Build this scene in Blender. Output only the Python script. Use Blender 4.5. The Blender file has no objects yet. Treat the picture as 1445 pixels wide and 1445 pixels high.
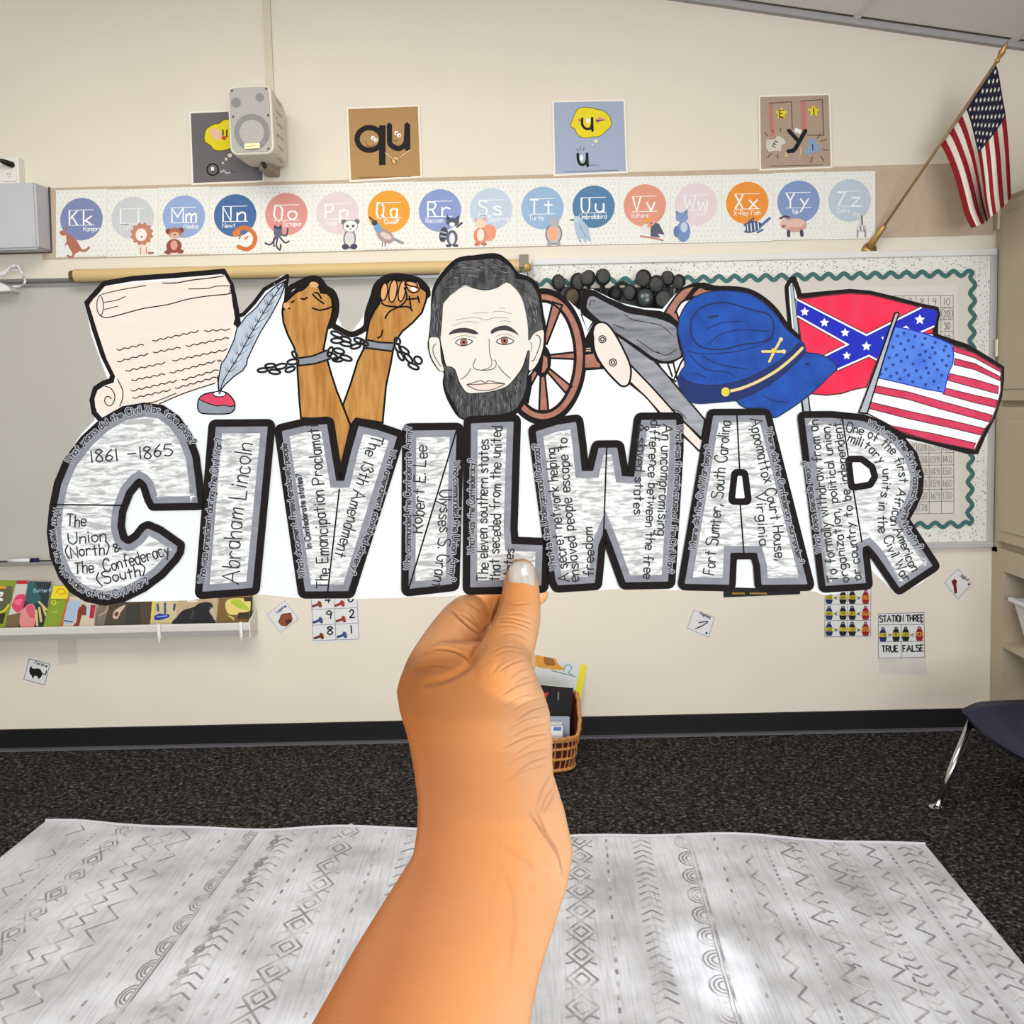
import bpy, bmesh, math, random
import numpy as np
from mathutils import Vector, Matrix
from mathutils.geometry import tessellate_polygon
from mathutils.bvhtree import BVHTree

scene = bpy.context.scene
C = scene.collection
rnd = random.Random(7)

# ------------------------------------------------------------------ camera
F = 1400.0            # focal length in pixels of the 1445 px frame
W = 1445.0
CX, CY = 737.4, 669.7
CAMZ = 1.38
PITCH, ROLL = math.radians(4.4), math.radians(1.27)
cam_rot = Matrix.Rotation(math.radians(90) - PITCH, 3, 'X') @ Matrix.Rotation(-ROLL, 3, 'Z')
CAM = Vector((0, 0, CAMZ))
cd = bpy.data.cameras.new('camera')
cd.sensor_width = 36; cd.lens = F / W * 36
cd.shift_x = (W / 2 - CX) / W
cd.shift_y = (CY - W / 2) / W
cd.clip_start = 0.02
cam = bpy.data.objects.new('camera', cd); C.objects.link(cam)
cam.matrix_world = Matrix.Translation(CAM) @ cam_rot.to_4x4()
scene.camera = cam

# ------------------------------------------------------------------ light and exposure
world = bpy.data.worlds.new('world'); scene.world = world
world.use_nodes = True
bg = world.node_tree.nodes['Background']
bg.inputs[0].default_value = (0.93, 0.97, 1.0, 1); bg.inputs[1].default_value = 1.25
def area(name, loc, target, sx, sy, power, col):
    l = bpy.data.lights.new(name, 'AREA'); l.shape = 'RECTANGLE'; l.size = sx; l.size_y = sy
    l.energy = power; l.color = col
    o = bpy.data.objects.new(name, l); C.objects.link(o); o.location = loc
    o.rotation_euler = (Vector(target) - Vector(loc)).to_track_quat('-Z', 'Y').to_euler()
    return o
area('ceiling_lamp', (-1.0, 2.0, 2.93), (-1.0, 2.2, 0), 1.2, 1.2, 44, (1.0, 0.93, 0.82))
area('ceiling_lamp', (0.5, 1.8, 2.85), (0.5, 2.0, 0), 1.2, 1.2, 30, (1.0, 0.95, 0.87))
area('window_daylight', (1.5, -4.6, 1.5), (0.0, 3.0, 1.3), 4.0, 2.0, 322, (0.91, 0.965, 1.0))
sp = bpy.data.lights.new('rug_spot', 'SPOT'); sp.energy = 900; sp.spot_size = math.radians(2.7); sp.spot_blend = 0.35
sp.shadow_soft_size = 0.02; sp.color = (0.95, 0.98, 1)
rug_spot = bpy.data.objects.new('rug_spot', sp); C.objects.link(rug_spot)  # unseen spot added to lay a bright patch on the rug
scene.view_settings.view_transform = 'Standard'
scene.view_settings.look = 'None'
scene.view_settings.gamma = 1.0
scene.view_settings.use_curve_mapping = False
scene.view_settings.exposure = 0.12

# ------------------------------------------------------------------ projection helpers
RIGHT, UP, FWD = cam_rot @ Vector((1, 0, 0)), cam_rot @ Vector((0, 1, 0)), cam_rot @ Vector((0, 0, -1))
def ray(px, py): return RIGHT * ((px - CX) / F) + UP * ((CY - py) / F) + FWD
def at_y(px, py, y): d = ray(px, py); return CAM + d * (y / d.y)
def at_z(px, py, z): d = ray(px, py); return CAM + d * ((z - CAMZ) / d.z)
def at_x(px, py, x): d = ray(px, py); return CAM + d * (x / d.x)
WY = 4.0
FLOOR = at_y(735, 1041, WY).z          # height of the floor under the back wall
sb = at_z(1003, 1370, FLOOR)
rug_spot.location = (1.5, -1.6, 2.5)
rug_spot.rotation_euler = (sb - rug_spot.location).to_track_quat('-Z', 'Y').to_euler()

# ------------------------------------------------------------------ materials
def lin(c): 
    c /= 255.0
    return c / 12.92 if c <= 0.04045 else ((c + 0.055) / 1.055) ** 2.4
def S(r, g, b, k=0.92): return (min(.95, lin(r) * k), min(.95, lin(g) * k), min(.95, lin(b) * k), 1)
_mats = {}
def mat(name, rgb, rough=0.7, var=0.0, scale=(40, 40, 40), rgb2=None, bump=0.0, metal=0.0, detail=4, contrast=(0.3, 0.7), spec=0.3, coat=0.0, k=0.92):
    if name in _mats: return _mats[name]
    m = bpy.data.materials.new(name); m.use_nodes = True; nt = m.node_tree
    b = nt.nodes['Principled BSDF']
    b.inputs['Roughness'].default_value = rough; b.inputs['Metallic'].default_value = metal
    b.inputs['Specular IOR Level'].default_value = spec
    b.inputs['Coat Weight'].default_value = coat
    tc = nt.nodes.new('ShaderNodeTexCoord'); mp = nt.nodes.new('ShaderNodeMapping'); mp.inputs['Scale'].default_value = scale
    nt.links.new(tc.outputs['Object'], mp.inputs[0])
    n = nt.nodes.new('ShaderNodeTexNoise'); n.inputs['Scale'].default_value = 1.0; n.inputs['Detail'].default_value = detail
    nt.links.new(mp.outputs[0], n.inputs['Vector'])
    r = nt.nodes.new('ShaderNodeValToRGB'); r.color_ramp.elements[0].position = contrast[0]; r.color_ramp.elements[1].position = contrast[1]
    c1 = S(*rgb, k)
    if rgb2 is None: c2 = tuple(min(.95, c * (1 - var)) for c in c1[:3]) + (1,)
    else: c2 = S(*rgb2, k)
    r.color_ramp.elements[0].color = c2; r.color_ramp.elements[1].color = c1
    nt.links.new(n.outputs[0], r.inputs[0]); nt.links.new(r.outputs[0], b.inputs['Base Color'])
    if bump:
        bm = nt.nodes.new('ShaderNodeBump'); bm.inputs['Strength'].default_value = bump; bm.inputs['Distance'].default_value = 0.002
        nt.links.new(n.outputs[0], bm.inputs['Height']); nt.links.new(bm.outputs[0], b.inputs['Normal'])
    _mats[name] = m; return m
def flat(r, g, b, k=0.92): return mat('print_%d_%d_%d_%d' % (r, g, b, int(k * 100)), (r, g, b), var=0.05, k=k)

# ------------------------------------------------------------------ object helpers
def tag(o, label=None, cat=None, group=None, kind=None):
    if label: o['label'] = label
    if cat: o['category'] = cat
    if group: o['group'] = group
    if kind: o['kind'] = kind
    return o
def empty(name, loc, **kw):
    o = bpy.data.objects.new(name, None); C.objects.link(o); o.location = loc; o.empty_display_size = 0.05
    return tag(o, **kw)
def mesh_obj(name, verts, faces, mats, parent=None, origin=None, idx=None, smooth=False, world=True):
    """verts in world coordinates; the origin goes to the parent's origin or to the middle of the mesh"""
    me = bpy.data.meshes.new(name)
    vs = [Vector(v) for v in verts]
    loc = Vector((0, 0, 0))
    if parent is not None:
        off = parent_world(parent) if world else Vector((0, 0, 0))
    else:
        if origin is None:
            lo = Vector([min(v[i] for v in vs) for i in range(3)]); hi = Vector([max(v[i] for v in vs) for i in range(3)])
            origin = (lo + hi) / 2
        off = Vector(origin); loc = off
    me.from_pydata([v - off for v in vs], [], faces)
    if not isinstance(mats, (list, tuple)): mats = [mats]
    for m in mats: me.materials.append(m)
    if idx is not None: me.polygons.foreach_set('material_index', idx)
    if smooth: me.polygons.foreach_set('use_smooth', [True] * len(me.polygons))
    me.update()
    o = bpy.data.objects.new(name, me); C.objects.link(o)
    o.location = loc
    if parent is not None: o.parent = parent
    return o
def parent_world(p):
    v = Vector(p.location)
    while p.parent: p = p.parent; v = v + Vector(p.location)
    return v
class MB:
    """collects solids in world coordinates for one mesh"""
    def __init__(s): s.v = []; s.f = []; s.i = []; s.m = []
    def mi(s, m):
        if m not in s.m: s.m.append(m)
        return s.m.index(m)
    def add(s, v, f, m):
        b = len(s.v); s.v += [Vector(x) for x in v]; k = s.mi(m)
        for q in f: s.f.append(tuple(b + j for j in q)); s.i.append(k)
        return s
    def box(s, lo, hi, m, taper=None):
        x0, y0, z0 = lo; x1, y1, z1 = hi
        return s.hexa([(x0, y0, z0), (x1, y0, z0), (x1, y1, z0), (x0, y1, z0), (x0, y0, z1), (x1, y0, z1), (x1, y1, z1), (x0, y1, z1)], m)
    def hexa(s, v, m): return s.add(v, [(0, 3, 2, 1), (4, 5, 6, 7), (0, 1, 5, 4), (1, 2, 6, 5), (2, 3, 7, 6), (3, 0, 4, 7)], m)
    def bbox(s, lo, hi, r, m, seg=2):
        bm = bmesh.new(); bmesh.ops.create_cube(bm, size=1)
        for v in bm.verts: v.co = Vector([lo[i] + (v.co[i] + .5) * (hi[i] - lo[i]) for i in range(3)])
        bmesh.ops.bevel(bm, geom=bm.edges[:], offset=r, segments=seg, affect='EDGES', profile=0.5)
        bm.verts.index_update()
        s.add([v.co.copy() for v in bm.verts], [[v.index for v in f.verts] for f in bm.faces], m); bm.free(); return s
    def tube(s, pts, r, m, n=10, caps=True):
        pts = [Vector(p) for p in pts]; rs = r if isinstance(r, (list, tuple)) else [r] * len(pts)
        vs = []; up = None
        for i, p in enumerate(pts):
            t = (pts[min(i + 1, len(pts) - 1)] - pts[max(i - 1, 0)]).normalized()
            if up is None:
                a = t.cross(Vector((0, 0, 1)));
                if a.length < .1: a = t.cross(Vector((1, 0, 0)))
                up = a.normalized()
            a = (up - t * up.dot(t)).normalized(); up = a; bb = t.cross(a)
            for k in range(n): an = 2 * math.pi * k / n; vs.append(p + (a * math.cos(an) + bb * math.sin(an)) * rs[i])
        fs = [(i * n + k, i * n + (k + 1) % n, (i + 1) * n + (k + 1) % n, (i + 1) * n + k) for i in range(len(pts) - 1) for k in range(n)]
        if caps: fs += [tuple(reversed(range(n))), tuple((len(pts) - 1) * n + k for k in range(n))]
        return s.add(vs, fs, m)
    def ball(s, c, r, m, sc=(1, 1, 1), n=12, rot=None):
        vs = []; fs = []; h = n // 2
        for i in range(h + 1):
            th = math.pi * i / h
            for k in range(n):
                ph = 2 * math.pi * k / n
                q = Vector((math.sin(th) * math.cos(ph) * sc[0], math.sin(th) * math.sin(ph) * sc[1], math.cos(th) * sc[2])) * r
                if rot: q = rot @ q
                vs.append(Vector(c) + q)
        for i in range(h):
            for k in range(n): fs.append((i * n + k, (i + 1) * n + k, (i + 1) * n + (k + 1) % n, i * n + (k + 1) % n))
        return s.add(vs, fs, m)
    def build(s, name, parent=None, origin=None, smooth=False, world=True, **kw):
        return tag(mesh_obj(name, s.v, s.f, s.m, parent, origin, s.i, smooth, world), **kw)

# ------------------------------------------------------------------ flat drawing on a surface
def crom(p, closed=False, n=6):
    p = [Vector((a[0], a[1])) for a in p]; L = len(p)
    if L < 3: return p
    out = []
    rng = range(L) if closed else range(L - 1)
    for i in rng:
        if closed: a, b, c, d = p[(i - 1) % L], p[i], p[(i + 1) % L], p[(i + 2) % L]
        else: a, b, c, d = p[max(i - 1, 0)], p[i], p[i + 1], p[min(i + 2, L - 1)]
        for k in range(n):
            t = k / n
            out.append(0.5 * ((2 * b) + (c - a) * t + (2 * a - 5 * b + 4 * c - d) * t * t + (3 * b - a - 3 * c + d) * t ** 3))
    if not closed: out.append(p[-1])
    return out
def sarea(p): return sum(p[i][0] * p[(i + 1) % len(p)][1] - p[(i + 1) % len(p)][0] * p[i][1] for i in range(len(p))) / 2
def inset(p, d):
    p = [Vector((a[0], a[1])) for a in p]; sg = 1 if sarea(p) > 0 else -1; out = []
    L = len(p)
    for i in range(L):
        a, b, c = p[i - 1], p[i], p[(i + 1) % L]
        e1 = (b - a).normalized(); e2 = (c - b).normalized()
        n1 = Vector((-e1.y, e1.x)) * sg; n2 = Vector((-e2.y, e2.x)) * sg
        m = n1 + n2
        if m.length < 1e-6: m = n1.copy()
        m.normalize(); k = max(0.4, m.dot(n1))
        out.append(b + m * (d / k))
    return out
def rounded(p, r, n=4):
    p = [Vector((a[0], a[1])) for a in p]; out = []; L = len(p)
    for i in range(L):
        a, b, c = p[i - 1], p[i], p[(i + 1) % L]
        d1 = (a - b); d2 = (c - b); l1, l2 = d1.length, d2.length
        if l1 < 1e-6 or l2 < 1e-6: continue
        ang = d1.angle(d2)
        if ang > math.radians(165): out.append(b); continue
        q = min(r / max(math.tan(ang / 2), .2), l1 * .48, l2 * .48)
        s, e = b + d1 / l1 * q, b + d2 / l2 * q
        for k in range(n + 1):
            t = k / n; out.append(s * (1 - t) ** 2 + b * 2 * t * (1 - t) + e * t * t)
    return out
def ell(cx, cy, rx, ry, rot=0, n=20, a0=0, a1=360):
    full = abs(a1 - a0) >= 360; cr, sr = math.cos(math.radians(rot)), math.sin(math.radians(rot)); o = []
    for k in range(n if full else n + 1):
        a = math.radians(a0 + (a1 - a0) * k / n); x, y = rx * math.cos(a), ry * math.sin(a)
        o.append((cx + x * cr - y * sr, cy + x * sr + y * cr))
    return o
def star(cx, cy, r, rot=-90, inner=.42):
    return [(cx + (r if k % 2 == 0 else r * inner) * math.cos(math.radians(rot + k * 36)), cy + (r if k % 2 == 0 else r * inner) * math.sin(math.radians(rot + k * 36))) for k in range(10)]

def _p(s): 
    y = {'z': -1, 'y': -2, 'x': -3, 'w': -4, 'A': 10, 'B': 11}
    return [(int(t[0]), y[t[1]] if t[1] in y else int(t[1])) for t in s.split()]
FONT = {k: [(_p(t.lstrip('!')), not t.startswith('!')) for t in v.split('|')] for k, v in {
 'A': '!00 4A 80|!24 64', 'B': '!00 0A|0A 4A 58 36 05|05 46 62 40 00', 'C': '68 5A 2A 07 03 20 50 62', 'D': '!00 0A|0A 49 65 41 00',
 'E': '!5A 0A 00 50|!05 45', 'F': '!5A 0A 00|!05 45', 'G': '68 4A 1A 07 03 20 50 64|!44 64', 'H': '!0A 00|!6A 60|!05 65', 'I': '!1A 10',
 'J': '4A 43 20 02', 'K': '!0A 00|!6A 04|!26 60', 'L': '!0A 00 50', 'M': '!00 0A 44 8A 80', 'N': '!00 0A 60 6A', 'O': '4A 1A 06 03 20 50 64 68 4A',
 'P': '!00 0A|0A 4A 68 45 05', 'Q': '4A 1A 06 03 20 50 64 68 4A|!42 70', 'R': '!00 0A|0A 4A 68 45 05|!35 60', 'S': '69 4A 1A 08 26 55 63 50 20 01',
 'T': '!0A 6A|!3A 30', 'U': '0A 03 20 40 63 6A', 'V': '!0A 30 6A', 'W': '!0A 20 47 60 8A', 'X': '!0A 60|!6A 00', 'Y': '!0A 35 6A|!35 30', 'Z': '!0A 6A 00 60',
 'a': '45 26 05 02 10 30 43|!46 40', 'b': '!0A 00|04 26 45 43 30 10 02', 'c': '45 26 05 02 10 30 41', 'd': '45 26 05 02 10 30 43|!4A 40',
 'e': '03 43 45 26 05 02 10 30 41', 'f': '49 3A 28 20|!05 45', 'g': '45 26 05 02 11 31 43|46 4z 2x 0y', 'h': '!0A 00|04 26 45 40', 'i': '!16 10|!18 19',
 'j': '26 2z 0x|!28 29', 'k': '!0A 00|!46 02|!13 40', 'l': '!0A 00', 'm': '!06 00|04 26 35 30|34 56 65 60', 'n': '!06 00|04 26 45 40', 'o': '26 05 02 20 42 45 26',
 'p': '!06 0x|04 26 45 43 30 10 02', 'q': '45 26 05 02 10 30 43|!46 4x 5y', 'r': '!06 00|04 26 45', 's': '45 26 05 14 33 41 20 01', 't': '!29 20|!06 46',
 'u': '06 02 20 42 46|!46 40', 'v': '!06 20 46', 'w': '!06 10 35 50 66', 'x': '!06 40|!46 00', 'y': '!06 22|!46 0x', 'z': '!06 46 00 40',
 '0': '2A 07 03 20 43 47 2A', '1': '!10 1A', '2': '07 2A 48 34 00|!00 50', '3': '08 2A 48 26|26 53 30 01', '4': '!3A 03 53|!38 30', '5': '!5A 1A 06|06 36 53 30 01',
 '6': '4A 16 02 20 43 25 03', '7': '!0A 5A 20', '8': '26 08 2A 48 26 02 20 42 26', '9': '48 2A 07 25 47 48|!48 30',
 '(': '3B 06 3z', ')': '0B 36 0z', ',': '!11 0y', '.': '!00 01', '?': '08 2A 48 35 23|!20 21', '-': '!04 54', '&': '60 17 2A 47 02 20 53', '<': '!56 03 50', '>': '!06 53 00', "'": '!0A 08'}.items()}
def adv(ch, gap=1.9): return 4.2 if ch == ' ' else max(x for st, _ in FONT[ch] for x, y in st) + gap

class Art:
    """flat shapes painted one over the other on a surface; mapf(x, y, h) gives the point h metres off the surface"""
    def __init__(s, mapf, h0=0.0, step=5e-6): s.mapf = mapf; s.h = h0; s.step = step; s.thin = 1.0; s.v = []; s.f = []; s.i = []; s.m = []
    def mi(s, m):
        if m not in s.m: s.m.append(m)
        return s.m.index(m)
    def fill(s, pts, m, smooth=False, holes=None, n=5):
        if smooth: pts = crom(pts, True, n)
        s.h += s.step; b = len(s.v); k = s.mi(m)
        polys = [[Vector((p[0], p[1], 0)) for p in pts]] + [[Vector((p[0], p[1], 0)) for p in h] for h in (holes or [])]
        tris = tessellate_polygon(polys); allp = [q for pl in polys for q in pl]
        s.v += [s.mapf(q.x, q.y, s.h) for q in allp]
        for t in tris:
            a, bb, c = (allp[j] for j in t)
            ar = (bb.x - a.x) * (c.y - a.y) - (c.x - a.x) * (bb.y - a.y)
            if abs(ar) < 1e-9: continue
            s.f.append((b + t[0], b + t[2], b + t[1]) if ar > 0 else (b + t[0], b + t[1], b + t[2])); s.i.append(k)
        return s
    def line(s, pts, w, m, smooth=True, closed=False, n=5, up=True, taper=False):
        pts = crom(pts, closed, n) if smooth else [Vector((p[0], p[1])) for p in pts]
        q = [pts[0]]
        for p in pts[1:]:
            if (p - q[-1]).length > 1e-4: q.append(p)
        if closed and (q[0] - q[-1]).length < 1e-4: q.pop()
        pts = q
        if len(pts) < 2: return s
        if up: s.h += s.step
        if w < 2.3: w *= s.thin
        L = len(pts); b = len(s.v); k = s.mi(m); hw = w / 2; lf = []; rt = []
        for i in range(L):
            if closed: a, c = pts[i - 1], pts[(i + 1) % L]
            else: a, c = pts[max(i - 1, 0)], pts[min(i + 1, L - 1)]
            e1 = (pts[i] - a) if (pts[i] - a).length > 0 else (c - pts[i]); e2 = (c - pts[i]) if (c - pts[i]).length > 0 else e1
            e1 = e1.normalized(); e2 = e2.normalized(); n1 = Vector((-e1.y, e1.x)); n2 = Vector((-e2.y, e2.x)); mm = n1 + n2
            if mm.length < .1: mm = n1
            mm.normalize(); d = hw / max(.45, mm.dot(n1))
            if taper and not closed: d *= max(.15, 1 - i / (L - 1))
            lf.append(pts[i] + mm * d); rt.append(pts[i] - mm * d)
        ring = []
        if not closed:   # round caps
            e = (pts[-1] - pts[-2]).normalized(); c1 = [pts[-1] + e * hw * .9 * (0.15 if taper else 1)]
            e = (pts[0] - pts[1]).normalized(); c0 = [pts[0] + e * hw * .9]
        allp = lf + rt + ([] if closed else c1 + c0)
        s.v += [s.mapf(p.x, p.y, s.h) for p in allp]
        def face(*ix):
            ar = 0; P = [allp[j] for j in ix]
            for j in range(len(P)): ar += P[j].x * P[(j + 1) % len(P)].y - P[(j + 1) % len(P)].x * P[j].y
            s.f.append(tuple(b + j for j in (reversed(ix) if ar > 0 else ix))); s.i.append(k)
        for i in range(L if closed else L - 1):
            j = (i + 1) % L; face(i, j, L + j, L + i)
        if not closed: face(L - 1, 2 * L, 2 * L - 1); face(0, L, 2 * L + 1)
        return s
    def text(s, txt, path, size, w, m, halo=None, hw=0, jit=0.0, curve=True, natural=False):
        """writes along the path, tops to the left of the way it runs (y down), stretched to fill it"""
        path = crom(path, n=8) if curve and len(path) > 2 else [Vector((p[0], p[1])) for p in path]
        cum = [0]
        for i in range(1, len(path)): cum.append(cum[-1] + (path[i] - path[i - 1]).length)
        tot = sum(adv(c) for c in txt) - 1.9; sx = cum[-1] / tot; sy = size / 10
        if natural: sx = sy
        def at(d):
            d = max(-20, d); i = 1
            while i < len(path) - 1 and cum[i] < d: i += 1
            e = (path[i] - path[i - 1]).normalized(); return path[i - 1] + e * (d - cum[i - 1]), e
        strokes = []; x = 0
        for ch in txt:
            if ch != ' ':
                wd = adv(ch) - 1.9; mid, e = at((x + wd / 2) * sx); jy = rnd.uniform(-1, 1) * jit; sl = rnd.uniform(-1, 1) * jit * .08; js = 1 + rnd.uniform(-1, 1) * jit * .08
                ca, sa = math.cos(sl), math.sin(sl); e = Vector((e.x * ca - e.y * sa, e.x * sa + e.y * ca)); nn = Vector((e.y, -e.x))
                xx = [a for st, _ in FONT[ch] for a, _b in st]; mx_ = (min(xx) + max(xx)) / 2
                for st, sm in FONT[ch]:
                    pp = [mid + e * ((a - mx_) * sx) + nn * ((bb * js + jy) * sy) for a, bb in st]
                    strokes.append(crom(pp, n=4) if sm else pp)
            x += adv(ch)
        h = s.h
        for mm, ww in ([(halo, hw)] if halo else []) + [(m, w)]:
            for i, st in enumerate(strokes):
                s.h = h + s.step * (i % 7); s.line(st, ww, mm, smooth=False, up=False)
            h += s.step * 7
        s.h = h
        return s
    def build(s, name, parent=None, origin=None, world=True, **kw):
        return tag(mesh_obj(name, s.v, s.f, s.m, parent, origin, s.i, world=world), **kw)

def on_wall(base=0.0):
    return lambda x, y, h: at_y(x, y, WY - base - h)
def slab(art_pts, y0, th, m, name, parent=None, **kw):
    """a thin sheet on the wall: outline in frame pixels, front at y0 - th"""
    n = len(art_pts); fr = [at_y(p[0], p[1], y0 - th) for p in art_pts]; bk = [Vector((v.x, y0, v.z)) for v in fr]
    f = [tuple(range(n)), tuple(reversed(range(n, 2 * n)))] + [(i, i + n, (i + 1) % n + n, (i + 1) % n) for i in range(n)]
    return tag(mesh_obj(name, fr + bk, f, m, parent), **kw)
# ================================================================== the setting
wallm = mat('wall_paint', (229, 220, 205), rough=.85, var=.035, scale=(3, 3, 3), bump=.0)
bandm = mat('tan_band', (193, 174, 154), rough=.9, var=.08, scale=(30, 30, 30))
def carpet():
    m = bpy.data.materials.new('charcoal_carpet'); m.use_nodes = True; nt = m.node_tree; b = nt.nodes['Principled BSDF']
    b.inputs['Roughness'].default_value = 1; b.inputs['Specular IOR Level'].default_value = 0.05
    tc = nt.nodes.new('ShaderNodeTexCoord'); n = nt.nodes.new('ShaderNodeTexNoise'); n.inputs['Scale'].default_value = 72; n.inputs['Detail'].default_value = 6
    n.inputs['Roughness'].default_value = .8
    nt.links.new(tc.outputs['Object'], n.inputs['Vector'])
    r = nt.nodes.new('ShaderNodeValToRGB'); e = r.color_ramp.elements
    e[0].position = .42; e[0].color = S(18, 17, 19); e[1].position = .68; e[1].color = S(150, 146, 142)
    x = e.new(.55); x.color = S(58, 56, 56)
    nt.links.new(n.outputs[0], r.inputs[0]); nt.links.new(r.outputs[0], b.inputs['Base Color'])
    bp = nt.nodes.new('ShaderNodeBump'); bp.inputs['Distance'].default_value = .006; bp.inputs['Strength'].default_value = .8
    nt.links.new(n.outputs[0], bp.inputs['Height']); nt.links.new(bp.outputs[0], b.inputs['Normal'])
    return m
XR, XL, YB = at_y(1402, 600, WY).x, -3.6, -2.2
# sloped ceiling line on the back wall
c0, c1 = at_y(970, 0, WY), at_y(1445, 68, WY)
slope = (c1.z - c0.z) / (c1.x - c0.x)
zc = lambda x: c0.z + slope * (x - c0.x)
RIDGE = -1.2
zt = lambda x: zc(x) if x >= RIDGE else zc(RIDGE) - slope * -1 * (RIDGE - x)
MB().hexa([(XL, YB - 2, FLOOR - .05), (XR + .6, YB - 2, FLOOR - .05), (XR + .6, WY + .1, FLOOR - .05), (XL, WY + .1, FLOOR - .05),
           (XL, YB - 2, FLOOR), (XR + .6, YB - 2, FLOOR), (XR + .6, WY + .1, FLOOR), (XL, WY + .1, FLOOR)], carpet()).build('floor', kind='structure')
def prism_wall(xs, zs, y0, y1, m):
    n = len(xs); v = [(x, y0, z) for x, z in zip(xs, zs)] + [(x, y1, z) for x, z in zip(xs, zs)]
    return v, [tuple(range(n)), tuple(reversed(range(n, 2 * n)))] + [(i, i + n, (i + 1) % n + n, (i + 1) % n) for i in range(n)]
v, f = prism_wall([XL, XR + .6, XR + .6, RIDGE, XL], [FLOOR, FLOOR, zt(XR + .6) + .04, zt(RIDGE) + .04, zt(XL) + .04], WY, WY + .1, wallm)
MB().add(v, f, wallm).build('wall_back', kind='structure')
MB().box((XL - .1, YB - 2, FLOOR), (XL, WY, zt(XL) + .04), wallm).build('wall_left', kind='structure')
# tan tack band behind the alphabet cards
band = [(60, 265.5), (1402, 229), (1402, 331), (60, 366)]
slab(band, WY, .004, bandm, 'trim_1', kind='structure')
basem = mat('black_baseboard', (14, 13, 16), rough=.6, var=.2)
pb = at_y(735, 1013, WY).z
MB().box((XL, WY - .012, FLOOR), (XR, WY, pb), basem).build('baseboard_back', kind='structure')
MB().box((XL, WY - .035, FLOOR), (XR, WY - .012, FLOOR + .008), mat('strip_metal', (95, 95, 100), rough=.5)).build('trim_2', kind='structure')
# ceiling: lay-in panels between metal bars
tile = mat('acoustic_tile', (240, 238, 240), rough=.95, var=.2, scale=(260, 260, 260), contrast=(.3, .5), bump=.3)
barm = mat('ceiling_bar', (225, 223, 226), rough=.6, var=.1)
cb = MB()
for a, b_ in ((RIDGE, XR + .6), (XL, RIDGE)):
    cb.hexa([(a, YB - 2, zt(a) + .03), (b_, YB - 2, zt(b_) + .03), (b_, WY, zt(b_) + .03), (a, WY, zt(a) + .03),
             (a, YB - 2, zt(a) + .08), (b_, YB - 2, zt(b_) + .08), (b_, WY, zt(b_) + .08), (a, WY, zt(a) + .08)], barm)
ceil = cb.build('ceiling', kind='structure')
def sl(x, y, z0, z1):  # point on the slope
    return zt(x) + z0
x_seam = at_y(1208, 31, WY).x; dx = .612
k0 = int((RIDGE - x_seam) / dx); xs = [x_seam + dx * k for k in range(k0, int((XR + .6 - x_seam) / dx) + 1)]
for i, xa in enumerate(xs):
    for j in range(6):
        ya = WY - .03 - 1.21 * (j + 1); xb = min(xa + dx - .022, XR + .58)
        if xa < RIDGE or xb - xa < .1: continue
        vv = [(xx, yy, zt(xx) + zz) for zz in (.012, .03) for xx, yy in ((xa, ya), (xb, ya), (xb, ya + 1.19), (xa, ya + 1.19))]
        MB().hexa(vv, tile).build('ceiling_tile', parent=ceil)
for i, xa in enumerate(xs):
    if xa - .02 < RIDGE: continue
    vv = [(xx, yy, zt(xx) + zz) for zz in (.004, .03) for xx, yy in ((xa - .022, YB - 2), (xa, YB - 2), (xa, WY - .02), (xa - .022, WY - .02))]
    MB().hexa(vv, barm).build('ceiling_bar', parent=ceil)
vv = [(xx, yy, zt(xx) + zz) for zz in (-.012, .012) for xx, yy in ((RIDGE, WY - .03), (XR + .5, WY - .03), (XR + .5, WY), (RIDGE, WY))]
MB().hexa(vv, mat('wall_angle', (168, 165, 168), rough=.6)).build('trim_3', kind='structure')

# right wall: built-in cabinet standing against it
cabm = mat('cabinet_paint', (190, 175, 154), rough=.7, var=.05, scale=(4, 4, 4))
cabd = mat('cabinet_inside', (150, 136, 112), rough=.8, var=.08)
MB().box((XR + .5, YB - 2, FLOOR), (XR + .6, WY, zt(XR + .6)), wallm).build('wall_right', kind='structure')
cab = empty('storage_cabinet', (XR, WY - 1, FLOOR), label='tall beige built-in cabinet with upper doors and open lower shelves at right edge', cat='cabinet')
def zr(px, py): return at_x(px, py, XR).z
ztop = at_x(1412, 278, XR).z
z569, z782, z810 = zr(1445, 570), zr(1445, 784), zr(1430, 815)
D0 = 2.4
cabbody = MB()
cabbody.box((XR + .02, D0, FLOOR), (XR + .5, WY, FLOOR + .03), cabm)
cabbody.box((XR + .02, D0, z782 - .02), (XR + .5, WY, ztop), cabm)
cabbody.box((XR, WY - .10, FLOOR), (XR + .5, WY, z782), cabm)
cabbody.box((XR, D0, z810 + .01), (XR + .02, WY - .10, z782), cabm)
cabbody.box((XR + .48, D0, FLOOR), (XR + .5, WY - .1, z782), cabd)
cabbody.box((XR, D0, FLOOR), (XR + .5, D0 + .03, z782), cabm)
cabbody.box((XR, WY - .045, z782 - .02), (XR + .02, WY, ztop), cabm)
cabbody.build('body', parent=cab)
shz = zr(1425, 912)
MB().box((XR + .0, D0 + .03, shz - .02), (XR + .48, WY - .1, shz), cabm).build('shelf', parent=cab)
MB().box((XR + .0, D0 + .03, FLOOR + .1), (XR + .48, WY - .1, FLOOR + .12), cabm).build('shelf', parent=cab)
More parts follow.
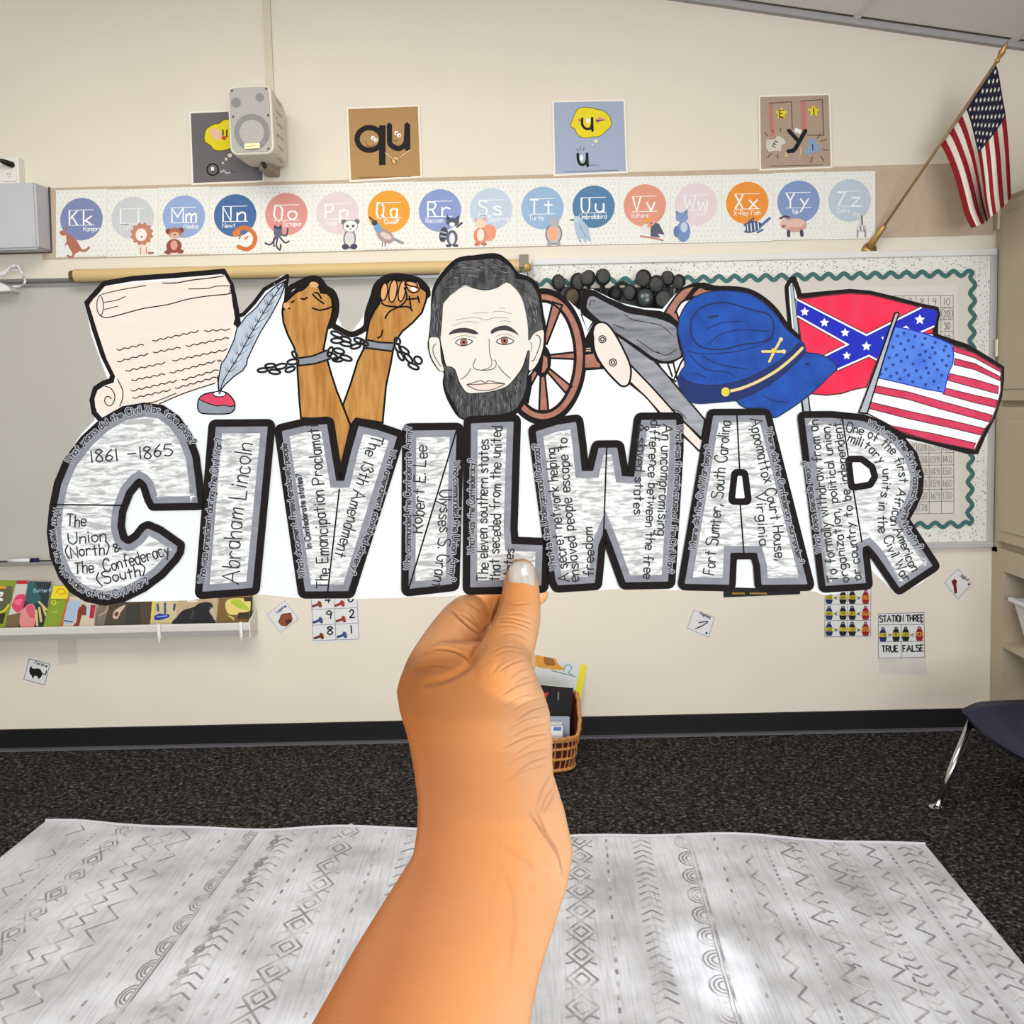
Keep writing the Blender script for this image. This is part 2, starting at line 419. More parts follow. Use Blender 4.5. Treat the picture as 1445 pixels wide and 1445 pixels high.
for (a, b_) in ((z569 + .012, ztop - .03), (z782 + .03, z569 - .012)):
    for q in range(2):
        y1 = WY - .06 - q * .75; y0 = y1 - .73
        d = MB().bbox((XR - .012, y0, a), (XR + .018, y1, b_), .004, cabm).build('door', parent=cab)
        w = MB().bbox((XR - .018, y0 + .035, a + .045), (XR - .0121, y1 - .035, b_ - .045), .0025, cabm).build('door_panel', parent=d)
        if b_ > 1.9:
            for hz in (zr(1414, 311), zr(1412, 491)):
                MB().bbox((XR - .02, y1 - .0, hz - .035), (XR - .008, y1 + .018, hz + .035), .002, mat('hinge_metal', (225, 215, 195), rough=.3, metal=.6)).build('hinge', parent=d)
# white bin on the shelf
binm = mat('white_bin', (226, 226, 226), rough=.45)
bt = MB(); by0, by1 = WY - .58, WY - .16
zb, zt2 = shz, shz + .19
for (p, q) in (((XR + .02, by0 + .03), (XR + .03, by1 - .03)),):
    pass
o_ = [(XR + .05, by0 + .04, zb), (XR + .40, by0 + .04, zb), (XR + .40, by1 - .04, zb), (XR + .05, by1 - .04, zb)]
t_ = [(XR + .01, by0, zt2), (XR + .44, by0, zt2), (XR + .44, by1, zt2), (XR + .01, by1, zt2)]
i_ = [(XR + .025, by0 + .015, zt2), (XR + .425, by0 + .015, zt2), (XR + .425, by1 - .015, zt2), (XR + .025, by1 - .015, zt2)]
j_ = [(XR + .06, by0 + .05, zb + .01), (XR + .39, by0 + .05, zb + .01), (XR + .39, by1 - .05, zb + .01), (XR + .06, by1 - .05, zb + .01)]
fs = [(3, 2, 1, 0)]
for a in (0, 4, 8):
    for k in range(4): fs.append((a + k, a + (k + 1) % 4, a + 4 + (k + 1) % 4, a + 4 + k))
fs.append((12, 13, 14, 15))
bt.add(o_ + t_ + i_ + j_, fs, binm)
tub = bt.build('storage_bin', label='white plastic storage bin on the open shelf of the beige cabinet', cat='bin')
MB().bbox((XR - .005, by0 - .012, zt2 - .012), (XR + .018, by1 + .012, zt2 + .004), .003, binm).build('rim', parent=tub)

# ------------------------------------------------------------------ rug
def rug():
    bl, br = at_z(62, 1167, FLOOR), at_z(1304, 1194, FLOOR)
    dl = (at_z(-60, 1262, FLOOR) - bl).normalized(); dr = (at_z(1445, 1366, FLOOR) - br).normalized()
    Lg = 2.3; fl, fr = bl + dl * Lg * 1.05, br + dr * Lg
    def pt(u, v, h=0):   # u across, v toward the camera
        wv = .004 * math.sin(u * 21) * max(0, 1 - v * 12) if h else 0
        a = bl.lerp(br, u); b_ = fl.lerp(fr, u); q = a.lerp(b_, v)
        q = q + Vector((0, 1, 0)) * (.014 * math.sin(u * 17 + 1) + .006 * math.sin(u * 41)) * max(0, 1 - v * 6)
        return Vector((q.x, q.y, FLOOR + .009 + h + .006 * max(0, math.sin(u * 15 + 2)) * max(0, 1 - v * 7)))
    m = bpy.data.materials.new('faded_grey_rug'); m.use_nodes = True; nt = m.node_tree; b = nt.nodes['Principled BSDF']
    b.inputs['Roughness'].default_value = .55; b.inputs['Specular IOR Level'].default_value = .4
    at = nt.nodes.new('ShaderNodeTexCoord')
    n1 = nt.nodes.new('ShaderNodeTexNoise'); n1.inputs['Scale'].default_value = 4.5; n1.inputs['Detail'].default_value = 5
    nt.links.new(at.outputs['Object'], n1.inputs['Vector'])
    mp = nt.nodes.new('ShaderNodeMapping'); mp.inputs['Scale'].default_value = (150, 6, 1)
    mp.inputs['Rotation'].default_value = (0, 0, .12)
    nt.links.new(at.outputs['Object'], mp.inputs[0])
    n2 = nt.nodes.new('ShaderNodeTexNoise'); n2.inputs['Scale'].default_value = 1; n2.inputs['Detail'].default_value = 3; nt.links.new(mp.outputs[0], n2.inputs['Vector'])
    r1 = nt.nodes.new('ShaderNodeValToRGB'); r1.color_ramp.elements[0].position = .3; r1.color_ramp.elements[0].color = S(166, 168, 174); r1.color_ramp.elements[1].position = .62; r1.color_ramp.elements[1].color = S(212, 216, 225)
    r2 = nt.nodes.new('ShaderNodeValToRGB'); r2.color_ramp.elements[0].position = .3; r2.color_ramp.elements[0].color = (.80, .80, .81, 1); r2.color_ramp.elements[1].position = .55; r2.color_ramp.elements[1].color = (1, 1, 1, 1)
    mx = nt.nodes.new('ShaderNodeMix'); mx.data_type = 'RGBA'; mx.blend_type = 'MULTIPLY'; mx.inputs[0].default_value = 1
    nt.links.new(n1.outputs[0], r1.inputs[0]); nt.links.new(n2.outputs[0], r2.inputs[0])
    nt.links.new(r1.outputs[0], mx.inputs[6]); nt.links.new(r2.outputs[0], mx.inputs[7]); nt.links.new(mx.outputs[2], b.inputs['Base Color'])
    NU, NV = 60, 30; top = [pt(i / NU, j / NV) for j in range(NV + 1) for i in range(NU + 1)]
    q = lambda i, j: j * (NU + 1) + i
    fs = [(q(i, j), q(i, j + 1), q(i + 1, j + 1), q(i + 1, j)) for j in range(NV) for i in range(NU)]
    loop = [q(i, 0) for i in range(NU + 1)] + [q(NU, j) for j in range(1, NV + 1)] + [q(i, NV) for i in range(NU - 1, -1, -1)] + [q(0, j) for j in range(NV - 1, 0, -1)]
    base = len(top); vs = top + [Vector((top[k].x, top[k].y, FLOOR + .0005)) for k in loop]; n = len(loop)
    fs += [(loop[k], loop[(k + 1) % n], base + (k + 1) % n, base + k) for k in range(n)]
    r = mesh_obj('area_rug', vs, fs, m); tag(r, 'faded light grey printed rug lying on the charcoal carpet', 'rug')
    ink = mat('rug_ink', (134, 132, 137), rough=.9, var=.0, rgb2=(202, 200, 202), scale=(13, 13, 13), contrast=(.38, .56))
    A = Art(lambda x, y, h: pt(x, y, h + .0004), step=2e-6)
    Wm, Lm = (br - bl).length, Lg
    def seg(u0, v0, u1, v1, w=.005): # along in metres
        a, c = Vector((u0, v0)), Vector((u1, v1))
        # work in metres, then divide
        d = (c - a).normalized(); nn = Vector((-d.y, d.x)) * w / 2
        P = [a + nn, c + nn, c - nn, a - nn]
        A.fill([(p.x / Wm, p.y / Lm) for p in P], ink); A.h -= A.step * .9
    def dash(u, p, l, w=.006, o=0):
        v = .02 + o
        while v < Lm * .8: seg(u, v, u + rnd.uniform(-.002, .002), v + l, w); v += p
    def chev(u, wd, p, sg=1, w=.006):
        v = .02
        while v < Lm * .8: seg(u, v, u - wd, v + sg * wd * .9, w); seg(u, v, u + wd, v + sg * wd * .9, w); v += p
    def zig(u, wd, p, w=.006):
        v = .01; k = 0
        while v < Lm * .8: seg(u + (wd if k % 2 else -wd), v, u + (-wd if k % 2 else wd), v + p, w); v += p; k += 1
    def dia(u, wd, p, w=.006):
        v = .03
        while v < Lm * .8:
            for s_ in (1, .5):
                a, c = wd * s_, p * .5 * s_
                seg(u - a, v, u, v - c, w); seg(u, v - c, u + a, v, w); seg(u + a, v, u, v + c, w); seg(u, v + c, u - a, v, w)
            seg(u - wd, v + p / 2 - .01, u - wd * .5, v + p / 2 - .02, w); seg(u + wd, v + p / 2 - .01, u + wd * .5, v + p / 2 - .02, w)
            v += p
    def arches(u, wd, p):
        seg(u + wd * .9, 0.01, u + wd * .9, Lm * .8, .006); seg(u + wd * .6, 0.01, u + wd * .6, Lm * .8, .003); v = .04
        while v < Lm * .8:
            for s_ in (1, .7, .4):
                pr = None
                for k in range(7):
                    an = math.pi * k / 6; q_ = (u + wd * .5 - wd * s_ * math.sin(an), v + p * .42 * s_ * math.cos(an))
                    if pr: seg(*pr, *q_, .005)
                    pr = q_
            v += p
    X = lambda px: (at_z(px, 1180, FLOOR) - bl).dot((br - bl).normalized())
    zig(X(105), .02, .04); dash(X(135), .022, .012, .006); dia(X(170), .03, .10); zig(X(215), .018, .035); zig(X(235), .016, .03); zig(X(262), .03, .06)
    dash(X(318), .055, .022, .007); arches(X(352), .026, .105); dia(X(395), .012, .05); chev(X(408), .03, .04); dash(X(447), .06, .02, .007); dia(X(490), .04, .105)
    dash(X(545), .05, .02, .006); chev(X(590), .03, .05); dash(X(640), .05, .02, .006); zig(X(700), .03, .05); dash(X(760), .05, .02)
    dia(X(818), .038, .105); dash(X(855), .05, .02, .007); chev(X(903), .028, .035); arches(X(958), .036, .105); dash(X(1006), .06, .018); zig(X(1044), .014, .04)
    dash(X(1072), .026, .012, .007); zig(X(1100), .024, .045); chev(X(1112), .014, .05); zig(X(1152), .022, .04); dash(X(1166), .05, .02); chev(X(1176), .016, .035, -1)
    zig(X(1212), .018, .035); dash(X(1236), .026, .014, .007); chev(X(1262), .022, .045); zig(X(1280), .012, .03)
    A.build('woven_pattern', parent=r, kind='stuff')
    # hem
    hem = [pt(i / 60, 0, 0) + Vector((0, .003, .002)) for i in range(61)]
    MB().tube(hem, .005, mat('rug_hem', (196, 192, 200), rough=.8), n=6).build('hem', parent=r)
rug()
# ================================================================== things on the back wall
white = mat('card_white', (232, 232, 226), rough=.7, var=.03)
dotg = flat(176, 180, 182); dotd = flat(95, 98, 100)
BL = WY - .004
# ------------------------------------------------------------------ alphabet cards
cards = [('K', 'Kangaroo', (126, 138, 180)), ('L', 'Lion', (200, 204, 208)), ('M', 'Monkey', (147, 170, 212)), ('N', 'Newt', (72, 108, 160)),
         ('O', 'Octopus', (216, 148, 140)), ('P', 'Panda', (222, 206, 209)), ('Q', 'Quail', (231, 160, 58)), ('R', 'Raccoon', (135, 155, 202)),
         ('S', 'Squirrel', (192, 205, 222)), ('T', 'Turtle', (150, 180, 214)), ('U', 'Umbrellabird', (84, 126, 166)), ('V', 'Vulture', (222, 152, 130)),
         ('W', 'Wolf', (226, 208, 214)), ('X', 'X-Ray Fish', (233, 146, 54)), ('Y', 'Yak', (130, 150, 196)), ('Z', 'Zebra', (186, 200, 214))]
br, cr, dk, gy = (178, 112, 92), (236, 220, 204), (70, 72, 92), (200, 202, 206)
ANIM = {
 'K': [('l', [(-3, 42), (4, 45), (11, 40)], 3.5, br), ('p', [(-22, 20), (-15, 22), (-6, 31), (0, 42), (-5, 47), (-12, 49), (-17, 41), (-21, 33)], br), ('e', -26, 19, 5, 3.6, 20, br), ('p', [(-24, 15), (-22, 8), (-20, 16)], br), ('l', [(-10, 47), (-14, 53), (-20, 51)], 3, br), ('l', [(-19, 30), (-23, 36)], 2, br)],
 'L': [('e', 15, 43, 9, 10, 0, cr), ('l', [(22, 50), (29, 50)], 3, br), ('s', 13, 23, 17, (192, 124, 102)), ('e', 13, 23, 13, 12, 0, (198, 132, 110)), ('e', 12, 24, 8, 9, 0, (242, 232, 222)), ('e', 13, 27, 1.6, 1, 0, (70, 40, 40)), ('l', [(11, 51), (11, 42)], 1, br), ('l', [(19, 51), (19, 42)], 1, br)],
 'M': [('l', [(-20, 45), (-27, 50)], 3, (140, 70, 62)), ('e', -14, 41, 11, 10, 0, (150, 78, 68)), ('e', -14, 40, 5, 7, 0, (214, 160, 148)), ('e', -22, 50, 4, 3, 0, (150, 78, 68)), ('e', -5, 49, 5, 3, 0, (150, 78, 68)), ('e', -22, 20, 4, 4, 0, (132, 64, 56)), ('e', -4, 19, 4, 4, 0, (132, 64, 56)), ('e', -13, 23, 9, 8, 0, (170, 100, 84)), ('e', -13, 26, 7, 5, 0, (222, 178, 158)), ('e', -13, 25, 1.5, 1, 0, (60, 30, 30))],
 'N': [('l', [(-1, 25), (8, 18), (20, 20), (28, 30), (26, 42), (16, 48), (4, 44)], 6, (206, 116, 50)), ('e', 2, 25, 6, 4, -30, (218, 130, 60)), ('l', [(8, 26), (6, 33)], 2, (190, 100, 40)), ('l', [(18, 30), (14, 34)], 2, (190, 100, 40))],
 'O': [('l', [(-13, 30), (-22, 42), (-30, 40)], 2.4, dk), ('l', [(-12, 32), (-14, 44), (-9, 50), (-8, 42)], 2.4, dk), ('l', [(-10, 31), (-2, 40), (4, 38)], 2.4, dk), ('l', [(-9, 28), (0, 30), (2, 20)], 2.2, dk), ('l', [(-14, 29), (-18, 36), (-17, 45)], 2.2, dk), ('e', -12, 25, 6, 8, 0, (98, 100, 124)), ('p', [(-18, 20), (-17, 14), (-12, 18), (-7, 14), (-6, 21)], dk)],
 'P': [('e', 17, 37, 9, 14, 0, (120, 120, 128)), ('e', 17, 37, 7, 11, 0, (214, 214, 214)), ('e', 11, 48, 5, 4, 0, dk), ('e', 23, 48, 5, 4, 0, dk), ('e', 9, 13, 4, 4, 0, (110, 110, 116)), ('e', 27, 13, 4, 4, 0, (110, 110, 116)), ('e', 18, 19, 11, 9, 0, (150, 150, 154)), ('e', 18, 19, 9.6, 7.8, 0, (236, 236, 234)), ('e', 14, 19, 2.4, 1.8, 30, dk), ('e', 22, 19, 2.4, 1.8, -30, dk), ('e', 18, 23, 1.2, 1, 0, dk)],
 'Q': [('l', [(6, 38), (20, 45)], 4, (150, 150, 160)), ('e', -5, 34, 14, 9, 35, (170, 150, 145)), ('e', -4, 34, 9, 4, 30, (214, 200, 192)), ('e', -16, 22, 5, 8, -20, (120, 160, 205)), ('e', -20, 15, 4, 4, 0, (60, 66, 90)), ('l', [(-22, 12), (-27, 7)], 2.5, (90, 60, 50)), ('l', [(-9, 43), (-9, 49)], 1.2, dk), ('l', [(-5, 43), (-5, 49)], 1.2, dk)],
 'R': [('e', 5, 34, 6, 11, 10, dk), ('l', [(1, 30), (9, 32)], 1.6, gy), ('l', [(1, 36), (9, 38)], 1.6, gy), ('e', 17, 39, 8, 11, 0, (96, 100, 122)), ('e', 17, 40, 4, 8, 0, (226, 226, 228)), ('p', [(8, 14), (10, 6), (16, 13)], dk), ('p', [(19, 13), (27, 7), (27, 15)], dk), ('e', 18, 17, 9, 6, 0, (84, 86, 104)), ('e', 17, 20, 4, 3, 0, (236, 236, 236)), ('l', [(24, 24), (31, 18)], 3, dk), ('e', 12, 50, 4, 2, 0, dk), ('e', 22, 50, 4, 2, 0, dk)],
 'S': [('e', -3, 33, 10, 12, 0, (228, 152, 122)), ('e', -15, 37, 10, 12, 0, (222, 142, 112)), ('e', -15, 36, 5, 9, 0, (246, 226, 214)), ('p', [(-23, 20), (-23, 10), (-17, 17)], (224, 160, 134)), ('p', [(-14, 17), (-8, 9), (-7, 20)], (224, 160, 134)), ('e', -15, 20, 8, 6, 0, (240, 206, 188)), ('e', -20, 49, 4, 2.4, 0, (200, 120, 92)), ('e', -10, 49, 4, 2.4, 0, (200, 120, 92))],
 'T': [('e', 16, 37, 12, 15, 0, (120, 122, 126)), ('e', 16, 37, 10, 13, 0, (190, 192, 194)), ('e', 15, 36, 7, 11, 0, (240, 170, 132)), ('e', 17, 20, 7, 8, 0, (172, 178, 184)), ('e', 10, 51, 4, 3, 0, (160, 164, 168)), ('e', 22, 51, 4, 3, 0, (160, 164, 168))],
 'U': [('p', [(-28, 20), (-24, 14), (-18, 16), (-8, 28), (-3, 50), (-9, 47), (-12, 51), (-16, 44), (-22, 46), (-26, 34)], (172, 190, 212)), ('l', [(-20, 26), (-10, 44)], 1.2, (130, 150, 180)), ('e', -24, 17, 5, 4.4, 0, (190, 204, 222)), ('l', [(-28, 18), (-33, 18)], 2, dk), ('l', [(-20, 46), (-18, 50)], 1.3, dk)],
 'V': [('p', [(8, 24), (20, 26), (28, 42), (18, 40), (22, 46), (8, 44)], (86, 90, 108)), ('l', [(-6, 43), (10, 46), (26, 50)], 2.4, (190, 130, 100)), ('e', 1, 33, 6, 7, 0, (230, 222, 220)), ('l', [(4, 30), (12, 26), (12, 18)], 3, (230, 150, 130)), ('l', [(10, 18), (0, 22)], 3.4, (240, 160, 60))],
 'W': [('p', [(-28, 16), (-29, 8), (-22, 12)], (110, 132, 176)), ('p', [(-18, 11), (-12, 6), (-12, 17)], (110, 132, 176)), ('e', -18, 38, 10, 15, 0, (120, 142, 188)), ('e', -17, 32, 5, 7, 0, (196, 210, 230)), ('e', -20, 18, 9, 7, 0, (130, 152, 196)), ('e', -28, 38, 4, 8, 0, (104, 124, 170)), ('e', -20, 18, 1, 1, 0, dk)],
 'X': [('l', [(20, 32), (32, 22)], 4, (84, 110, 160)), ('e', 6, 34, 15, 8, -12, (70, 84, 122)), ('e', -7, 36, 5, 5, 0, (225, 225, 230)), ('l', [(0, 30), (1, 40)], 1.6, (225, 228, 236)), ('l', [(5, 29), (6, 40)], 1.6, (225, 228, 236)), ('l', [(10, 28), (11, 39)], 1.6, (225, 228, 236)), ('l', [(15, 27), (16, 37)], 1.6, (225, 228, 236)), ('l', [(14, 42), (22, 38)], 3, (84, 110, 160)), ('l', [(2, 27), (9, 22)], 3, (84, 90, 120))],
 'Y': [('e', -5, 33, 17, 10, 0, (206, 160, 146)), ('e', -3, 30, 12, 6, 0, (224, 188, 174)), ('l', [(-14, 41), (-14, 48)], 5, dk), ('l', [(4, 41), (5, 48)], 5, dk), ('e', -19, 31, 7, 7, 0, (222, 186, 172)), ('l', [(-26, 23), (-19, 20), (-13, 22)], 3, (90, 66, 60)), ('e', -21, 34, 3, 2, 0, (150, 100, 90))],
 'Z': [('l', [(10, 20), (15, 26), (15, 38)], 5, (205, 205, 208)), ('l', [(17, 22), (18, 36)], 2, dk), ('e', 9, 20, 5, 3, 10, (212, 212, 214)), ('e', 17, 40, 8, 5, 0, (214, 214, 216)), ('l', [(11, 42), (11, 52)], 2.6, (150, 150, 156)), ('l', [(22, 42), (22, 52)], 2.6, (150, 150, 156)), ('l', [(15, 36), (16, 44)], 1, dk), ('l', [(20, 36), (20, 44)], 1, dk)],
}
inkw = flat(244, 244, 244)
for i, (L_, word, col) in enumerate(cards):
    cx, cy = 115 + 72.27 * i, 309.3 - .0243 * 72.27 * i
    def cm(x, y, h, cx=cx, cy=cy): return at_y(cx + x, cy + y - .0243 * x, BL - .0012 - h)
    up = rnd.uniform(-.8, .8)
    out = [(-36, -41 + up), (36, -41 + up), (36, 54 + up), (-36, 54 + up)]
    fp = [(cx + a, cy + b - .0243 * a) for a, b in out]
    card = slab(fp, BL, .0012, white, 'alphabet_card', label='alphabet card %s%s with %s picture, in the row above the boards' % (L_, L_.lower(), word.lower()), cat='alphabet card', group='alphabet cards on the tan band')
    D = Art(cm, step=1e-5)
    for r_ in range(14):
        for c_ in range(11):
            x, y = -33 + c_ * 6.7 + (3.3 if r_ % 2 else 0), -38 + r_ * 6.9
            if x < 34: D.fill(ell(x, y, .8, .8, n=5), dotg); D.h -= D.step
    D.build('dot_print', parent=card, kind='stuff')
    A = Art(cm, h0=1e-4, step=2e-5); A.fill(ell(0, 0, 30, 30, n=36), flat(*col)); A.build('badge', parent=card)
    pale = L_ in 'LPSWZ'
    T = Art(cm, h0=2e-4, step=1e-5); ik = flat(236, 238, 240) if pale else inkw
    T.line([(-18, -13), (17, -13)], .9, ik, smooth=False); T.line([(-18, 8.5), (18, 8.5)], .9, ik, smooth=False)
    wl = {'M': 19, 'W': 19}.get(L_, 14)
    T.text(L_, [(-17, 8), (-17 + wl - 3, 8)], 20, 2.3, ik); lw = {'i': 3, 'l': 1, 'm': 14, 'w': 13}.get(L_.lower(), 11)
    if L_ == 'L': T.line([(8, 8), (8, -12)], 2.3, ik, smooth=False)
    else: T.text(L_.lower(), [(3, 8), (3 + lw, 8)], 20, 2.3, ik)
    wx = {'K': 3, 'M': 0, 'N': -18, 'O': -4, 'Q': -6, 'R': -20, 'T': -19, 'U': -20, 'V': -20, 'S': -4, 'W': -2, 'X': -19, 'Y': -9, 'P': -18, 'L': -18, 'Z': -18}[L_]
    ll = {'Umbrellabird': 38, 'X-Ray Fish': 37, 'Yak': 9, 'Newt': 18, 'Wolf': 15}.get(word, 3.5 * len(word))
    T.text(word, [(wx, 17), (wx + ll, 17)], 6.5, .8, ik)
    T.build('lettering', parent=card)
    P = Art(cm, h0=3.5e-4, step=2e-5)
    for q in ANIM[L_]:
        c_ = flat(*q[-1])
        if q[0] == 'e': P.fill(ell(q[1], q[2], q[3], q[4], q[5], n=18), c_)
        elif q[0] == 'l': P.line(q[1], q[2], c_)
        elif q[0] == 'p': P.fill(q[1], c_)
        elif q[0] == 's': P.fill([(q[1] + (q[3] if k % 2 else q[3] * .8) * math.cos(k * .262), q[2] + (q[3] if k % 2 else q[3] * .8) * math.sin(k * .262)) for k in range(24)], c_)
    P.build('animal_picture', parent=card)

# ------------------------------------------------------------------ four picture cards above the band
blk, yel, wht = flat(16, 12, 14), flat(232, 214, 32), flat(240, 240, 238)
def picture_card(out, col, label, draw):
    c = slab(out, WY - .004, .0015, mat('card_edge', (238, 232, 222)), 'picture_card', label=label, cat='poster', group='letter picture cards high on the wall')
    A = Art(lambda x, y, h: at_y(x, y, WY - .0055 - h), h0=1e-4, step=2e-5)
    A.fill(inset(out, 2.6), flat(*col)); A.build('printed_ground', parent=c)
    A = Art(lambda x, y, h: at_y(x, y, WY - .0055 - h), h0=3e-4, step=2e-5); draw(A); A.build('illustration', parent=c)
def R1(p, o=(250, 100), s=8.03): return [(o[0] + x / s, o[1] + y / s) for x, y in p]
def d1(A):
    A.fill(crom(R1([(300, 740), (330, 650), (410, 600), (470, 590), (540, 545), (640, 560), (720, 640), (740, 760), (680, 850), (600, 890), (500, 912), (420, 900), (370, 850), (310, 810)]), True), flat(120, 90, 20))
    A.fill(crom(R1([(312, 740), (340, 658), (415, 612), (475, 600), (545, 556), (635, 572), (708, 645), (726, 757), (670, 838), (590, 878), (500, 900), (425, 890), (378, 840), (322, 800)]), True), yel)
    A.fill(crom(R1([(370, 690), (410, 645), (470, 670), (500, 700), (500, 750), (450, 785), (400, 750)]), True), flat(232, 192, 164))
    A.fill(R1([(500, 740), (560, 740), (550, 785), (510, 780)]), flat(196, 80, 40)); A.line(R1([(520, 670), (520, 730)]), 2, blk); A.line(R1([(562, 670), (562, 745)]), 2, blk)
    for x, y, r in ((597, 958, 3), (555, 1000, 2), (518, 1043, 1.5)): A.fill([(p[0], p[1]) for p in ell(250 + x / 8.03, 100 + y / 8.03, r, r)], flat(225, 220, 190))
    A.line(ell(250 + 402 / 8.03, 100 + 1118 / 8.03, 7.8, 8), 2.2, blk, closed=True, smooth=False)
    A.line(R1([(455, 1160), (480, 1145)]), 2, blk); A.fill(R1([(385, 1085), (420, 1095), (415, 1130), (385, 1130)]), wht); A.fill(R1([(395, 1130), (412, 1130), (410, 1155), (395, 1150)]), blk)
    A.line(R1([(490, 1150), (530, 1130), (560, 1160), (600, 1150)]), 2, flat(190, 192, 196)); A.line(R1([(605, 1145), (700, 1150)]), .9, blk, taper=True)
picture_card([(266.5, 157.5), (368, 153), (373.5, 257), (270.5, 261)], (106, 102, 106), 'grey picture card with yellow thought cloud, partly hidden behind the speaker', d1)
def R2(p): return [(400 + x / 3.6125, y / 3.6125) for x, y in p]
def d2(A):
    A.line(ell(521.3, 196, 17.4, 16, n=32), 7.6, blk, closed=True, smooth=False); A.fill(R2([(487, 640), (521, 638), (521, 842), (487, 842)]), blk)
    A.line(R2([(540, 636), (541, 690), (545, 735), (585, 757), (620, 735), (628, 690), (630, 634)]), 7.6, blk); A.fill(R2([(617, 640), (646, 634), (647, 768), (620, 768)]), blk)
    for x, y in ((455, 703), (470, 715), (575, 678), (590, 690)): A.fill(ell(400 + x / 3.6125, y / 3.6125, 2.9, 2.9), wht); A.fill(ell(400 + x / 3.6125 + .6, y / 3.6125 + .6, 1, 1, n=8), blk)
    A.line(R2([(418, 715), (425, 740), (445, 748), (465, 738)]), .9, blk); A.line(R2([(560, 712), (572, 720), (585, 712)]), .9, blk)
    A.line(R2([(520, 780), (560, 812)]), 2.4, flat(90, 60, 30)); A.line(R2([(645, 765), (580, 812)]), 2.4, flat(90, 60, 30)); A.line(R2([(520, 780), (560, 812)]), 1.4, flat(232, 205, 160)); A.line(R2([(645, 765), (580, 812)]), 1.4, flat(232, 205, 160))
    A.fill(ell(558, 226, 6, 6), flat(90, 60, 30)); A.fill(ell(558, 226, 5.2, 5.2), flat(222, 180, 120)); A.line(R2([(560, 812), (580, 822), (572, 830), (585, 815)]), .9, blk)
    A.line(R2([(385, 905), (650, 900)]), .8, flat(110, 80, 40))
picture_card([(488.5, 151.5), (592, 147.5), (596, 250.5), (493, 257)], (176, 137, 88), 'brown picture card with two smiling black letters qu', d2)
def R3(p): return [(750 + x / 3.6125, y / 3.6125) for x, y in p]
def d3(A):
    cl = [(198, 640), (215, 590), (235, 555), (280, 545), (330, 555), (370, 565), (400, 595), (408, 640), (380, 670), (350, 695), (310, 700), (270, 705), (235, 690), (220, 660)]
    A.fill(crom(R3(cl), True), flat(110, 100, 40)); A.fill(inset(crom(R3(cl), True), 1), yel)
    A.line(R3([(258, 603), (259, 635), (275, 655), (298, 655), (308, 635), (309, 600)]), 3.6, blk); A.line(R3([(309, 600), (311, 668)]), 3.6, blk)
    A.fill(R3([(325, 605), (350, 597), (388, 612), (350, 618), (335, 635)]), flat(215, 150, 140)); A.fill(R3([(330, 612), (385, 610), (330, 622)]), flat(70, 60, 70)); A.fill(ell(830, 170, 3, 3.4), wht); A.fill(R3([(233, 605), (252, 610), (245, 625)]), flat(214, 110, 90))
    A.fill(ell(841, 199, 3, 2.2), flat(240, 226, 150)); A.fill(ell(836, 204, 1.4, 1.2), flat(225, 222, 200))
    A.line(R3([(236, 783), (238, 815), (250, 838), (272, 836), (282, 815), (283, 782)]), 3.8, blk); A.line(R3([(283, 782), (286, 848)]), 3.8, blk)
    A.fill(ell(820.5, 223, 2.6, 4), wht); A.line(R3([(230, 760), (240, 768)]), .9, blk); A.line(R3([(248, 752), (250, 764)]), .9, blk); A.line(R3([(268, 755), (265, 766)]), .9, blk); A.line(R3([(295, 842), (350, 842)]), 1.2, flat(70, 90, 110), taper=True)
    A.line(R3([(170, 875), (440, 868)]), .8, flat(90, 100, 116))
picture_card([(779, 142), (882.5, 140), (886, 244), (781, 248.5)], (162, 174, 198), 'blue picture card with letter u under a yellow thought cloud', d3)
def R4(p): return [(1060 + x / 11.56, 125 + y / 11.56) for x, y in p]
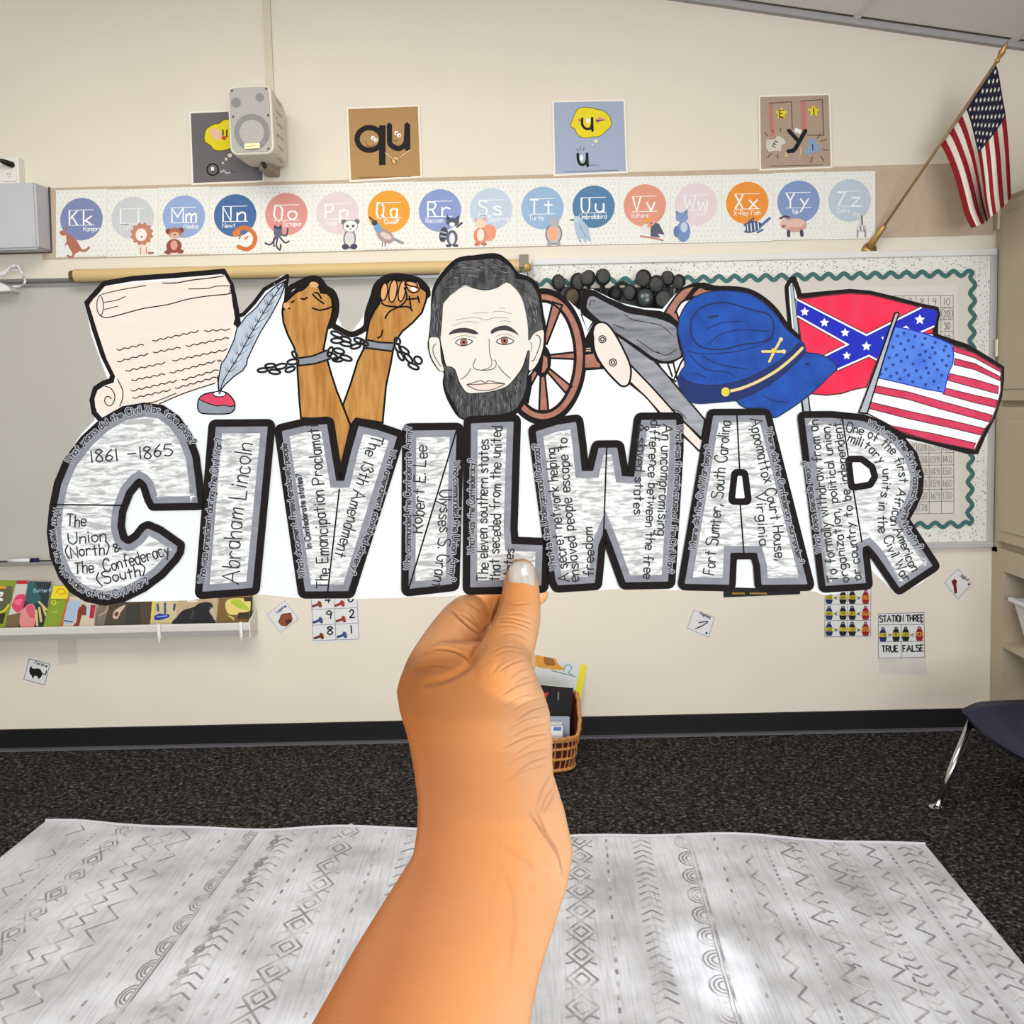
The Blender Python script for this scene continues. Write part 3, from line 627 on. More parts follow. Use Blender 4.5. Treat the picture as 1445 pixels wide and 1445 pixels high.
def d4(A):
    red, brn = flat(196, 122, 114), flat(96, 74, 52)
    A.fill(R4([(290, 240), (350, 235), (375, 770), (305, 790)]), red); A.fill(R4([(810, 200), (890, 195), (905, 690), (820, 690)]), red)
    for p in ([(290, 240), (660, 215)], [(655, 215), (672, 660)], [(810, 205), (1165, 180)], [(1160, 180), (1185, 760)], [(900, 760), (1185, 765)]): A.line(R4(p), 1.3, brn)
    for cx, cy, t in ((492, 405, 'E'), (1020, 365, 'I')):
        q = R4([(cx, cy)])[0]; A.fill(star(q[0], q[1], 10.4, inner=.5), flat(210, 150, 60)); A.fill(star(q[0], q[1], 9, inner=.52), flat(228, 214, 40))
        A.text(t, R4([(cx - 28, cy + 60), (cx + 32, cy + 60)]), 9.5, 1.5, flat(60, 40, 40))
    A.line(R4([(610, 680), (755, 840)]), 5.6, blk, smooth=False); A.line(R4([(890, 680), (720, 980), (680, 1015), (600, 1022)]), 5.8, blk, smooth=False)
    for p in ((740, 680), (790, 700)): q = R4([p])[0]; A.fill(ell(q[0], q[1], 2.6, 3.4), wht)
    A.fill(R4([(250, 830), (340, 830), (390, 825), (430, 765), (500, 800), (540, 830), (565, 890), (490, 930), (490, 1020), (400, 1010), (290, 1030), (240, 950)]), flat(212, 204, 194))
    A.text('E', R4([(350, 940), (400, 962)]), 8, 1.4, flat(90, 78, 64))
    A.fill(R4([(940, 830), (1000, 800), (1060, 850), (1090, 910), (1130, 940), (1090, 1040), (1000, 1050), (880, 1080), (865, 1030), (930, 970), (920, 900)]), flat(136, 160, 190))
    A.text('I', R4([(990, 1010), (1025, 1008)]), 8.5, 1.6, flat(36, 86, 96))
    for p in ([(222, 718), (268, 775)], [(345, 660), (362, 715)], [(480, 640), (474, 705)], [(328, 1055), (265, 1130)], [(430, 1075), (438, 1138)], [(1130, 725), (1075, 812)], [(1130, 860), (1230, 825)], [(1168, 988), (1255, 1008)], [(1000, 1115), (965, 1205)], [(1132, 1098), (1190, 1188)]): A.line(R4(p), 1.2, brn, smooth=False)
    A.line(R4([(570, 1050), (560, 1100), (600, 1080)]), 1.8, flat(214, 190, 120)); A.line(R4([(790, 960), (815, 1000), (800, 1080)]), 1.8, flat(214, 190, 140)); A.line(R4([(310, 1262), (1180, 1245)]), .8, flat(110, 90, 76))
picture_card([(1070, 134.5), (1172, 131.5), (1174.8, 237), (1071.5, 241)], (174, 152, 134), 'tan picture card with letters E I and a black letter y', d4)

# ------------------------------------------------------------------ speaker and cable raceway
rc = MB(); a_, b_ = at_y(375.5, -60, WY - .012), at_y(385, 118, WY - .012)
q0, q1 = at_y(379, 0, WY), at_y(386, 215, WY)
rc.hexa([(q1.x - .013, WY - .014, q1.z), (q1.x + .013, WY - .014, q1.z), (q1.x + .013, WY, q1.z), (q1.x - .013, WY, q1.z),
         (q0.x - .018, WY - .014, zt(q0.x) - .02), (q0.x + .008, WY - .014, zt(q0.x) - .02), (q0.x + .008, WY, zt(q0.x) - .02), (q0.x - .018, WY, zt(q0.x) - .02)], mat('raceway', (214, 202, 182), rough=.6))
rc.build('cable_raceway', label='narrow cream cable raceway running up the wall above the speaker', cat='raceway')
def speaker():
    yf, yb = 3.70, 3.95
    spm = mat('speaker_cream', (222, 214, 200), rough=.6, var=.05); gr = mat('speaker_grille', (176, 174, 170), rough=.75, var=.22, scale=(500, 500, 500), contrast=(.4, .6))
    dkg = mat('speaker_dark', (140, 138, 136), rough=.8, var=.2, scale=(500, 500, 500)); scr = flat(96, 90, 84)
    tl, tr, b2, b1 = [at_y(x, y, yf) for x, y in ((319.5, 121), (382.5, 118.5), (387, 217), (325, 219.5))]
    root = empty('wall_speaker', (tl + b2) / 2, label='cream box speaker with grey grille mounted on the wall, tilted slightly', cat='speaker')
    ex = ((tr - tl) + (b2 - b1)) / 2; ez = ((tl - b1) + (tr - b2)) / 2; c = (tl + tr + b1 + b2) / 4; w, h = ex.length / 2, ez.length / 2; ex.normalize(); ez.normalize(); ey = Vector((0, 1, 0))
    def P(x, z, y): return c + ex * x + ez * z + ey * y
    def rr(w, h, r, n=5): return [(sx * (w - r) + r * math.cos(a), sz * (h - r) + r * math.sin(a)) for sx, sz, a0 in ((1, 1, 0), (-1, 1, 90), (-1, -1, 180), (1, -1, 270)) for a in [math.radians(a0 + 90 * k / n) for k in range(n + 1)]]
    def loft(secs, m, name, parent):
        n = len(secs[0]); v = [p for s_ in secs for p in s_]; f = [(i * n + k, (i + 1) * n + k, (i + 1) * n + (k + 1) % n, i * n + (k + 1) % n) for i in range(len(secs) - 1) for k in range(n)]
        f += [tuple(range(n)), tuple(reversed(range((len(secs) - 1) * n, len(secs) * n)))]
        return mesh_obj(name, v, f, m, parent)
    body = loft([[P(x, z, y) for x, z in rr(w * s_, h * s_, .028 * s_)] for s_, y in ((.955, 0), (.99, .004), (1, .012), (1, .05), (.96, .2), (.90, .245))], spm, 'cabinet', root)
    loft([[P(x, z, y) for x, z in rr(w * .90, h * .925, .024)] for y in (-.004, .001)], gr, 'grille', root)
    def disc(x, z, r, y0, y1, m, name, parent=root): return loft([[P(x + r * math.cos(a), z + r * math.sin(a), y) for a in [2 * math.pi * k / 28 for k in range(28)]] for y in (y0, y1)], m, name, parent)
    disc(.004, -.045, w * .80, -.006, -.0035, dkg, 'woofer'); disc(.004, -.047, w * .56, -.0075, -.0055, gr, 'woofer_dome')
    disc(-w * .6, h * .5, .017, -.006, -.0035, dkg, 'tweeter'); disc(w * .48, h * .62, .015, -.006, -.0035, dkg, 'tweeter')
    for sx, sz in ((-.76, .84), (.8, .86), (-.76, .1), (.82, .1), (.76, -.86)): disc(w * sx, h * sz, .0045, -.006, -.0035, scr, 'screw')
    bd = loft([[P(w * .04 + x, -h * .77 + z, y) for x, z in ((-.028, -.009), (.028, -.009), (.028, .009), (-.028, .009))] for y in (-.0105, -.0055)], mat('badge_cream', (244, 222, 176), rough=.4), 'badge', root)
    T = Art(lambda x, y, hh: P(x, -y, -.0107 - hh), step=2e-5); T.line([(w * .04 - .018, h * .77 + .001), (w * .04 + .012, h * .77 - .001)], .0025, flat(214, 150, 70)); T.build('badge_print', parent=bd)
    # side vents
    for k in range(6):
        z0 = .09 - k * .042
        loft([[P(w * 1.0 - .006 + q, z0 - .0 + t, y) for q, t in ((-.004, -.0015), (.0075, -.0015), (.0075, .0015), (-.004, .0015))] for y in (.06 , .15)], mat('vent_shadow', (196, 184, 166)), 'vent_slot', root)
    for z0 in (.02, -.045): MB().ball(P(w * .99, z0, .06), .004, scr, n=8).build('side_screw', parent=root)
    bk = P(.01, -h * .9, .17)
    MB().bbox((bk.x - .03, 3.86, bk.z - .03), (bk.x + .02, 3.995, bk.z + .01), .004, mat('bracket_brown', (150, 136, 116), rough=.5)).tube([(bk.x - .005, 3.86, bk.z - .02), (bk.x - .005, 3.82, bk.z - .005)], .008, mat('bracket_dark', (60, 50, 44))).build('bracket', parent=root)
speaker()

# ------------------------------------------------------------------ grey wall box and outlet at the left
gb = mat('grey_metal_box', (190, 192, 198), rough=.45, var=.04)
root = empty('wall_box', at_y(20, 310, 3.9), label='light grey metal box mounted on the wall at left edge', cat='box')
fr = [at_y(x, y, 3.87) for x, y in ((-120, 262), (49, 257), (54, 351), (-120, 357))]
bkp = [at_y(x, y, WY - .002) for x, y in ((-100, 269), (69, 264.5), (72.5, 356), (-100, 360))]
m_ = MB(); m_.add(fr + bkp, [(0, 3, 2, 1), (4, 5, 6, 7), (0, 1, 5, 4), (1, 2, 6, 5), (2, 3, 7, 6), (3, 0, 4, 7)], gb)
bx = m_.build('box', parent=root)
bm = bmesh.new(); bm.from_mesh(bx.data); bmesh.ops.bevel(bm, geom=bm.edges[:], offset=.008, segments=2, affect='EDGES'); bm.to_mesh(bx.data); bm.free()
MB().tube([bkp[1] + Vector((.003, -.004, 0)), bkp[2] + Vector((.003, -.004, 0)), bkp[3] + Vector((0, -.004, -.004))], .004, flat(70, 70, 76), n=6).build('back_gasket', parent=root)
oroot = empty('power_outlet', at_y(10, 238, 3.96), label='white surface mounted outlet box above the grey wall box', cat='outlet')
om = mat('outlet_white', (232, 228, 220), rough=.5)
p0, p1 = at_y(-30, 222, 3.95), at_y(27.5, 260, 3.95)
ob = MB().bbox((p0.x, 3.95, p1.z), (p1.x, WY, p0.z), .004, om).build('housing', parent=oroot)
s0, s1 = at_y(3, 226, 3.949), at_y(24, 256, 3.949)
fp_ = MB().bbox((s0.x, 3.945, s1.z), (s1.x, 3.9505, s0.z), .0015, om).build('face_plate', parent=oroot)
for cx, cy in ((12.5, 246.5),):
    c = at_y(cx, cy, 3.945)
    k = MB(); k.tube([(c.x, 3.9452, c.z), (c.x, 3.9425, c.z)], .012, om, n=20)
    for dx_ in (-.005, .005): k.box((c.x + dx_ - .001, 3.942, c.z - .001), (c.x + dx_ + .001, 3.9426, c.z + .006), blk)
    k.box((c.x - .0015, 3.942, c.z - .008), (c.x + .0015, 3.9426, c.z - .004), blk); k.build('socket', parent=fp_)
pl = MB(); w0 = at_y(17, 232.5, 3.94); w1 = at_y(5, 228, 3.91)
pl.tube([w0 + Vector((0, .006, 0)), w0, w1, w1 + Vector((-.02, -.01, .008)), at_y(-30, 224, 3.88)], [.009, .012, .010, .004, .004], mat('black_plug', (14, 14, 15), rough=.5))
pl.build('power_plug', label='black power plug in the white outlet at left edge', cat='plug', smooth=True)
# ------------------------------------------------------------------ whiteboard, its rail, tray and the map case
wb = empty('whiteboard', at_y(370, 600, WY), label='large whiteboard behind the left part of the paper poster', cat='whiteboard')
bz1, bz0 = at_y(100, 399, WY).z, at_y(40, 790, WY).z
bx1 = at_y(742, 600, WY).x; bx0 = at_y(-160, 600, WY).x
wbm = mat('whiteboard_face', (184, 182, 175), rough=.35, var=.04, scale=(2, 2, 2), spec=.25)
alum = mat('aluminium', (168, 168, 168), rough=.35, metal=.7)
MB().box((bx0, WY - .014, bz0), (bx1, WY - .002, bz1), wbm).build('writing_surface', parent=wb)
MB().box((bx0, WY - .02, bz1 - .003), (bx1, WY, bz1 + .008), mat('rail_grey', (120, 120, 122), rough=.5)).box((bx0, WY - .024, bz1 - .014), (bx1, WY, bz1 - .003), alum).build('top_rail', parent=wb)
MB().bbox((bx0, WY - .07, bz0 - .012), (bx1, WY - .0, bz0 - .004), .002, alum).box((bx0, WY - .012, bz0 - .004), (bx1, WY - .002, bz0 + .016), flat(12, 12, 14)).box((bx0, WY - .073, bz0 - .014), (bx1, WY - .069, bz0 + .001), alum).build('marker_tray', parent=wb)
MB().box((bx1, WY - .02, bz0 - .012), (bx1 + .018, WY, bz1 + .008), alum).build('side_frame', parent=wb)
mk = empty('dry_erase_marker', at_y(35, 792, WY - .045), label='white dry erase marker with dark blue cap on the tray', cat='marker')
a0 = mk.location.copy(); a0.z = bz0 + .0045
k_ = at_y(12, 790, WY - .045).x, at_y(43, 790, WY - .045).x, at_y(54, 790, WY - .045).x
MB().tube([(k_[0], a0.y, a0.z), (k_[1], a0.y, a0.z)], .0085, flat(225, 225, 228), n=12).build('barrel', parent=mk, smooth=True)
MB().tube([(k_[1], a0.y, a0.z), (k_[2], a0.y, a0.z)], .009, flat(20, 26, 80), n=12).build('cap', parent=mk, smooth=True)
# rolled map case
mc = empty('map_case', at_y(420, 382, 3.93), label='long tan pull-down map roller hung above the whiteboard', cat='map roller')
ta, tb = at_y(106, 389, 3.93), at_y(733, 374.5, 3.93)
tanm = mat('map_case_tan', (206, 180, 128), rough=.45, var=.06, scale=(2, 60, 60))
MB().tube([ta, tb], .0245, tanm, n=24).build('tube', parent=mc, smooth=False)
e_ = (tb - ta).normalized()
MB().tube([ta - e_ * .022, ta - e_ * .018, ta], [.012, .02, .022], mat('bronze', (120, 96, 66), rough=.4, metal=.5), n=16).build('end_cap', parent=mc)
MB().bbox((tb.x, 3.9, tb.z - .012), (tb.x + .036, 3.96, tb.z + .038), .003, mat('bracket_grey', (128, 122, 112), rough=.5)).ball((tb.x + .03, 3.9, tb.z - .012), .018, mat('brass_end', (186, 150, 96), rough=.4, metal=.4)).build('hanging_bracket', parent=mc)
MB().tube([ta + Vector((-.35, .03, -.01)), ta + Vector((0, .03, -.01))], .006, alum, n=8).build('hanging_rod', parent=mc)
# white cable with adapter
cw = mat('cable_white', (224, 224, 226), rough=.45)
cbm = MB()
cbm.tube([at_y(x, y, 3.9 + .02 * math.sin(i)) for i, (x, y) in enumerate(crom([(-20, 392), (2, 388), (14, 380), (20, 375), (28, 381), (34, 392), (35, 399), (28, 404), (17, 404)], n=4))], .0045, cw, n=8)
cbm.tube([at_y(x, y, 3.91) for x, y in crom([(14, 379), (22, 382), (28, 379), (20, 374), (8, 382), (-4, 388)], n=4)], .0035, cw, n=8)
cb_ = cbm.build('cable_loop', label='loop of thin white cable hanging on the whiteboard rail at left', cat='cable', smooth=True)
a = at_y(-14, 398, 3.93); b = at_y(20, 408, 3.93)
MB().hexa([(a.x, 3.91, a.z - .04), (b.x, 3.91, b.z - .008), (b.x, 3.98, b.z - .008), (a.x, 3.965, a.z - .04), (a.x, 3.91, a.z + .015), (b.x - .02, 3.91, b.z + .012), (b.x - .02, 3.98, b.z + .012), (a.x, 3.98, a.z + .015)], cw).build('power_adapter', label='white power adapter hanging under the cable loop at left', cat='adapter')

# ------------------------------------------------------------------ bulletin board
bb = empty('bulletin_board', at_y(1070, 570, WY), label='grey framed bulletin board with dotted border and teal scalloped trim', cat='bulletin board')
pL, pRx = at_y(756, 600, WY).x, at_y(1394, 600, WY).x; pT, pB = at_y(1070, 366, WY).z, at_y(1350, 765, WY).z
frm = mat('board_frame', (186, 184, 182), rough=.5)
ft = .026
BOARD = WY - .012
MB().box((pL, BOARD, pB), (pRx, WY - .001, pT), mat('board_paper', (214, 209, 201), rough=.9, var=.03, scale=(4, 4, 4))).build('backing_paper', parent=bb)
for n_, lo, hi in (('top', (pL, WY - .022, pT - .006), (pRx + .02, WY, pT + .020)), ('bottom', (pL, WY - .022, pB - .022), (pRx + .02, WY, pB + .004)), ('side', (pRx - .006, WY - .022, pB + .004), (pRx + .0205, WY - .0005, pT - .006)), ('side', (pL - .02, WY - .022, pB + .004), (pL + .004, WY - .0005, pT - .006))):
    MB().bbox(lo, hi, .003, mat('frame_white', (222, 222, 220)) if n_ == 'top' else frm).build('frame_rail', parent=bb)
bord = mat('border_white', (230, 229, 224), rough=.8)
BWd = .062
for lo, hi in (((pL, pT - BWd), (pRx, pT)), ((pL, pB), (pRx, pB + BWd)), ((pRx - BWd, pB + BWd), (pRx, pT - BWd))):
    A = Art(lambda x, y, h: Vector((x, BOARD - .0005 - h, -y)), step=1e-5); A.fill([(lo[0], -lo[1]), (hi[0], -lo[1]), (hi[0], -hi[1]), (lo[0], -hi[1])], bord)
    st = A.build('border_strip', parent=bb)
    Dt = Art(lambda x, y, h: Vector((x, BOARD - .0007 - h, -y)), step=1e-6)
    for _ in range(int((hi[0] - lo[0]) * (hi[1] - lo[1]) * 4200)):
        x, z = rnd.uniform(lo[0] + .004, hi[0] - .004), rnd.uniform(lo[1] + .004, hi[1] - .004)
        Dt.fill(ell(x, -z, .0022, .0022, n=6), dotd if rnd.random() < .55 else dotg)
    Dt.build('dot_print', parent=st, kind='stuff')
teal = mat('teal_trim', (66, 112, 112), rough=.8, var=.12, scale=(300, 300, 300))
def wave(p, q, inward, n):
    p, q = Vector(p), Vector(q); d = (q - p); L_ = d.length; d.normalize(); nn = Vector((-d.y, d.x)); o = []
    for k in range(n * 8 + 1):
        t = k / (n * 8); o.append(p + d * (L_ * t) + nn * (.010 * math.sin(2 * math.pi * n * t)))
    return o
ti = BWd + .012
T = Art(lambda x, y, h: Vector((x, BOARD - .0012 - h, -y)), step=1e-5)
xa, xb, za, zb_ = pL + .01, pRx - ti, pB + ti, pT - ti
w1 = wave((xa, -zb_), (xb, -zb_), 1, int((xb - xa) / .061)); w2 = wave((xb, -zb_), (xb, -za), 1, int((zb_ - za) / .061)); w3 = wave((xb, -za), (xa, -za), 1, int((xb - xa) / .061))
for w_ in (w1, w2, w3):
    T.line(w_, .0175, teal, smooth=False)
T.build('scalloped_trim', parent=bb)
# hundreds chart
pen = mat('pencil_grey', (120, 118, 120), rough=.9, var=.1)
ch = slab([(1158, 407), (1352, 402), (1353, 727), (1160, 731)], BOARD, .0008, mat('chart_paper', (218, 214, 207), rough=.9), 'number_chart', label='handwritten number grid on paper pinned to the bulletin board', cat='chart')
A = Art(lambda x, y, h: at_y(x, y, BOARD - .0009 - h), step=2e-5)
gx = lambda c, r: 1345 - (10 - c) * 17.4 + r * .06; gy_ = lambda c, r: 416.5 + r * 17.1 + (10 - c) * .25
for c in range(11): A.line([(gx(c, 0), gy_(c, 0)), (gx(c, 18), gy_(c, 18))], .8, pen, smooth=False)
for r in range(19): A.line([(gx(0, r), gy_(0, r)), (gx(10, r), gy_(10, r))], .8, pen, smooth=False)
for r in range(18):
    for c in range(10):
        v = r * 10 + c + 1
        if v > 178: continue
        s_ = str(v); x0, y0 = gx(c, r), gy_(c, r); wd = 3.6 * len(s_) + 1.2
        A.text(s_, [(x0 + 8.7 - wd / 2, y0 + 13.5), (x0 + 8.7 + wd / 2, y0 + 13.3)], 9.5, .75, pen, jit=.3)
c = (gx(9, 1) + 8.7, gy_(9, 1) + 8.6); A.line(ell(c[0], c[1], 8, 8.6, n=20), .8, pen, closed=True, smooth=False)
A.build('grid_writing', parent=ch)

# ------------------------------------------------------------------ headphones hanging in a row behind the cannon
hpm = mat('headphone_black', (26, 25, 27), rough=.55, var=.2); pad = mat('headphone_pad', (74, 74, 74), rough=.8, var=.3, scale=(60, 60, 60))
pad2 = mat('headphone_pad_worn', (96, 88, 66), rough=.85, var=.35, scale=(60, 60, 60)); shiny = mat('headphone_shell', (46, 60, 60), rough=.25, var=.2, spec=.6)
HP = [  # band centre px, band radius px, cup a px, cup b px, cup radius, label detail
 ((790, 402), 12, (788, 399), (800, 416), 9, 'small black headphones hanging leftmost, beside the drawn cannon wheel', pad),
 ((812, 404), 14, (806, 418), (815, 398), 10, 'black headphones with a worn brown pad beside the drawn cannon wheel', pad2),
 ((838, 398), 15, (830, 393), (851, 391), 9.5, 'black headphones with two raised round pads left of the hanging band', pad),
 ((877, 402), 11, (868, 414), (889, 413), 9, 'black headphones with the headband arched up, above the cannon barrel', hpm),
 ((912, 405), 15, (908, 393), (926, 401), 10, 'black headphones with large grey pads above the cannon barrel', pad),
 ((925, 420), 15, (911, 421), (936, 424), 11, 'black headphones with a glossy round shell above the cannon barrel', shiny),
 ((950, 404), 13, (942, 393), (958, 398), 8.5, 'black headphones hanging rightmost, beside the small cannon wheel', pad)]
for i, (bc, brd, ca, cb2, crd, lb, pm) in enumerate(HP):
    y0 = 3.95 - .03 * (i % 3)
    r = empty('headphones', at_y(bc[0], bc[1], y0), label=lb, cat='headphones', group='headphones hung in a row on the bulletin board')
    s = y0 / F
    pts = []
    ang0 = 200 if i in (3,) else 170
    pa, pb2 = at_y(*ca, y0), at_y(*cb2, y0); mid = (pa + pb2) / 2; ax = (pb2 - pa); Lx = ax.length / 2 + 1e-4; ax.normalize(); down = Vector((0, 0, 1)) if i == 3 else Vector((0, .15, -1)).normalized()
    for k in range(13):
        t = math.pi * k / 12; pts.append(mid - ax * (math.cos(t) * Lx) + down * (math.sin(t) * brd * s * (1.9 if i != 3 else 1.3)) + Vector((0, .004, 0)))
    MB().tube(pts, .008, hpm, n=8).build('headband', parent=r, smooth=True)
    for q, cc in enumerate((pa, pb2)):
        R_ = crd * s * 1.14; rt = Matrix.Rotation(rnd.uniform(-.5, .5), 3, 'Z') @ Matrix.Rotation(rnd.uniform(-.3, .3), 3, 'X')
        e = MB().ball(cc + Vector((0, -.004, 0)), R_, hpm, sc=(1, .62, 1.12), n=16, rot=rt).build('ear_cup', parent=r, smooth=True)
        MB().ball(cc + rt @ Vector((0, -R_ * .42, 0)), R_ * .9, pm if q == 0 else pad, sc=(.95, .38, 1.05), n=14, rot=rt).build('ear_pad', parent=e, smooth=True)
    for tpt in (pa, pb2):
        MB().tube([tpt + Vector((0, .012, -.01)), tpt + Vector((.01, .012, -.1)), mid + Vector((0, .012, -.16))], .007, hpm, n=6).build('cord', parent=r)
# black mesh pouch rail the headphones hang on
q0, q1 = at_y(812, 410, 3.97), at_y(950, 436, 3.97)
MB().bbox((q0.x, 3.955, q1.z - .04), (q1.x, 3.985, q0.z + .006), .004, hpm).build('headphone_rack', label='black rack holding the headphones behind the cannon drawing', cat='rack')

# ------------------------------------------------------------------ small cards and sheets on the wall
paperm = mat('print_paper', (222, 222, 222), rough=.8, var=.03)
def sheet(name, out, label, cat, draw, group=None, m=paperm, off=0):
    s = slab(out, WY - off, .001, m, name, label=label, cat=cat, group=group)
    A = Art(lambda x, y, h: at_y(x, y, WY - off - .0012 - h), h0=1e-4, step=1.5e-5); draw(A)
    if A.v: A.build('print', parent=s)
    return s
def quad(cx, cy, w, h, deg): 
    c_, s_ = math.cos(math.radians(deg)), math.sin(math.radians(deg)); return [(cx + x * c_ - y * s_, cy + x * s_ + y * c_) for x, y in ((-w, -h), (w, -h), (w, h), (-w, h))]
def loc(cx, cy, deg):
    c_, s_ = math.cos(math.radians(deg)), math.sin(math.radians(deg)); return lambda pts: [(cx + x * c_ - y * s_, cy + x * s_ + y * c_) for x, y in pts]
def dcat(A):
    L = loc(52, 948, 15); A.line(quad(52, 948, 15, 15, 15), .7, blk, smooth=False, closed=True)
    A.fill(crom(L([(-11, 0), (-10, -6), (-7, -3), (-3, -4), (3, -5), (7, -1), (8, 4), (5, 9), (2, 6), (-2, 7), (-3, 11), (-6, 7), (-9, 5)]), True), blk); A.line(L([(7, 0), (12, 1), (13, -5)]), 1.6, blk)
    A.text('Feirah', L([(-6, -10), (8, -10)]), 4, .8, flat(70, 70, 76)); A.fill(L(ell(11, -11, 1.5, 1.5, n=8)), blk)
sheet('picture_tag', quad(52, 948, 17, 17, 15), 'small white tag with black cat picture low on the wall at left', 'card', dcat, 'small tilted picture tags on the wall')
def dbarn(A):
    L = loc(399, 870, -37); A.line(quad(399, 870, 16, 16, -37), .6, flat(150, 150, 160), smooth=False, closed=True)
    K = lambda p: [(360 + x / 4.516, 780 + y / 4.516) for x, y in p]
    A.fill(K([(145, 440), (175, 388), (230, 382), (240, 430), (200, 470), (165, 465)]), flat(140, 76, 52)); A.line(K([(150, 440), (168, 395), (228, 384)]), 1, flat(70, 36, 26), smooth=False)
    A.fill(K([(190, 430), (225, 420), (235, 440), (200, 465)]), flat(90, 40, 30)); A.text('Toguin', K([(140, 390), (185, 350)]), 4, .8, flat(70, 70, 90)); A.fill(ell(402.5, 856, 1.8, 1.8, n=8), flat(50, 90, 150))
sheet('picture_tag', quad(399, 870, 17.5, 16, -37), 'small white tag with brown barn picture right of the book ledge', 'card', dbarn, 'small tilted picture tags on the wall')
def dseven(A):
    K = lambda p: [(960 + x / 4.014, 820 + y / 4.014) for x, y in p]
    A.line(K([(75, 165), (193, 205), (160, 318), (40, 265)]), .6, flat(120, 120, 130), smooth=False, closed=True)
    A.line(K([(105, 235), (155, 230), (120, 255), (85, 270)]), 1.5, blk, taper=False); A.text('Paphiag', K([(110, 190), (168, 212)]), 4.2, .8, flat(60, 60, 66)); A.fill(ell(997, 893.5, 1.8, 1.8, n=8), flat(40, 80, 120)); A.line(K([(100, 262), (120, 258)]), 1.4, blk)
sheet('picture_tag', [(978.5, 860), (1009, 871), (999.5, 901), (969, 887)], 'small white tag with black line sketch below the W and A letters', 'card', dseven, 'small tilted picture tags on the wall')
def dflash(A):
    K = lambda p: [(1045 + x / 3.6125, 780 + y / 3.6125) for x, y in p]
    A.line(K([(1108, 82), (1178, 158), (1108, 236), (1040, 152)]), .6, flat(120, 116, 110), smooth=False, closed=True)
    A.fill(K([(1075, 145), (1090, 133), (1104, 142), (1100, 160), (1105, 205), (1090, 210), (1085, 170)]), flat(120, 22, 26)); A.line(K([(1080, 150), (1100, 146)]), 1.4, flat(60, 12, 14))
    A.text('Jegkuf', K([(1118, 118), (1158, 146)]), 4, .8, flat(60, 56, 56)); A.fill(ell(1367, 824.5, 1.6, 1.6, n=8), blk)
sheet('picture_tag', [(1351.5, 801), (1373, 824), (1351.5, 847.5), (1330, 822)], 'small white tag with dark red flashlight picture right of the letter R', 'card', dflash, 'small tilted picture tags on the wall')
lnb = flat(110, 120, 150)
def dgrid(A):
    K = lambda p: [(360 + x / 4.516, 780 + y / 4.516) for x, y in p]
    for p in ([(355, 200), (370, 560)], [(500, 200), (515, 555)], [(645, 200), (662, 550)], [(358, 362), (650, 350)], [(363, 462), (658, 448)], [(370, 560), (662, 550)], [(352, 262), (646, 250)], [(350, 200), (645, 195)]): A.line(K(p), .7, lnb, smooth=False)
    for (x, y, n_, col) in ((395, 330, '4', (150, 50, 40)), (540, 325, '6', (190, 40, 45)), (402, 432, '9', (40, 80, 160)), (548, 425, '2', (180, 40, 45)), (408, 533, '8', (110, 44, 36)), (555, 525, '1', (40, 80, 160))):
        A.line(K([(x - 30, y + 12), (x + 5, y)]), 3.4, flat(40, 30, 30), smooth=False); A.line(K([(x - 26, y + 10), (x + 5, y)]), 2.2, flat(*col), smooth=False); A.line(K([(x + 12, y - 14), (x + 22, y + 10)]), 5.2, flat(60, 46, 40), smooth=False); A.line(K([(x + 13, y - 12), (x + 21, y + 8)]), 3.8, flat(*col), smooth=False); A.line(K([(x + 28, y - 16), (x + 32, y + 4)]), 1.6, flat(220, 190, 120), smooth=False)
        A.text(n_, K([(x + 54, y - 12), (x + (86 if n_ != '1' else 66), y - 13)]), 11, 1.9, flat(24, 26, 34))
sheet('number_sheet', [(437, 824), (505, 821), (508.5, 904.5), (441.5, 907)], 'white sheet of numbers with small flashlights below the letter V', 'poster', dgrid)
def lantern(A, x, y, col, sc=1.0, num='24', orange=False):
    b_ = flat(*col); A.fill(ell(x, y - 8 * sc, 2.6 * sc, 3 * sc, n=12), b_); A.fill(ell(x, y - 8.4 * sc, 1 * sc, 1 * sc, n=8), flat(200, 196, 190))
    A.fill([(x - 3 * sc, y - 7 * sc), (x + 3 * sc, y - 7 * sc), (x + 5.6 * sc, y - 1 * sc), (x + 5.6 * sc, y + 4 * sc), (x + 3.8 * sc, y + 10 * sc), (x - 3.8 * sc, y + 10 * sc), (x - 5.6 * sc, y + 4 * sc), (x - 5.6 * sc, y - 1 * sc)], b_)
    A.fill([(x - 6 * sc, y - 2.4 * sc), (x + 6 * sc, y - 2.4 * sc), (x + 6 * sc, y + 3.4 * sc), (x - 6 * sc, y + 3.4 * sc)], flat(238, 150, 60) if orange else flat(214, 200, 70)); A.text(num, [(x - 4 * sc, y + 2.4 * sc), (x + 4 * sc, y + 2.3 * sc)], 4 * sc, .8 * sc, flat(50, 40, 30))
nv, bk_, rd = (30, 44, 100), (26, 22, 26), (150, 26, 32)
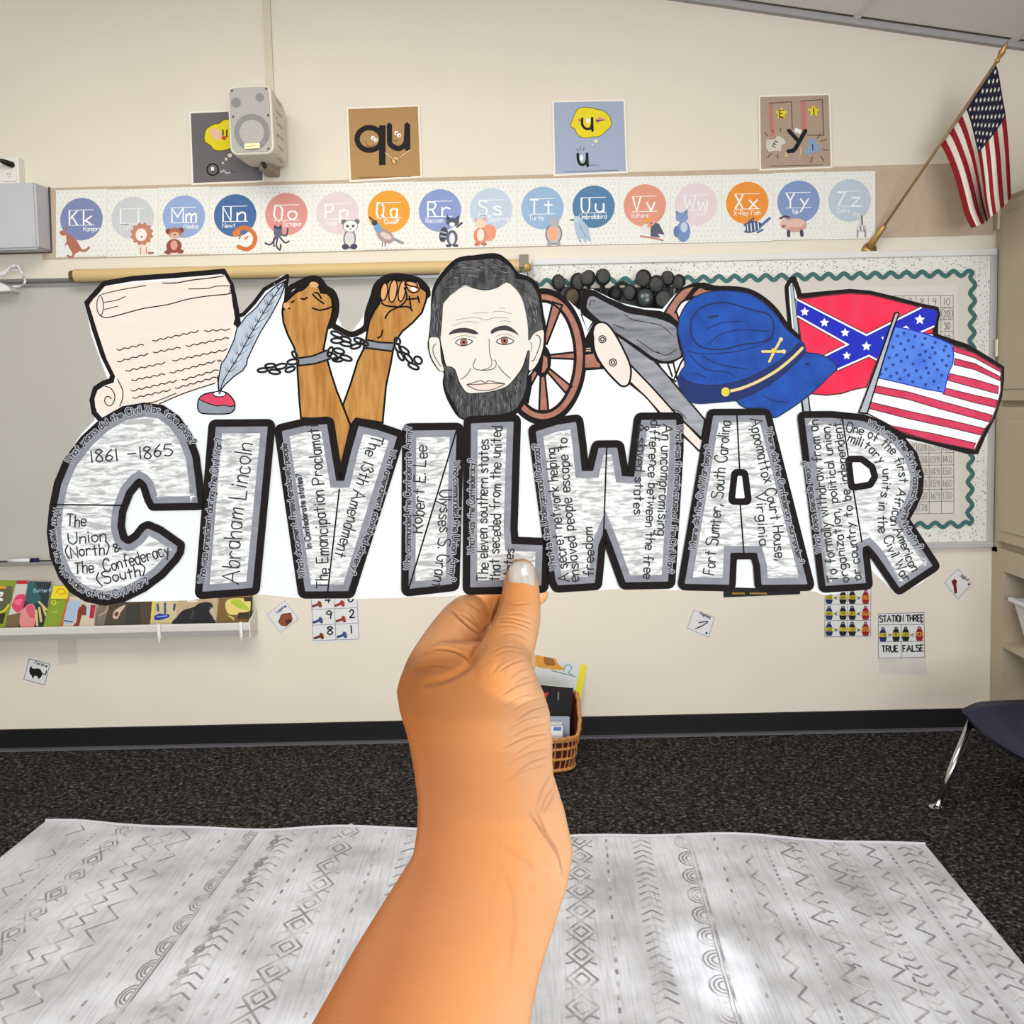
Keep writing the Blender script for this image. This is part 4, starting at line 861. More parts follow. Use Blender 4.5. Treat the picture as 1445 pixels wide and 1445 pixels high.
def dcomp(A):
    K = lambda p: [(960 + x / 4.014, 820 + y / 4.014) for x, y in p]
    for p in ([(820, 20), (818, 316)], [(946, 20), (948, 314)], [(1080, 15), (1078, 310)], [(818, 132), (1078, 130)], [(818, 224), (1078, 222)], [(818, 316), (1078, 312)]): A.line(K(p), .7, flat(110, 106, 112), smooth=False)
    for i, (s1, s2) in enumerate((('<', '>'), ('<', '<'), ('>', '>'))):
        y = 842.5 + i * 22.6
        for x, c_, n_ in ((1170, nv, ('334', '463', '222')[i]), (1189.5, bk_, ('384', '396', '277')[i]), (1202.5, bk_, ('204', '383', '435')[i]), (1221.5, rd, ('274', '295', '269')[i])): lantern(A, x, y, c_, .95, n_, c_ == rd)
        for x, s_ in ((1179.5, s1), (1211.5, s2)): A.text(s_, [(x - 1.8, y + 3), (x + 1.8, y + 3)], 6, 1.1, blk)
sheet('comparison_sheet', [(1163, 822), (1230, 820), (1230.5, 900.5), (1163.5, 899)], 'white sheet with rows of coloured lanterns and signs below the letter R', 'poster', dcomp)
def dstat(A):
    K = lambda p: [(960 + x / 4.014, 820 + y / 4.014) for x, y in p]
    for p in ([(1122, 185), (1380, 178)], [(1122, 185), (1122, 438)], [(1380, 178), (1384, 430)], [(1122, 248), (1382, 245)], [(1122, 345), (1384, 340)], [(1122, 438), (1384, 430)], [(1251, 246), (1253, 435)]): A.line(K(p), .7, flat(90, 86, 92), smooth=False)
    A.text('STATION THREE', K([(1130, 232), (1376, 226)]), 8.6, 1.7, blk); A.text('TRUE', K([(1142, 402), (1232, 400)]), 8.6, 1.8, blk); A.text('FALSE', K([(1262, 400), (1376, 396)]), 8.6, 1.8, blk)
    A.fill(ell(1300.5, 878, 1.5, 1.5, n=8), flat(50, 60, 90))
    for x, c_, n_ in ((1246, nv, '116'), (1264.5, bk_, '181'), (1278, bk_, '325'), (1297.5, rd, '342')): lantern(A, x, 895.5 - (x - 1246) * .02, c_, .98, n_, c_ == rd)
    for x, s_ in ((1255.5, '>'), (1287.5, '<')): A.text(s_, [(x - 2, 898), (x + 2, 898)], 6, 1.1, blk)
sheet('station_sheet', [(1238, 866.5), (1304.5, 864), (1305.5, 928), (1239, 930.5)], 'white sheet reading STATION THREE TRUE FALSE taped low on the wall', 'poster', dstat, off=.0012)
sheet('blank_paper', [(1239, 920), (1305, 917), (1308.5, 952.5), (1241, 949)], 'blank off-white paper showing beneath the STATION THREE sheet', 'paper', lambda A: None, m=mat('blank_white', (214, 209, 202), rough=.9))
sheet('paper_tag', [(80, 899), (107, 897), (108.5, 936), (83, 938)], 'blank cream paper tag stuck below the book ledge', 'paper', lambda A: None, m=mat('tag_cream', (212, 203, 190), rough=.9))
def dblk(A):
    K = lambda p: [(960 + x / 4.014, 820 + y / 4.014) for x, y in p]
    for x in range(296, 490, 9):
        if 365 < x < 392: continue
        A.line(K([(x, 66), (x + 4, 74)]), 1.1, flat(214, 170, 60), smooth=False)
sheet('magnetic_strip', [(1020.5, 825), (1129, 822), (1129, 838.5), (1021, 843)], 'black magnetic strip with gold lettering just below the letter A', 'strip', dblk, m=mat('magnet_black', (18, 16, 18), rough=.5))

# ------------------------------------------------------------------ book ledge made of rain gutter and its books
gm = mat('gutter_white', (226, 222, 214), rough=.5, var=.03)
gA, gB = at_y(0, 888, 3.9), at_y(345, 877, 3.9)
gx0, gx1 = at_y(-150, 885, 3.9).x, at_y(352, 880, 3.9).x
gz = at_y(180, 882, 3.9).z      # top lip
lr = empty('book_ledge', ((gx0 + gx1) / 2, 3.95, gz), label='white gutter ledge holding picture books under the whiteboard', cat='ledge')
prof = [(4.0, gz + .03), (3.996, gz + .03), (3.996, gz - .05), (3.93, gz - .052), (3.912, gz - .028), (3.905, gz - .022), (3.9, gz), (3.894, gz), (3.894, gz + .012 - .018), (3.898, gz - .03), (3.925, gz - .06), (4.0, gz - .058)]
n = len(prof); v = [Vector((x, y, z)) for x in (gx0, gx1) for y, z in prof]
mesh_obj('gutter', v, [(k, (k + 1) % n, n + (k + 1) % n, n + k) for k in range(n)], gm, lr)
MB().box((gx1, 3.89, gz - .058), (gx1 + .004, 4.0, gz + .004), gm).hexa([(gx1, 3.888, gz - .03), (gx1 + .006, 3.888, gz - .03), (gx1 + .006, 3.998, gz - .064), (gx1, 3.998, gz - .064), (gx1, 3.888, gz + .006), (gx1 + .006, 3.888, gz + .006), (gx1 + .006, 3.998, gz + .034), (gx1, 3.998, gz + .034)], gm).build('end_cap', parent=lr)
for px in (224, 340):
    c = at_y(px, 884, 3.89)
    MB().box((c.x - .006, 3.888, gz - .055), (c.x + .006, 3.892, gz + .004), mat('clear_tape', (236, 234, 230), rough=.3)).hexa([(c.x - .002, 3.886, gz - .068), (c.x + .004, 3.886, gz - .068), (c.x + .006, 3.99, gz - .068), (c.x, 3.99, gz - .068), (c.x - .004, 3.886, gz - .04), (c.x + .002, 3.886, gz - .04), (c.x + .004, 3.99, gz - .04), (c.x - .002, 3.99, gz - .04)], gm).build('clip', parent=lr)
def Bk(p): return [(x / 7.225, 780 + y / 7.225) for x, y in p]
def Bk2(p): return [(190 + x / 7.225, 800 + y / 7.225) for x, y in p]
def book(out, col, label, draw, depth=3.955, th=.009, lean=.03):
    """out: visible face outline in frame pixels (top left, top right, bottom right, bottom left)"""
    tl, tr, br_, bl_ = out
    F4 = [at_y(*tl, depth + lean), at_y(*tr, depth + lean), at_y(*br_, depth), at_y(*bl_, depth)]
    nrm = (F4[1] - F4[0]).cross(F4[3] - F4[0]).normalized()
    if nrm.y > 0: nrm = -nrm
    B4 = [p - nrm * th for p in F4]
    root = empty('picture_book', (F4[0] + F4[2]) / 2, label=label, cat='book', group='picture books on the gutter ledge')
    m = MB(); m.add(F4 + B4, [(0, 3, 2, 1), (4, 5, 6, 7), (0, 1, 5, 4), (1, 2, 6, 5), (2, 3, 7, 6), (3, 0, 4, 7)], flat(*col)); m.build('cover', parent=root)
    MB().add([p.lerp(q, .08) + (F4[1] - F4[0]) * .01 for p, q in zip(F4, B4)] + [p.lerp(q, .92) + (F4[1] - F4[0]) * .01 + Vector((0, 0, .0008)) for p, q in zip(F4, B4)], [(0, 1, 5, 4), (1, 2, 6, 5)], flat(236, 232, 220)).build('pages', parent=root)
    pn = F4[0]
    def mp(x, y, h):
        d = ray(x, y); t = (pn - CAM).dot(nrm) / d.dot(nrm); return CAM + d * t + nrm * (h + .0003)
    A = Art(mp, step=3e-5); draw(A)
    if A.v: A.build('cover_print', parent=root)
def g1(A):
    A.fill(Bk([(-60, 340), (130, 340), (120, 480), (20, 610), (-60, 600)]), flat(98, 96, 70)); A.line(Bk([(-40, 350), (60, 355)]), 3, flat(240, 170, 40)); A.line(Bk([(-20, 610), (40, 590), (90, 530)]), 2, flat(226, 220, 60)); A.line(Bk([(-10, 410), (25, 410), (10, 440)]), 3, wht); A.line(Bk([(-10, 470), (20, 480)]), 4, wht); A.fill(Bk([(-60, 630), (60, 610), (30, 725), (-60, 725)]), flat(60, 50, 36))
book(Bk([(-90, 282), (168, 285), (40, 800), (-150, 800)]), (140, 160, 52), 'green picture book at the left end of the ledge', g1)
def g2(A):
    A.fill(Bk([(168, 285), (285, 285), (283, 318), (165, 318)]), flat(190, 40, 50)); A.fill(crom(Bk([(120, 540), (150, 460), (180, 430), (240, 420), (262, 450), (250, 540), (190, 610), (150, 590)]), True), flat(222, 70, 104)); A.fill(Bk([(75, 640), (250, 600), (190, 800), (40, 800)]), flat(120, 100, 70)); A.fill(crom(Bk([(140, 500), (190, 470), (230, 480), (200, 540)]), True), flat(240, 110, 140))
book(Bk([(168, 285), (290, 288), (195, 800), (50, 800)]), (206, 202, 196), 'picture book with a bright pink flower on its white cover', g2, depth=3.944)
def g3(A):
    A.fill(Bk([(285, 300), (350, 290), (420, 470), (350, 530), (255, 490)]), flat(52, 96, 100)); A.text('Butterfl', Bk([(345, 402), (520, 398)]), 4.6, .9, flat(150, 185, 200))
    A.fill(crom(Bk([(205, 640), (250, 560), (300, 520), (350, 540), (365, 620), (340, 760), (215, 760)]), True), flat(220, 140, 140)); A.fill(crom(Bk([(265, 560), (310, 530), (350, 560), (350, 660), (300, 650)]), True), flat(210, 90, 110))
    for p in ([(370, 590), (380, 740)], [(400, 560), (420, 700)], [(430, 520), (470, 640)], [(400, 500), (480, 580)]): A.line(Bk(p), 3.4, flat(206, 190, 130)); A.line(Bk([(q[0] + 18, q[1]) for q in p]), 1.2, flat(40, 34, 28))
book(Bk([(300, 290), (522, 296), (440, 800), (180, 800)]), (44, 58, 64), 'dark picture book titled with butterfly and pink wings on its cover', g3, depth=3.933)
def g4(A):
    A.fill(Bk([(545, 340), (700, 340), (690, 470), (515, 470)]), flat(230, 214, 40)); A.line(Bk([(570, 410), (600, 370), (650, 375), (665, 415), (600, 420)]), 1.4, flat(206, 130, 40)); A.line(ell(76, 850, 3, 3, n=12), 1.2, flat(228, 220, 60), closed=True, smooth=False)
    A.line(Bk([(515, 480), (690, 480)]), 1.4, flat(110, 120, 60)); A.line(Bk([(530, 610), (590, 600)]), 1.2, flat(190, 190, 90))
book(Bk([(545, 338), (720, 338), (625, 800), (430, 800)]), (134, 156, 48), 'green and yellow picture book left of the bear book', g4, depth=3.922)
def g5(A):
    A.fill(Bk([(690, 450), (712, 450), (640, 760), (608, 760)]), flat(190, 98, 44)); A.fill(crom(Bk([(700, 500), (760, 482), (815, 500), (810, 560), (780, 600), (780, 650), (740, 720), (650, 718), (670, 600)]), True), flat(166, 186, 214))
    A.fill(crom(Bk([(830, 540), (850, 525), (885, 560), (890, 640), (880, 760), (745, 760), (780, 700), (790, 620), (800, 570)]), True), flat(126, 60, 38)); A.fill(Bk([(885, 530), (925, 530), (905, 760), (870, 760)]), flat(180, 196, 214)); A.fill(Bk([(925, 530), (975, 535), (945, 760), (900, 760)]), flat(170, 36, 62)); A.line(Bk([(655, 690), (700, 700), (740, 705)]), 1.6, flat(30, 60, 60))
book(Bk([(700, 448), (985, 455), (950, 800), (608, 800)]), (206, 190, 170), 'picture book with a brown bear on a blue and red cover', g5, depth=3.911)
def g6(A):
    A.fill(Bk([(1010, 540), (1120, 520), (1060, 740), (970, 740)]), flat(120, 110, 98)); A.fill(crom(Bk([(1150, 640), (1170, 590), (1240, 545), (1280, 540), (1230, 610), (1200, 670), (1160, 670)]), True), flat(206, 176, 160)); A.fill(crom(Bk([(1165, 630), (1190, 600), (1210, 620), (1190, 650)]), True), flat(96, 60, 44)); A.fill(Bk([(1290, 540), (1430, 510), (1430, 740), (1280, 740)]), flat(56, 58, 56)); A.line(Bk([(1010, 640), (1080, 600), (1100, 550)]), 2, flat(176, 160, 140))
book([(140, 850), (214, 845), (210, 888), (134, 890)], (78, 66, 54), 'brown picture book with a small animal, right of the bear book', g6, depth=3.922)
def g7(A):
    A.fill(Bk2([(165, 350), (208, 350), (175, 575), (135, 575)]), flat(232, 218, 30)); A.fill(Bk2([(230, 370), (290, 350), (380, 350), (400, 440), (300, 480), (210, 470)]), flat(206, 186, 160))
    for p in ([(235, 380), (240, 450)], [(410, 380), (400, 440)], [(310, 370), (310, 470)]): A.line(Bk2(p), 3.4, flat(70, 86, 104))
    A.fill(Bk2([(200, 500), (250, 475), (360, 485), (350, 515), (250, 545), (205, 540)]), flat(34, 56, 150)); A.line(Bk2([(225, 510), (330, 498)]), 1.4, flat(160, 170, 220))
book([(213, 848), (253, 846), (248, 887), (208, 889)], (196, 184, 140), 'yellow edged picture book with a blue title patch', g7, depth=3.933)
def g8(A):
    A.fill(crom(Bk2([(400, 590), (440, 500), (500, 440), (600, 410), (660, 370), (760, 360), (800, 400), (760, 450), (800, 520), (800, 590)]), True), flat(34, 33, 36)); A.fill(Bk2([(770, 410), (815, 440), (815, 540), (790, 470)]), flat(190, 174, 160)); A.line(Bk2([(540, 350), (640, 350)]), 2, flat(230, 226, 220)); A.line(Bk2([(600, 440), (580, 520)]), 2.4, flat(60, 64, 70))
book([(252, 846), (308, 842), (304, 886), (247, 888)], (184, 166, 132), 'picture book with a black bear resting on its tan cover', g8, depth=3.922)
def g9(A):
    A.fill(crom(Bk2([(925, 390), (960, 330), (1100, 320), (1180, 350), (1190, 430), (1080, 480), (960, 480)]), True), flat(222, 200, 120)); A.fill(crom(Bk2([(980, 350), (1060, 330), (1140, 400), (1160, 440), (1040, 410)]), True), flat(170, 190, 60)); A.fill(Bk2([(1060, 465), (1170, 460), (1165, 530), (1040, 530)]), flat(60, 48, 34)); A.fill(Bk2([(1110, 310), (1190, 310), (1180, 350), (1120, 350)]), flat(50, 44, 34)); A.fill(Bk2([(1188, 310), (1204, 310), (1190, 580), (1172, 580)]), blk)
    A.line(Bk2([(960, 500), (1000, 520), (1010, 540)]), 2, flat(214, 190, 120))
book([(306, 842), (356, 838), (353, 884), (300, 887)], (120, 96, 52), 'brown and green picture book at the right end of the ledge', g9, depth=3.933)

# ------------------------------------------------------------------ wicker basket with books on the floor
def basket():
    yc = at_z(790, 1082, FLOOR).y + .09; yc = min(yc, 3.9) - .07
    xr = at_y(816, 1040, yc).x; xl = xr - .36; xm = (xl + xr) / 2
    zf = at_y(790, 1043, yc - .1).z - FLOOR   # front rim height
    zbk = at_y(815, 985, yc).z - FLOOR
    root = empty('wicker_basket', (xm, yc, FLOOR), label='brown wicker basket of books on the carpet behind the arm', cat='basket')
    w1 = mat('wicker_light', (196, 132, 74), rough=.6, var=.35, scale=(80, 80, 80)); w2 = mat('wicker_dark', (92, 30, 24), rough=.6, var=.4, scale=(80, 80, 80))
    hw, hd = .18, .105
    def ring(z, s, n=40):
        o = []
        for k in range(n):
            a = 2 * math.pi * k / n; c_, s_ = math.cos(a), math.sin(a); e = .55
            o.append(Vector((xm + hw * s * math.copysign(abs(c_) ** e, c_), yc + hd * s * math.copysign(abs(s_) ** e, s_), FLOOR + z)))
        return o
    rim = lambda p: zf + (zbk - zf) * max(0, min(1, (p.y - (yc - hd * .7)) / (hd * 1.2)))
    n = 64
    lo_, hi_ = ring(.01, .86, n), ring(0, 1, n)
    for k in range(n): hi_[k].z = FLOOR + rim(hi_[k])
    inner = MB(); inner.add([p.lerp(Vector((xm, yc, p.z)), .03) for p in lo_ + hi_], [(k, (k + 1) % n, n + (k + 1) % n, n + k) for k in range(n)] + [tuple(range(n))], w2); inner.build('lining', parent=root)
    # upright stakes
    m = MB()
    for k in range(n): m.tube([lo_[k], lo_[k].lerp(hi_[k], .5) + (lo_[k] - Vector((xm, yc, lo_[k].z))) * .03, hi_[k]], .0034 if k % 2 else .003, w1 if k % 2 else w2, n=6)
    m.build('stakes', parent=root, kind='stuff')
    # woven bands
    for t in (.02, .36, .68, 1.0):
        pts = [lo_[k].lerp(hi_[k], t) + (lo_[k] - Vector((xm, yc, lo_[k].z))).normalized() * (.004 + (.003 if k % 2 else 0)) for k in range(n)]
        b_ = MB(); b_.tube(pts + [pts[0]], .0075 if t in (1.0, .02) else .0055, w1, n=6, caps=False); b_.build('rim' if t == 1.0 else 'woven_band', parent=root)
    pts = [lo_[k].lerp(hi_[k], .93) + (lo_[k] - Vector((xm, yc, lo_[k].z))).normalized() * .006 for k in range(n)]
    MB().tube(pts + [pts[0]], .006, w1, n=6, caps=False).build('woven_band', parent=root)
    bz = FLOOR + .03
    def bk(c, ax, w, h, th, col, label, draw=None, tilt=0):
        # standing book: c bottom centre, faces the camera
        r = empty('picture_book', c, label=label, cat='book', group='books standing in the wicker basket')
        R_ = Matrix.Rotation(tilt, 3, 'Y') @ Matrix.Rotation(ax, 3, 'X')
        P = lambda x, y, z: Vector(c) + R_ @ Vector((x, y, z))
        v = [P(x, y, z) for y in (0, th) for x, z in ((-w / 2, 0), (w / 2, 0), (w / 2, h), (-w / 2, h))]
        MB().add(v, [(0, 1, 2, 3), (7, 6, 5, 4), (0, 4, 5, 1), (1, 5, 6, 2), (3, 2, 6, 7), (0, 3, 7, 4)], flat(*col)).build('cover', parent=r)
        MB().add([P(x, y, z) for y in (.002, th - .002) for x, z in ((-w / 2 + .002, .002), (w / 2 - .004, .002), (w / 2 - .004, h + .0006), (-w / 2 + .002, h + .0006))], [(3, 2, 6, 7)], flat(238, 236, 230)).build('pages', parent=r)
        if draw:
            A = Art(lambda x, y, hh: P(x, -.0004 - hh, h - y), step=3e-5); draw(A, w, h); A.build('cover_print', parent=r)
    def c1(A, w, h):
        A.fill([(-w / 2, .0), (w / 2 - .03, 0), (w / 2 - .03, .012), (-w / 2, .012)], flat(130, 152, 206)); A.fill([(w / 2 - .028, .004), (w / 2, .004), (w / 2, h), (w / 2 - .028, h)], flat(226, 214, 50))
        A.fill(crom([(-.09, .02), (-.05, .015), (-.02, .03), (0, .06), (.03, .08), (-.03, .09), (-.09, .085)], True), flat(214, 150, 60)); A.fill(crom([(-.06, .04), (-.03, .04), (-.01, .07), (-.05, .075)], True), flat(150, 96, 50))
        A.fill([(.055, .018), (.078, .022), (.074, .042), (.058, .04)], flat(110, 104, 110)); A.line([(.03, .088), (.032, .066), (.048, .058), (.06, .07), (.05, .09), (.07, .094)], .003, flat(40, 120, 130)); A.line([(-.02, .094), (.08, .1)], .003, flat(40, 120, 120))
    bc = at_y(765, 1030, 3.9)
    bk((at_y(770, 1040, 3.89).x - .0, 3.955, FLOOR + .05), .16 * -1, .24, .33, .01, (206, 212, 214), 'pale picture book with yellow spine standing tallest in the wicker basket', c1, tilt=.22)
    bk((xm + .03, yc + .015, bz), -.10, .21, .27, .016, (14, 13, 15), 'black book with small red mark in the wicker basket', lambda A, w, h: (A.fill([(-.005, .03), (.014, .024), (.004, .046)], flat(196, 40, 50)), A.line([(.05, .02), (.052, .05)], .006, flat(110, 108, 112))), tilt=.12)
    for i, (dx_, dy, h, col, lb) in enumerate(((.06, -.012, .158, (150, 160, 176), 'thin grey book lying in the wicker basket behind the white ones'), (.045, -.034, .146, (196, 200, 204), 'thin white book in the middle of the wicker basket'), (.062, -.058, .138, (226, 228, 232), 'white book with blue mark at the front of the wicker basket'))):
        bk((xm + dx_, yc + dy, bz), -.05, .17 - .03 * i, h, .012, col, lb, (lambda A, w, h: A.fill([(.02, .002), (.05, .002), (.05, .016), (.02, .016)], flat(96, 120, 176))) if i == 2 else None, tilt=.02)
    bk((xm + .0, yc - .03, bz), -.05, .03, .185, .03, (176, 196, 206), 'narrow pale blue book upright in the wicker basket', lambda A, w, h: A.fill([(-.012, .06), (.012, .06), (.012, .1), (-.012, .1)], flat(176, 40, 50)), tilt=-.05)
basket()

# ------------------------------------------------------------------ student chair, only its front corner in view
def chair():
    fz = at_z(1320, 1142, FLOOR)
    yk = fz.y; s0 = at_y(1365, 1024, yk + .02)   # top of the leg under the seat
    root = empty('student_chair', (fz.x + .2, yk - .2, FLOOR), label='dark navy student chair with chrome legs at the right edge', cat='chair')
    nav = mat('navy_plastic', (16, 20, 52), rough=.4, var=.1); chm = mat('chrome', (206, 206, 206), rough=.14, metal=1.0)
    zs = s0.z + .014
    o = at_z(1350, 999, zs + .01)          # the corner of the seat that points at the camera's left
    ex = at_z(1445, 1062, zs + .01) - o; ex.z = 0; ex.normalize(); ey = Vector((-ex.y, ex.x, 0))
    n, sw, sd = 14, .58, .37; vs = []
    def sp(u, v, t): 
        a, b_ = 2 * u - 1, 2 * v - 1; r_ = .12
        x = .5 + a * .5 * (1 - .06 * b_ * b_); y = .5 + b_ * .5 * (1 - .05 * a * a)
        z = .022 * (a * a) - .02 * max(0, 1 - 6 * v) + .02 * max(0, v - .8) * 5
        return o + ex * (x * sw) + ey * (y * sd) + Vector((0, 0, z - t))
    for t in (0, .014): vs += [sp(i / n, j / n, t) for j in range(n + 1) for i in range(n + 1)]
    q = lambda i, j, l=0: l * (n + 1) ** 2 + j * (n + 1) + i
    fs = [(q(i, j), q(i + 1, j), q(i + 1, j + 1), q(i, j + 1)) for i in range(n) for j in range(n)] + [(q(i, j, 1), q(i, j + 1, 1), q(i + 1, j + 1, 1), q(i + 1, j, 1)) for i in range(n) for j in range(n)]
    for i in range(n): fs += [(q(i, 0, 1), q(i + 1, 0, 1), q(i + 1, 0), q(i, 0)), (q(i, n), q(i + 1, n), q(i + 1, n, 1), q(i, n, 1)), (q(0, i), q(0, i + 1), q(0, i + 1, 1), q(0, i, 1)), (q(n, i, 1), q(n, i + 1, 1), q(n, i + 1), q(n, i))]
    mesh_obj('seat', vs, fs, nav, root, smooth=True)
    bvs = []
    for t in (0, .014):
        for j in range(9):
            for i in range(9):
                u, v_ = i / 8, j / 8; a = 2 * u - 1
                bvs.append(o + ex * (sw * (.5 + a * .44 * (1 - .25 * v_ * v_))) + ey * (sd + .005 + .025 * v_ - .04 * a * a - t) + Vector((0, 0, .14 + .24 * v_)))
    q9 = lambda i, j, l=0: l * 81 + j * 9 + i
    fs = [(q9(i, j), q9(i, j + 1), q9(i + 1, j + 1), q9(i + 1, j)) for i in range(8) for j in range(8)] + [(q9(i, j, 1), q9(i + 1, j, 1), q9(i + 1, j + 1, 1), q9(i, j + 1, 1)) for i in range(8) for j in range(8)]
    for i in range(8): fs += [(q9(i, 0), q9(i + 1, 0), q9(i + 1, 0, 1), q9(i, 0, 1)), (q9(i, 8, 1), q9(i + 1, 8, 1), q9(i + 1, 8), q9(i, 8)), (q9(0, i, 1), q9(0, i + 1, 1), q9(0, i + 1), q9(0, i)), (q9(8, i), q9(8, i + 1), q9(8, i + 1, 1), q9(8, i, 1))]
    mesh_obj('backrest', bvs, fs, nav, root, smooth=True)
    def leg(top, foot):
        l = MB().tube([top, foot + (top - foot) * .04], .0125, chm, n=16).build('leg', parent=root, smooth=True)
        MB().tube([foot + Vector((0, 0, .001)), foot + Vector((0, 0, .009))], .021, chm, n=16).build('foot_glide', parent=l)
        return l
    o = o + Vector((0, 0, -.01)); T0 = o + ex * .05 + ey * .03 + Vector((0, 0, -.012)); leg(T0, Vector((fz.x, fz.y, FLOOR)))
    off = ex * (sw - .1)
    leg(T0 + off, Vector((fz.x, fz.y, FLOOR)) + ex * (sw + .03)); leg(T0 + ey * (sd - .08), Vector((fz.x, fz.y, FLOOR)) + ey * (sd - .0)); leg(T0 + ey * (sd - .08) + off, Vector((fz.x, fz.y, FLOOR)) + ey * sd + ex * (sw + .03))
    MB().tube([T0 - Vector((0, 0, .02)), T0 + off - Vector((0, 0, .02))], .009, chm, n=12).build('seat_bar', parent=root, smooth=True); MB().tube([T0 + ey * (sd - .08), T0 + ey * (sd - .08) + off], .011, chm, n=12).build('seat_bar', parent=root, smooth=True)
    for s_ in (.12, .88):
        b0 = o + ex * (sw * s_) + ey * (sd - .04) + Vector((0, 0, -.012)); MB().tube([b0, b0 + ey * .04 + Vector((0, 0, .06)), b0 + ey * .035 + Vector((0, 0, .26))], .010, chm, n=12).build('back_support', parent=root, smooth=True)
chair()

# ------------------------------------------------------------------ flag on its pole
def wall_flag():
    pA, pB = at_y(1227, 349, WY - .012), at_y(1406, 88, 3.62)
    root = empty('wall_flag', pA, label='American flag hanging from a slanted pole fixed to the wall', cat='flag')
    brs = mat('brass', (176, 140, 84), rough=.35, metal=.55); pole = mat('pole_wood', (150, 120, 84), rough=.5, var=.2)
    ax = (pB - pA).normalized()
    MB().tube([pA + ax * .05, pB + ax * .01], .0055, pole, n=10).build('pole', parent=root, smooth=True)
    m = MB(); m.tube([pA + Vector((0, .012, -.01)), pA + Vector((0, -.004, -.008))], .028, brs, n=20); m.tube([pA + Vector((0, 0, 0)), pA + ax * .03, pA + ax * .095, pA + ax * .1], [.016, .0125, .011, .008], brs, n=14)
    m.build('wall_bracket', parent=root, smooth=True)
    tp = at_y(1423, 57, 3.59); d = (tp - pB)
    MB().tube([pB, pB + d * .08, pB + d * .14, pB + d * .2, pB + d * .45, pB + d * .95, pB + d * 1.0], [.006, .011, .006, .007, .0125, .003, .0005], brs, n=8).build('spear_tip', parent=root, smooth=True)
    top = crom([(1405, 91), (1409, 103), (1415, 140), (1419, 165), (1423, 210), (1426, 278)], n=12)
    bot = crom([(1328, 205), (1337, 222), (1347, 248), (1355, 276), (1362, 302), (1371.5, 322)], n=12)
    def samp(c, t):
        t = max(0, min(1, t)); L = [0]
        for i in range(1, len(c)): L.append(L[-1] + (c[i] - c[i - 1]).length)
        s_ = t * L[-1]; i = 1
        while i < len(c) - 1 and L[i] < s_: i += 1
        return c[i - 1].lerp(c[i], (s_ - L[i - 1]) / max(1e-6, L[i] - L[i - 1]))
    def pt(u, v, h=0):   # u along the stripes, v across (0 = top edge of the flag)
        a, b_ = samp(top, u), samp(bot, u)
        sag = math.sin(math.pi * v) * (6 * u + 10 * u * (1 - u) + 2)
        # gather the cloth toward a fold in its middle
        vv = v + u * .055 * math.sin(2 * math.pi * v)
        q = a.lerp(b_, vv) + Vector((2.5 * math.sin(2 * math.pi * v * 1.5 + .4) * u, sag))
        yp = 3.62 + (WY - .012 - 3.62) * (v * (1325 - 1406) / (1227 - 1406) )
        dep = yp * (1 - .4 * u) + (3.70) * .4 * u + u * .05 * math.sin(v * 11 + .5) * (0.5 + u) + .02 * math.sin(v * 19 + 1) * u
        return at_y(q.x, q.y, dep - h)
    rdm, whm, num = mat('flag_red', (150, 22, 34), rough=.8, var=.12), mat('flag_white', (226, 220, 208), rough=.8, var=.05), mat('flag_navy', (24, 24, 50), rough=.8, var=.1)
    NU = 48; m = MB()
    for l in range(13):
        vs = []; K = 4
        for side in (0, 1):
            for j in range(K + 1):
                for i in range(NU + 1): vs.append(pt(i / NU, (l + j / K) / 13) + Vector((0, .0012 * side, 0)))
        g = lambda i, j, s_: s_ * (K + 1) * (NU + 1) + j * (NU + 1) + i
        i0 = int(NU * .4) if l < 7 else 0
        fs = [(g(i, j, 0), g(i + 1, j, 0), g(i + 1, j + 1, 0), g(i, j + 1, 0)) for i in range(i0, NU) for j in range(K)] + [(g(i, j, 1), g(i, j + 1, 1), g(i + 1, j + 1, 1), g(i + 1, j, 1)) for i in range(i0, NU) for j in range(K)]
        MB().add(vs, fs, rdm if l % 2 == 0 else whm).build('stripe', parent=root, smooth=True)
    vs = []; NI, NJ = int(NU * .4), 28
    for side in (0, 1):
        for j in range(NJ + 1):
            for i in range(NI + 1): vs.append(pt(i / NU, j / NJ * 7 / 13) + Vector((0, .0012 * side, 0)))
    g = lambda i, j, s_: s_ * (NJ + 1) * (NI + 1) + j * (NI + 1) + i
    fs = [(g(i, j, 0), g(i + 1, j, 0), g(i + 1, j + 1, 0), g(i, j + 1, 0)) for i in range(NI) for j in range(NJ)] + [(g(i, j, 1), g(i, j + 1, 1), g(i + 1, j + 1, 1), g(i + 1, j, 1)) for i in range(NI) for j in range(NJ)]
    cn = MB().add(vs, fs, num).build('canton', parent=root, smooth=True)
    st = MB()
    for r_ in range(9):
        for c_ in range(6 if r_ % 2 == 0 else 5):
            u = .4 * ((c_ + .5) / 6 if r_ % 2 == 0 else (c_ + 1) / 6); v = 7 / 13 * (r_ + .7) / 9.5
            if u < .012: continue
            P_ = [pt(u + .030 * math.cos(math.radians(-90 + k * 36)) * (1 if k % 2 == 0 else .42) * .62, v + .042 * math.sin(math.radians(-90 + k * 36)) * (1 if k % 2 == 0 else .42) * .62, .0012) for k in range(10)]
            st.add(P_ + [pt(u, v, .0012)], [(10, k, (k + 1) % 10) for k in range(10)], whm)
    st.build('stars', parent=cn, kind='stuff')
wall_flag()
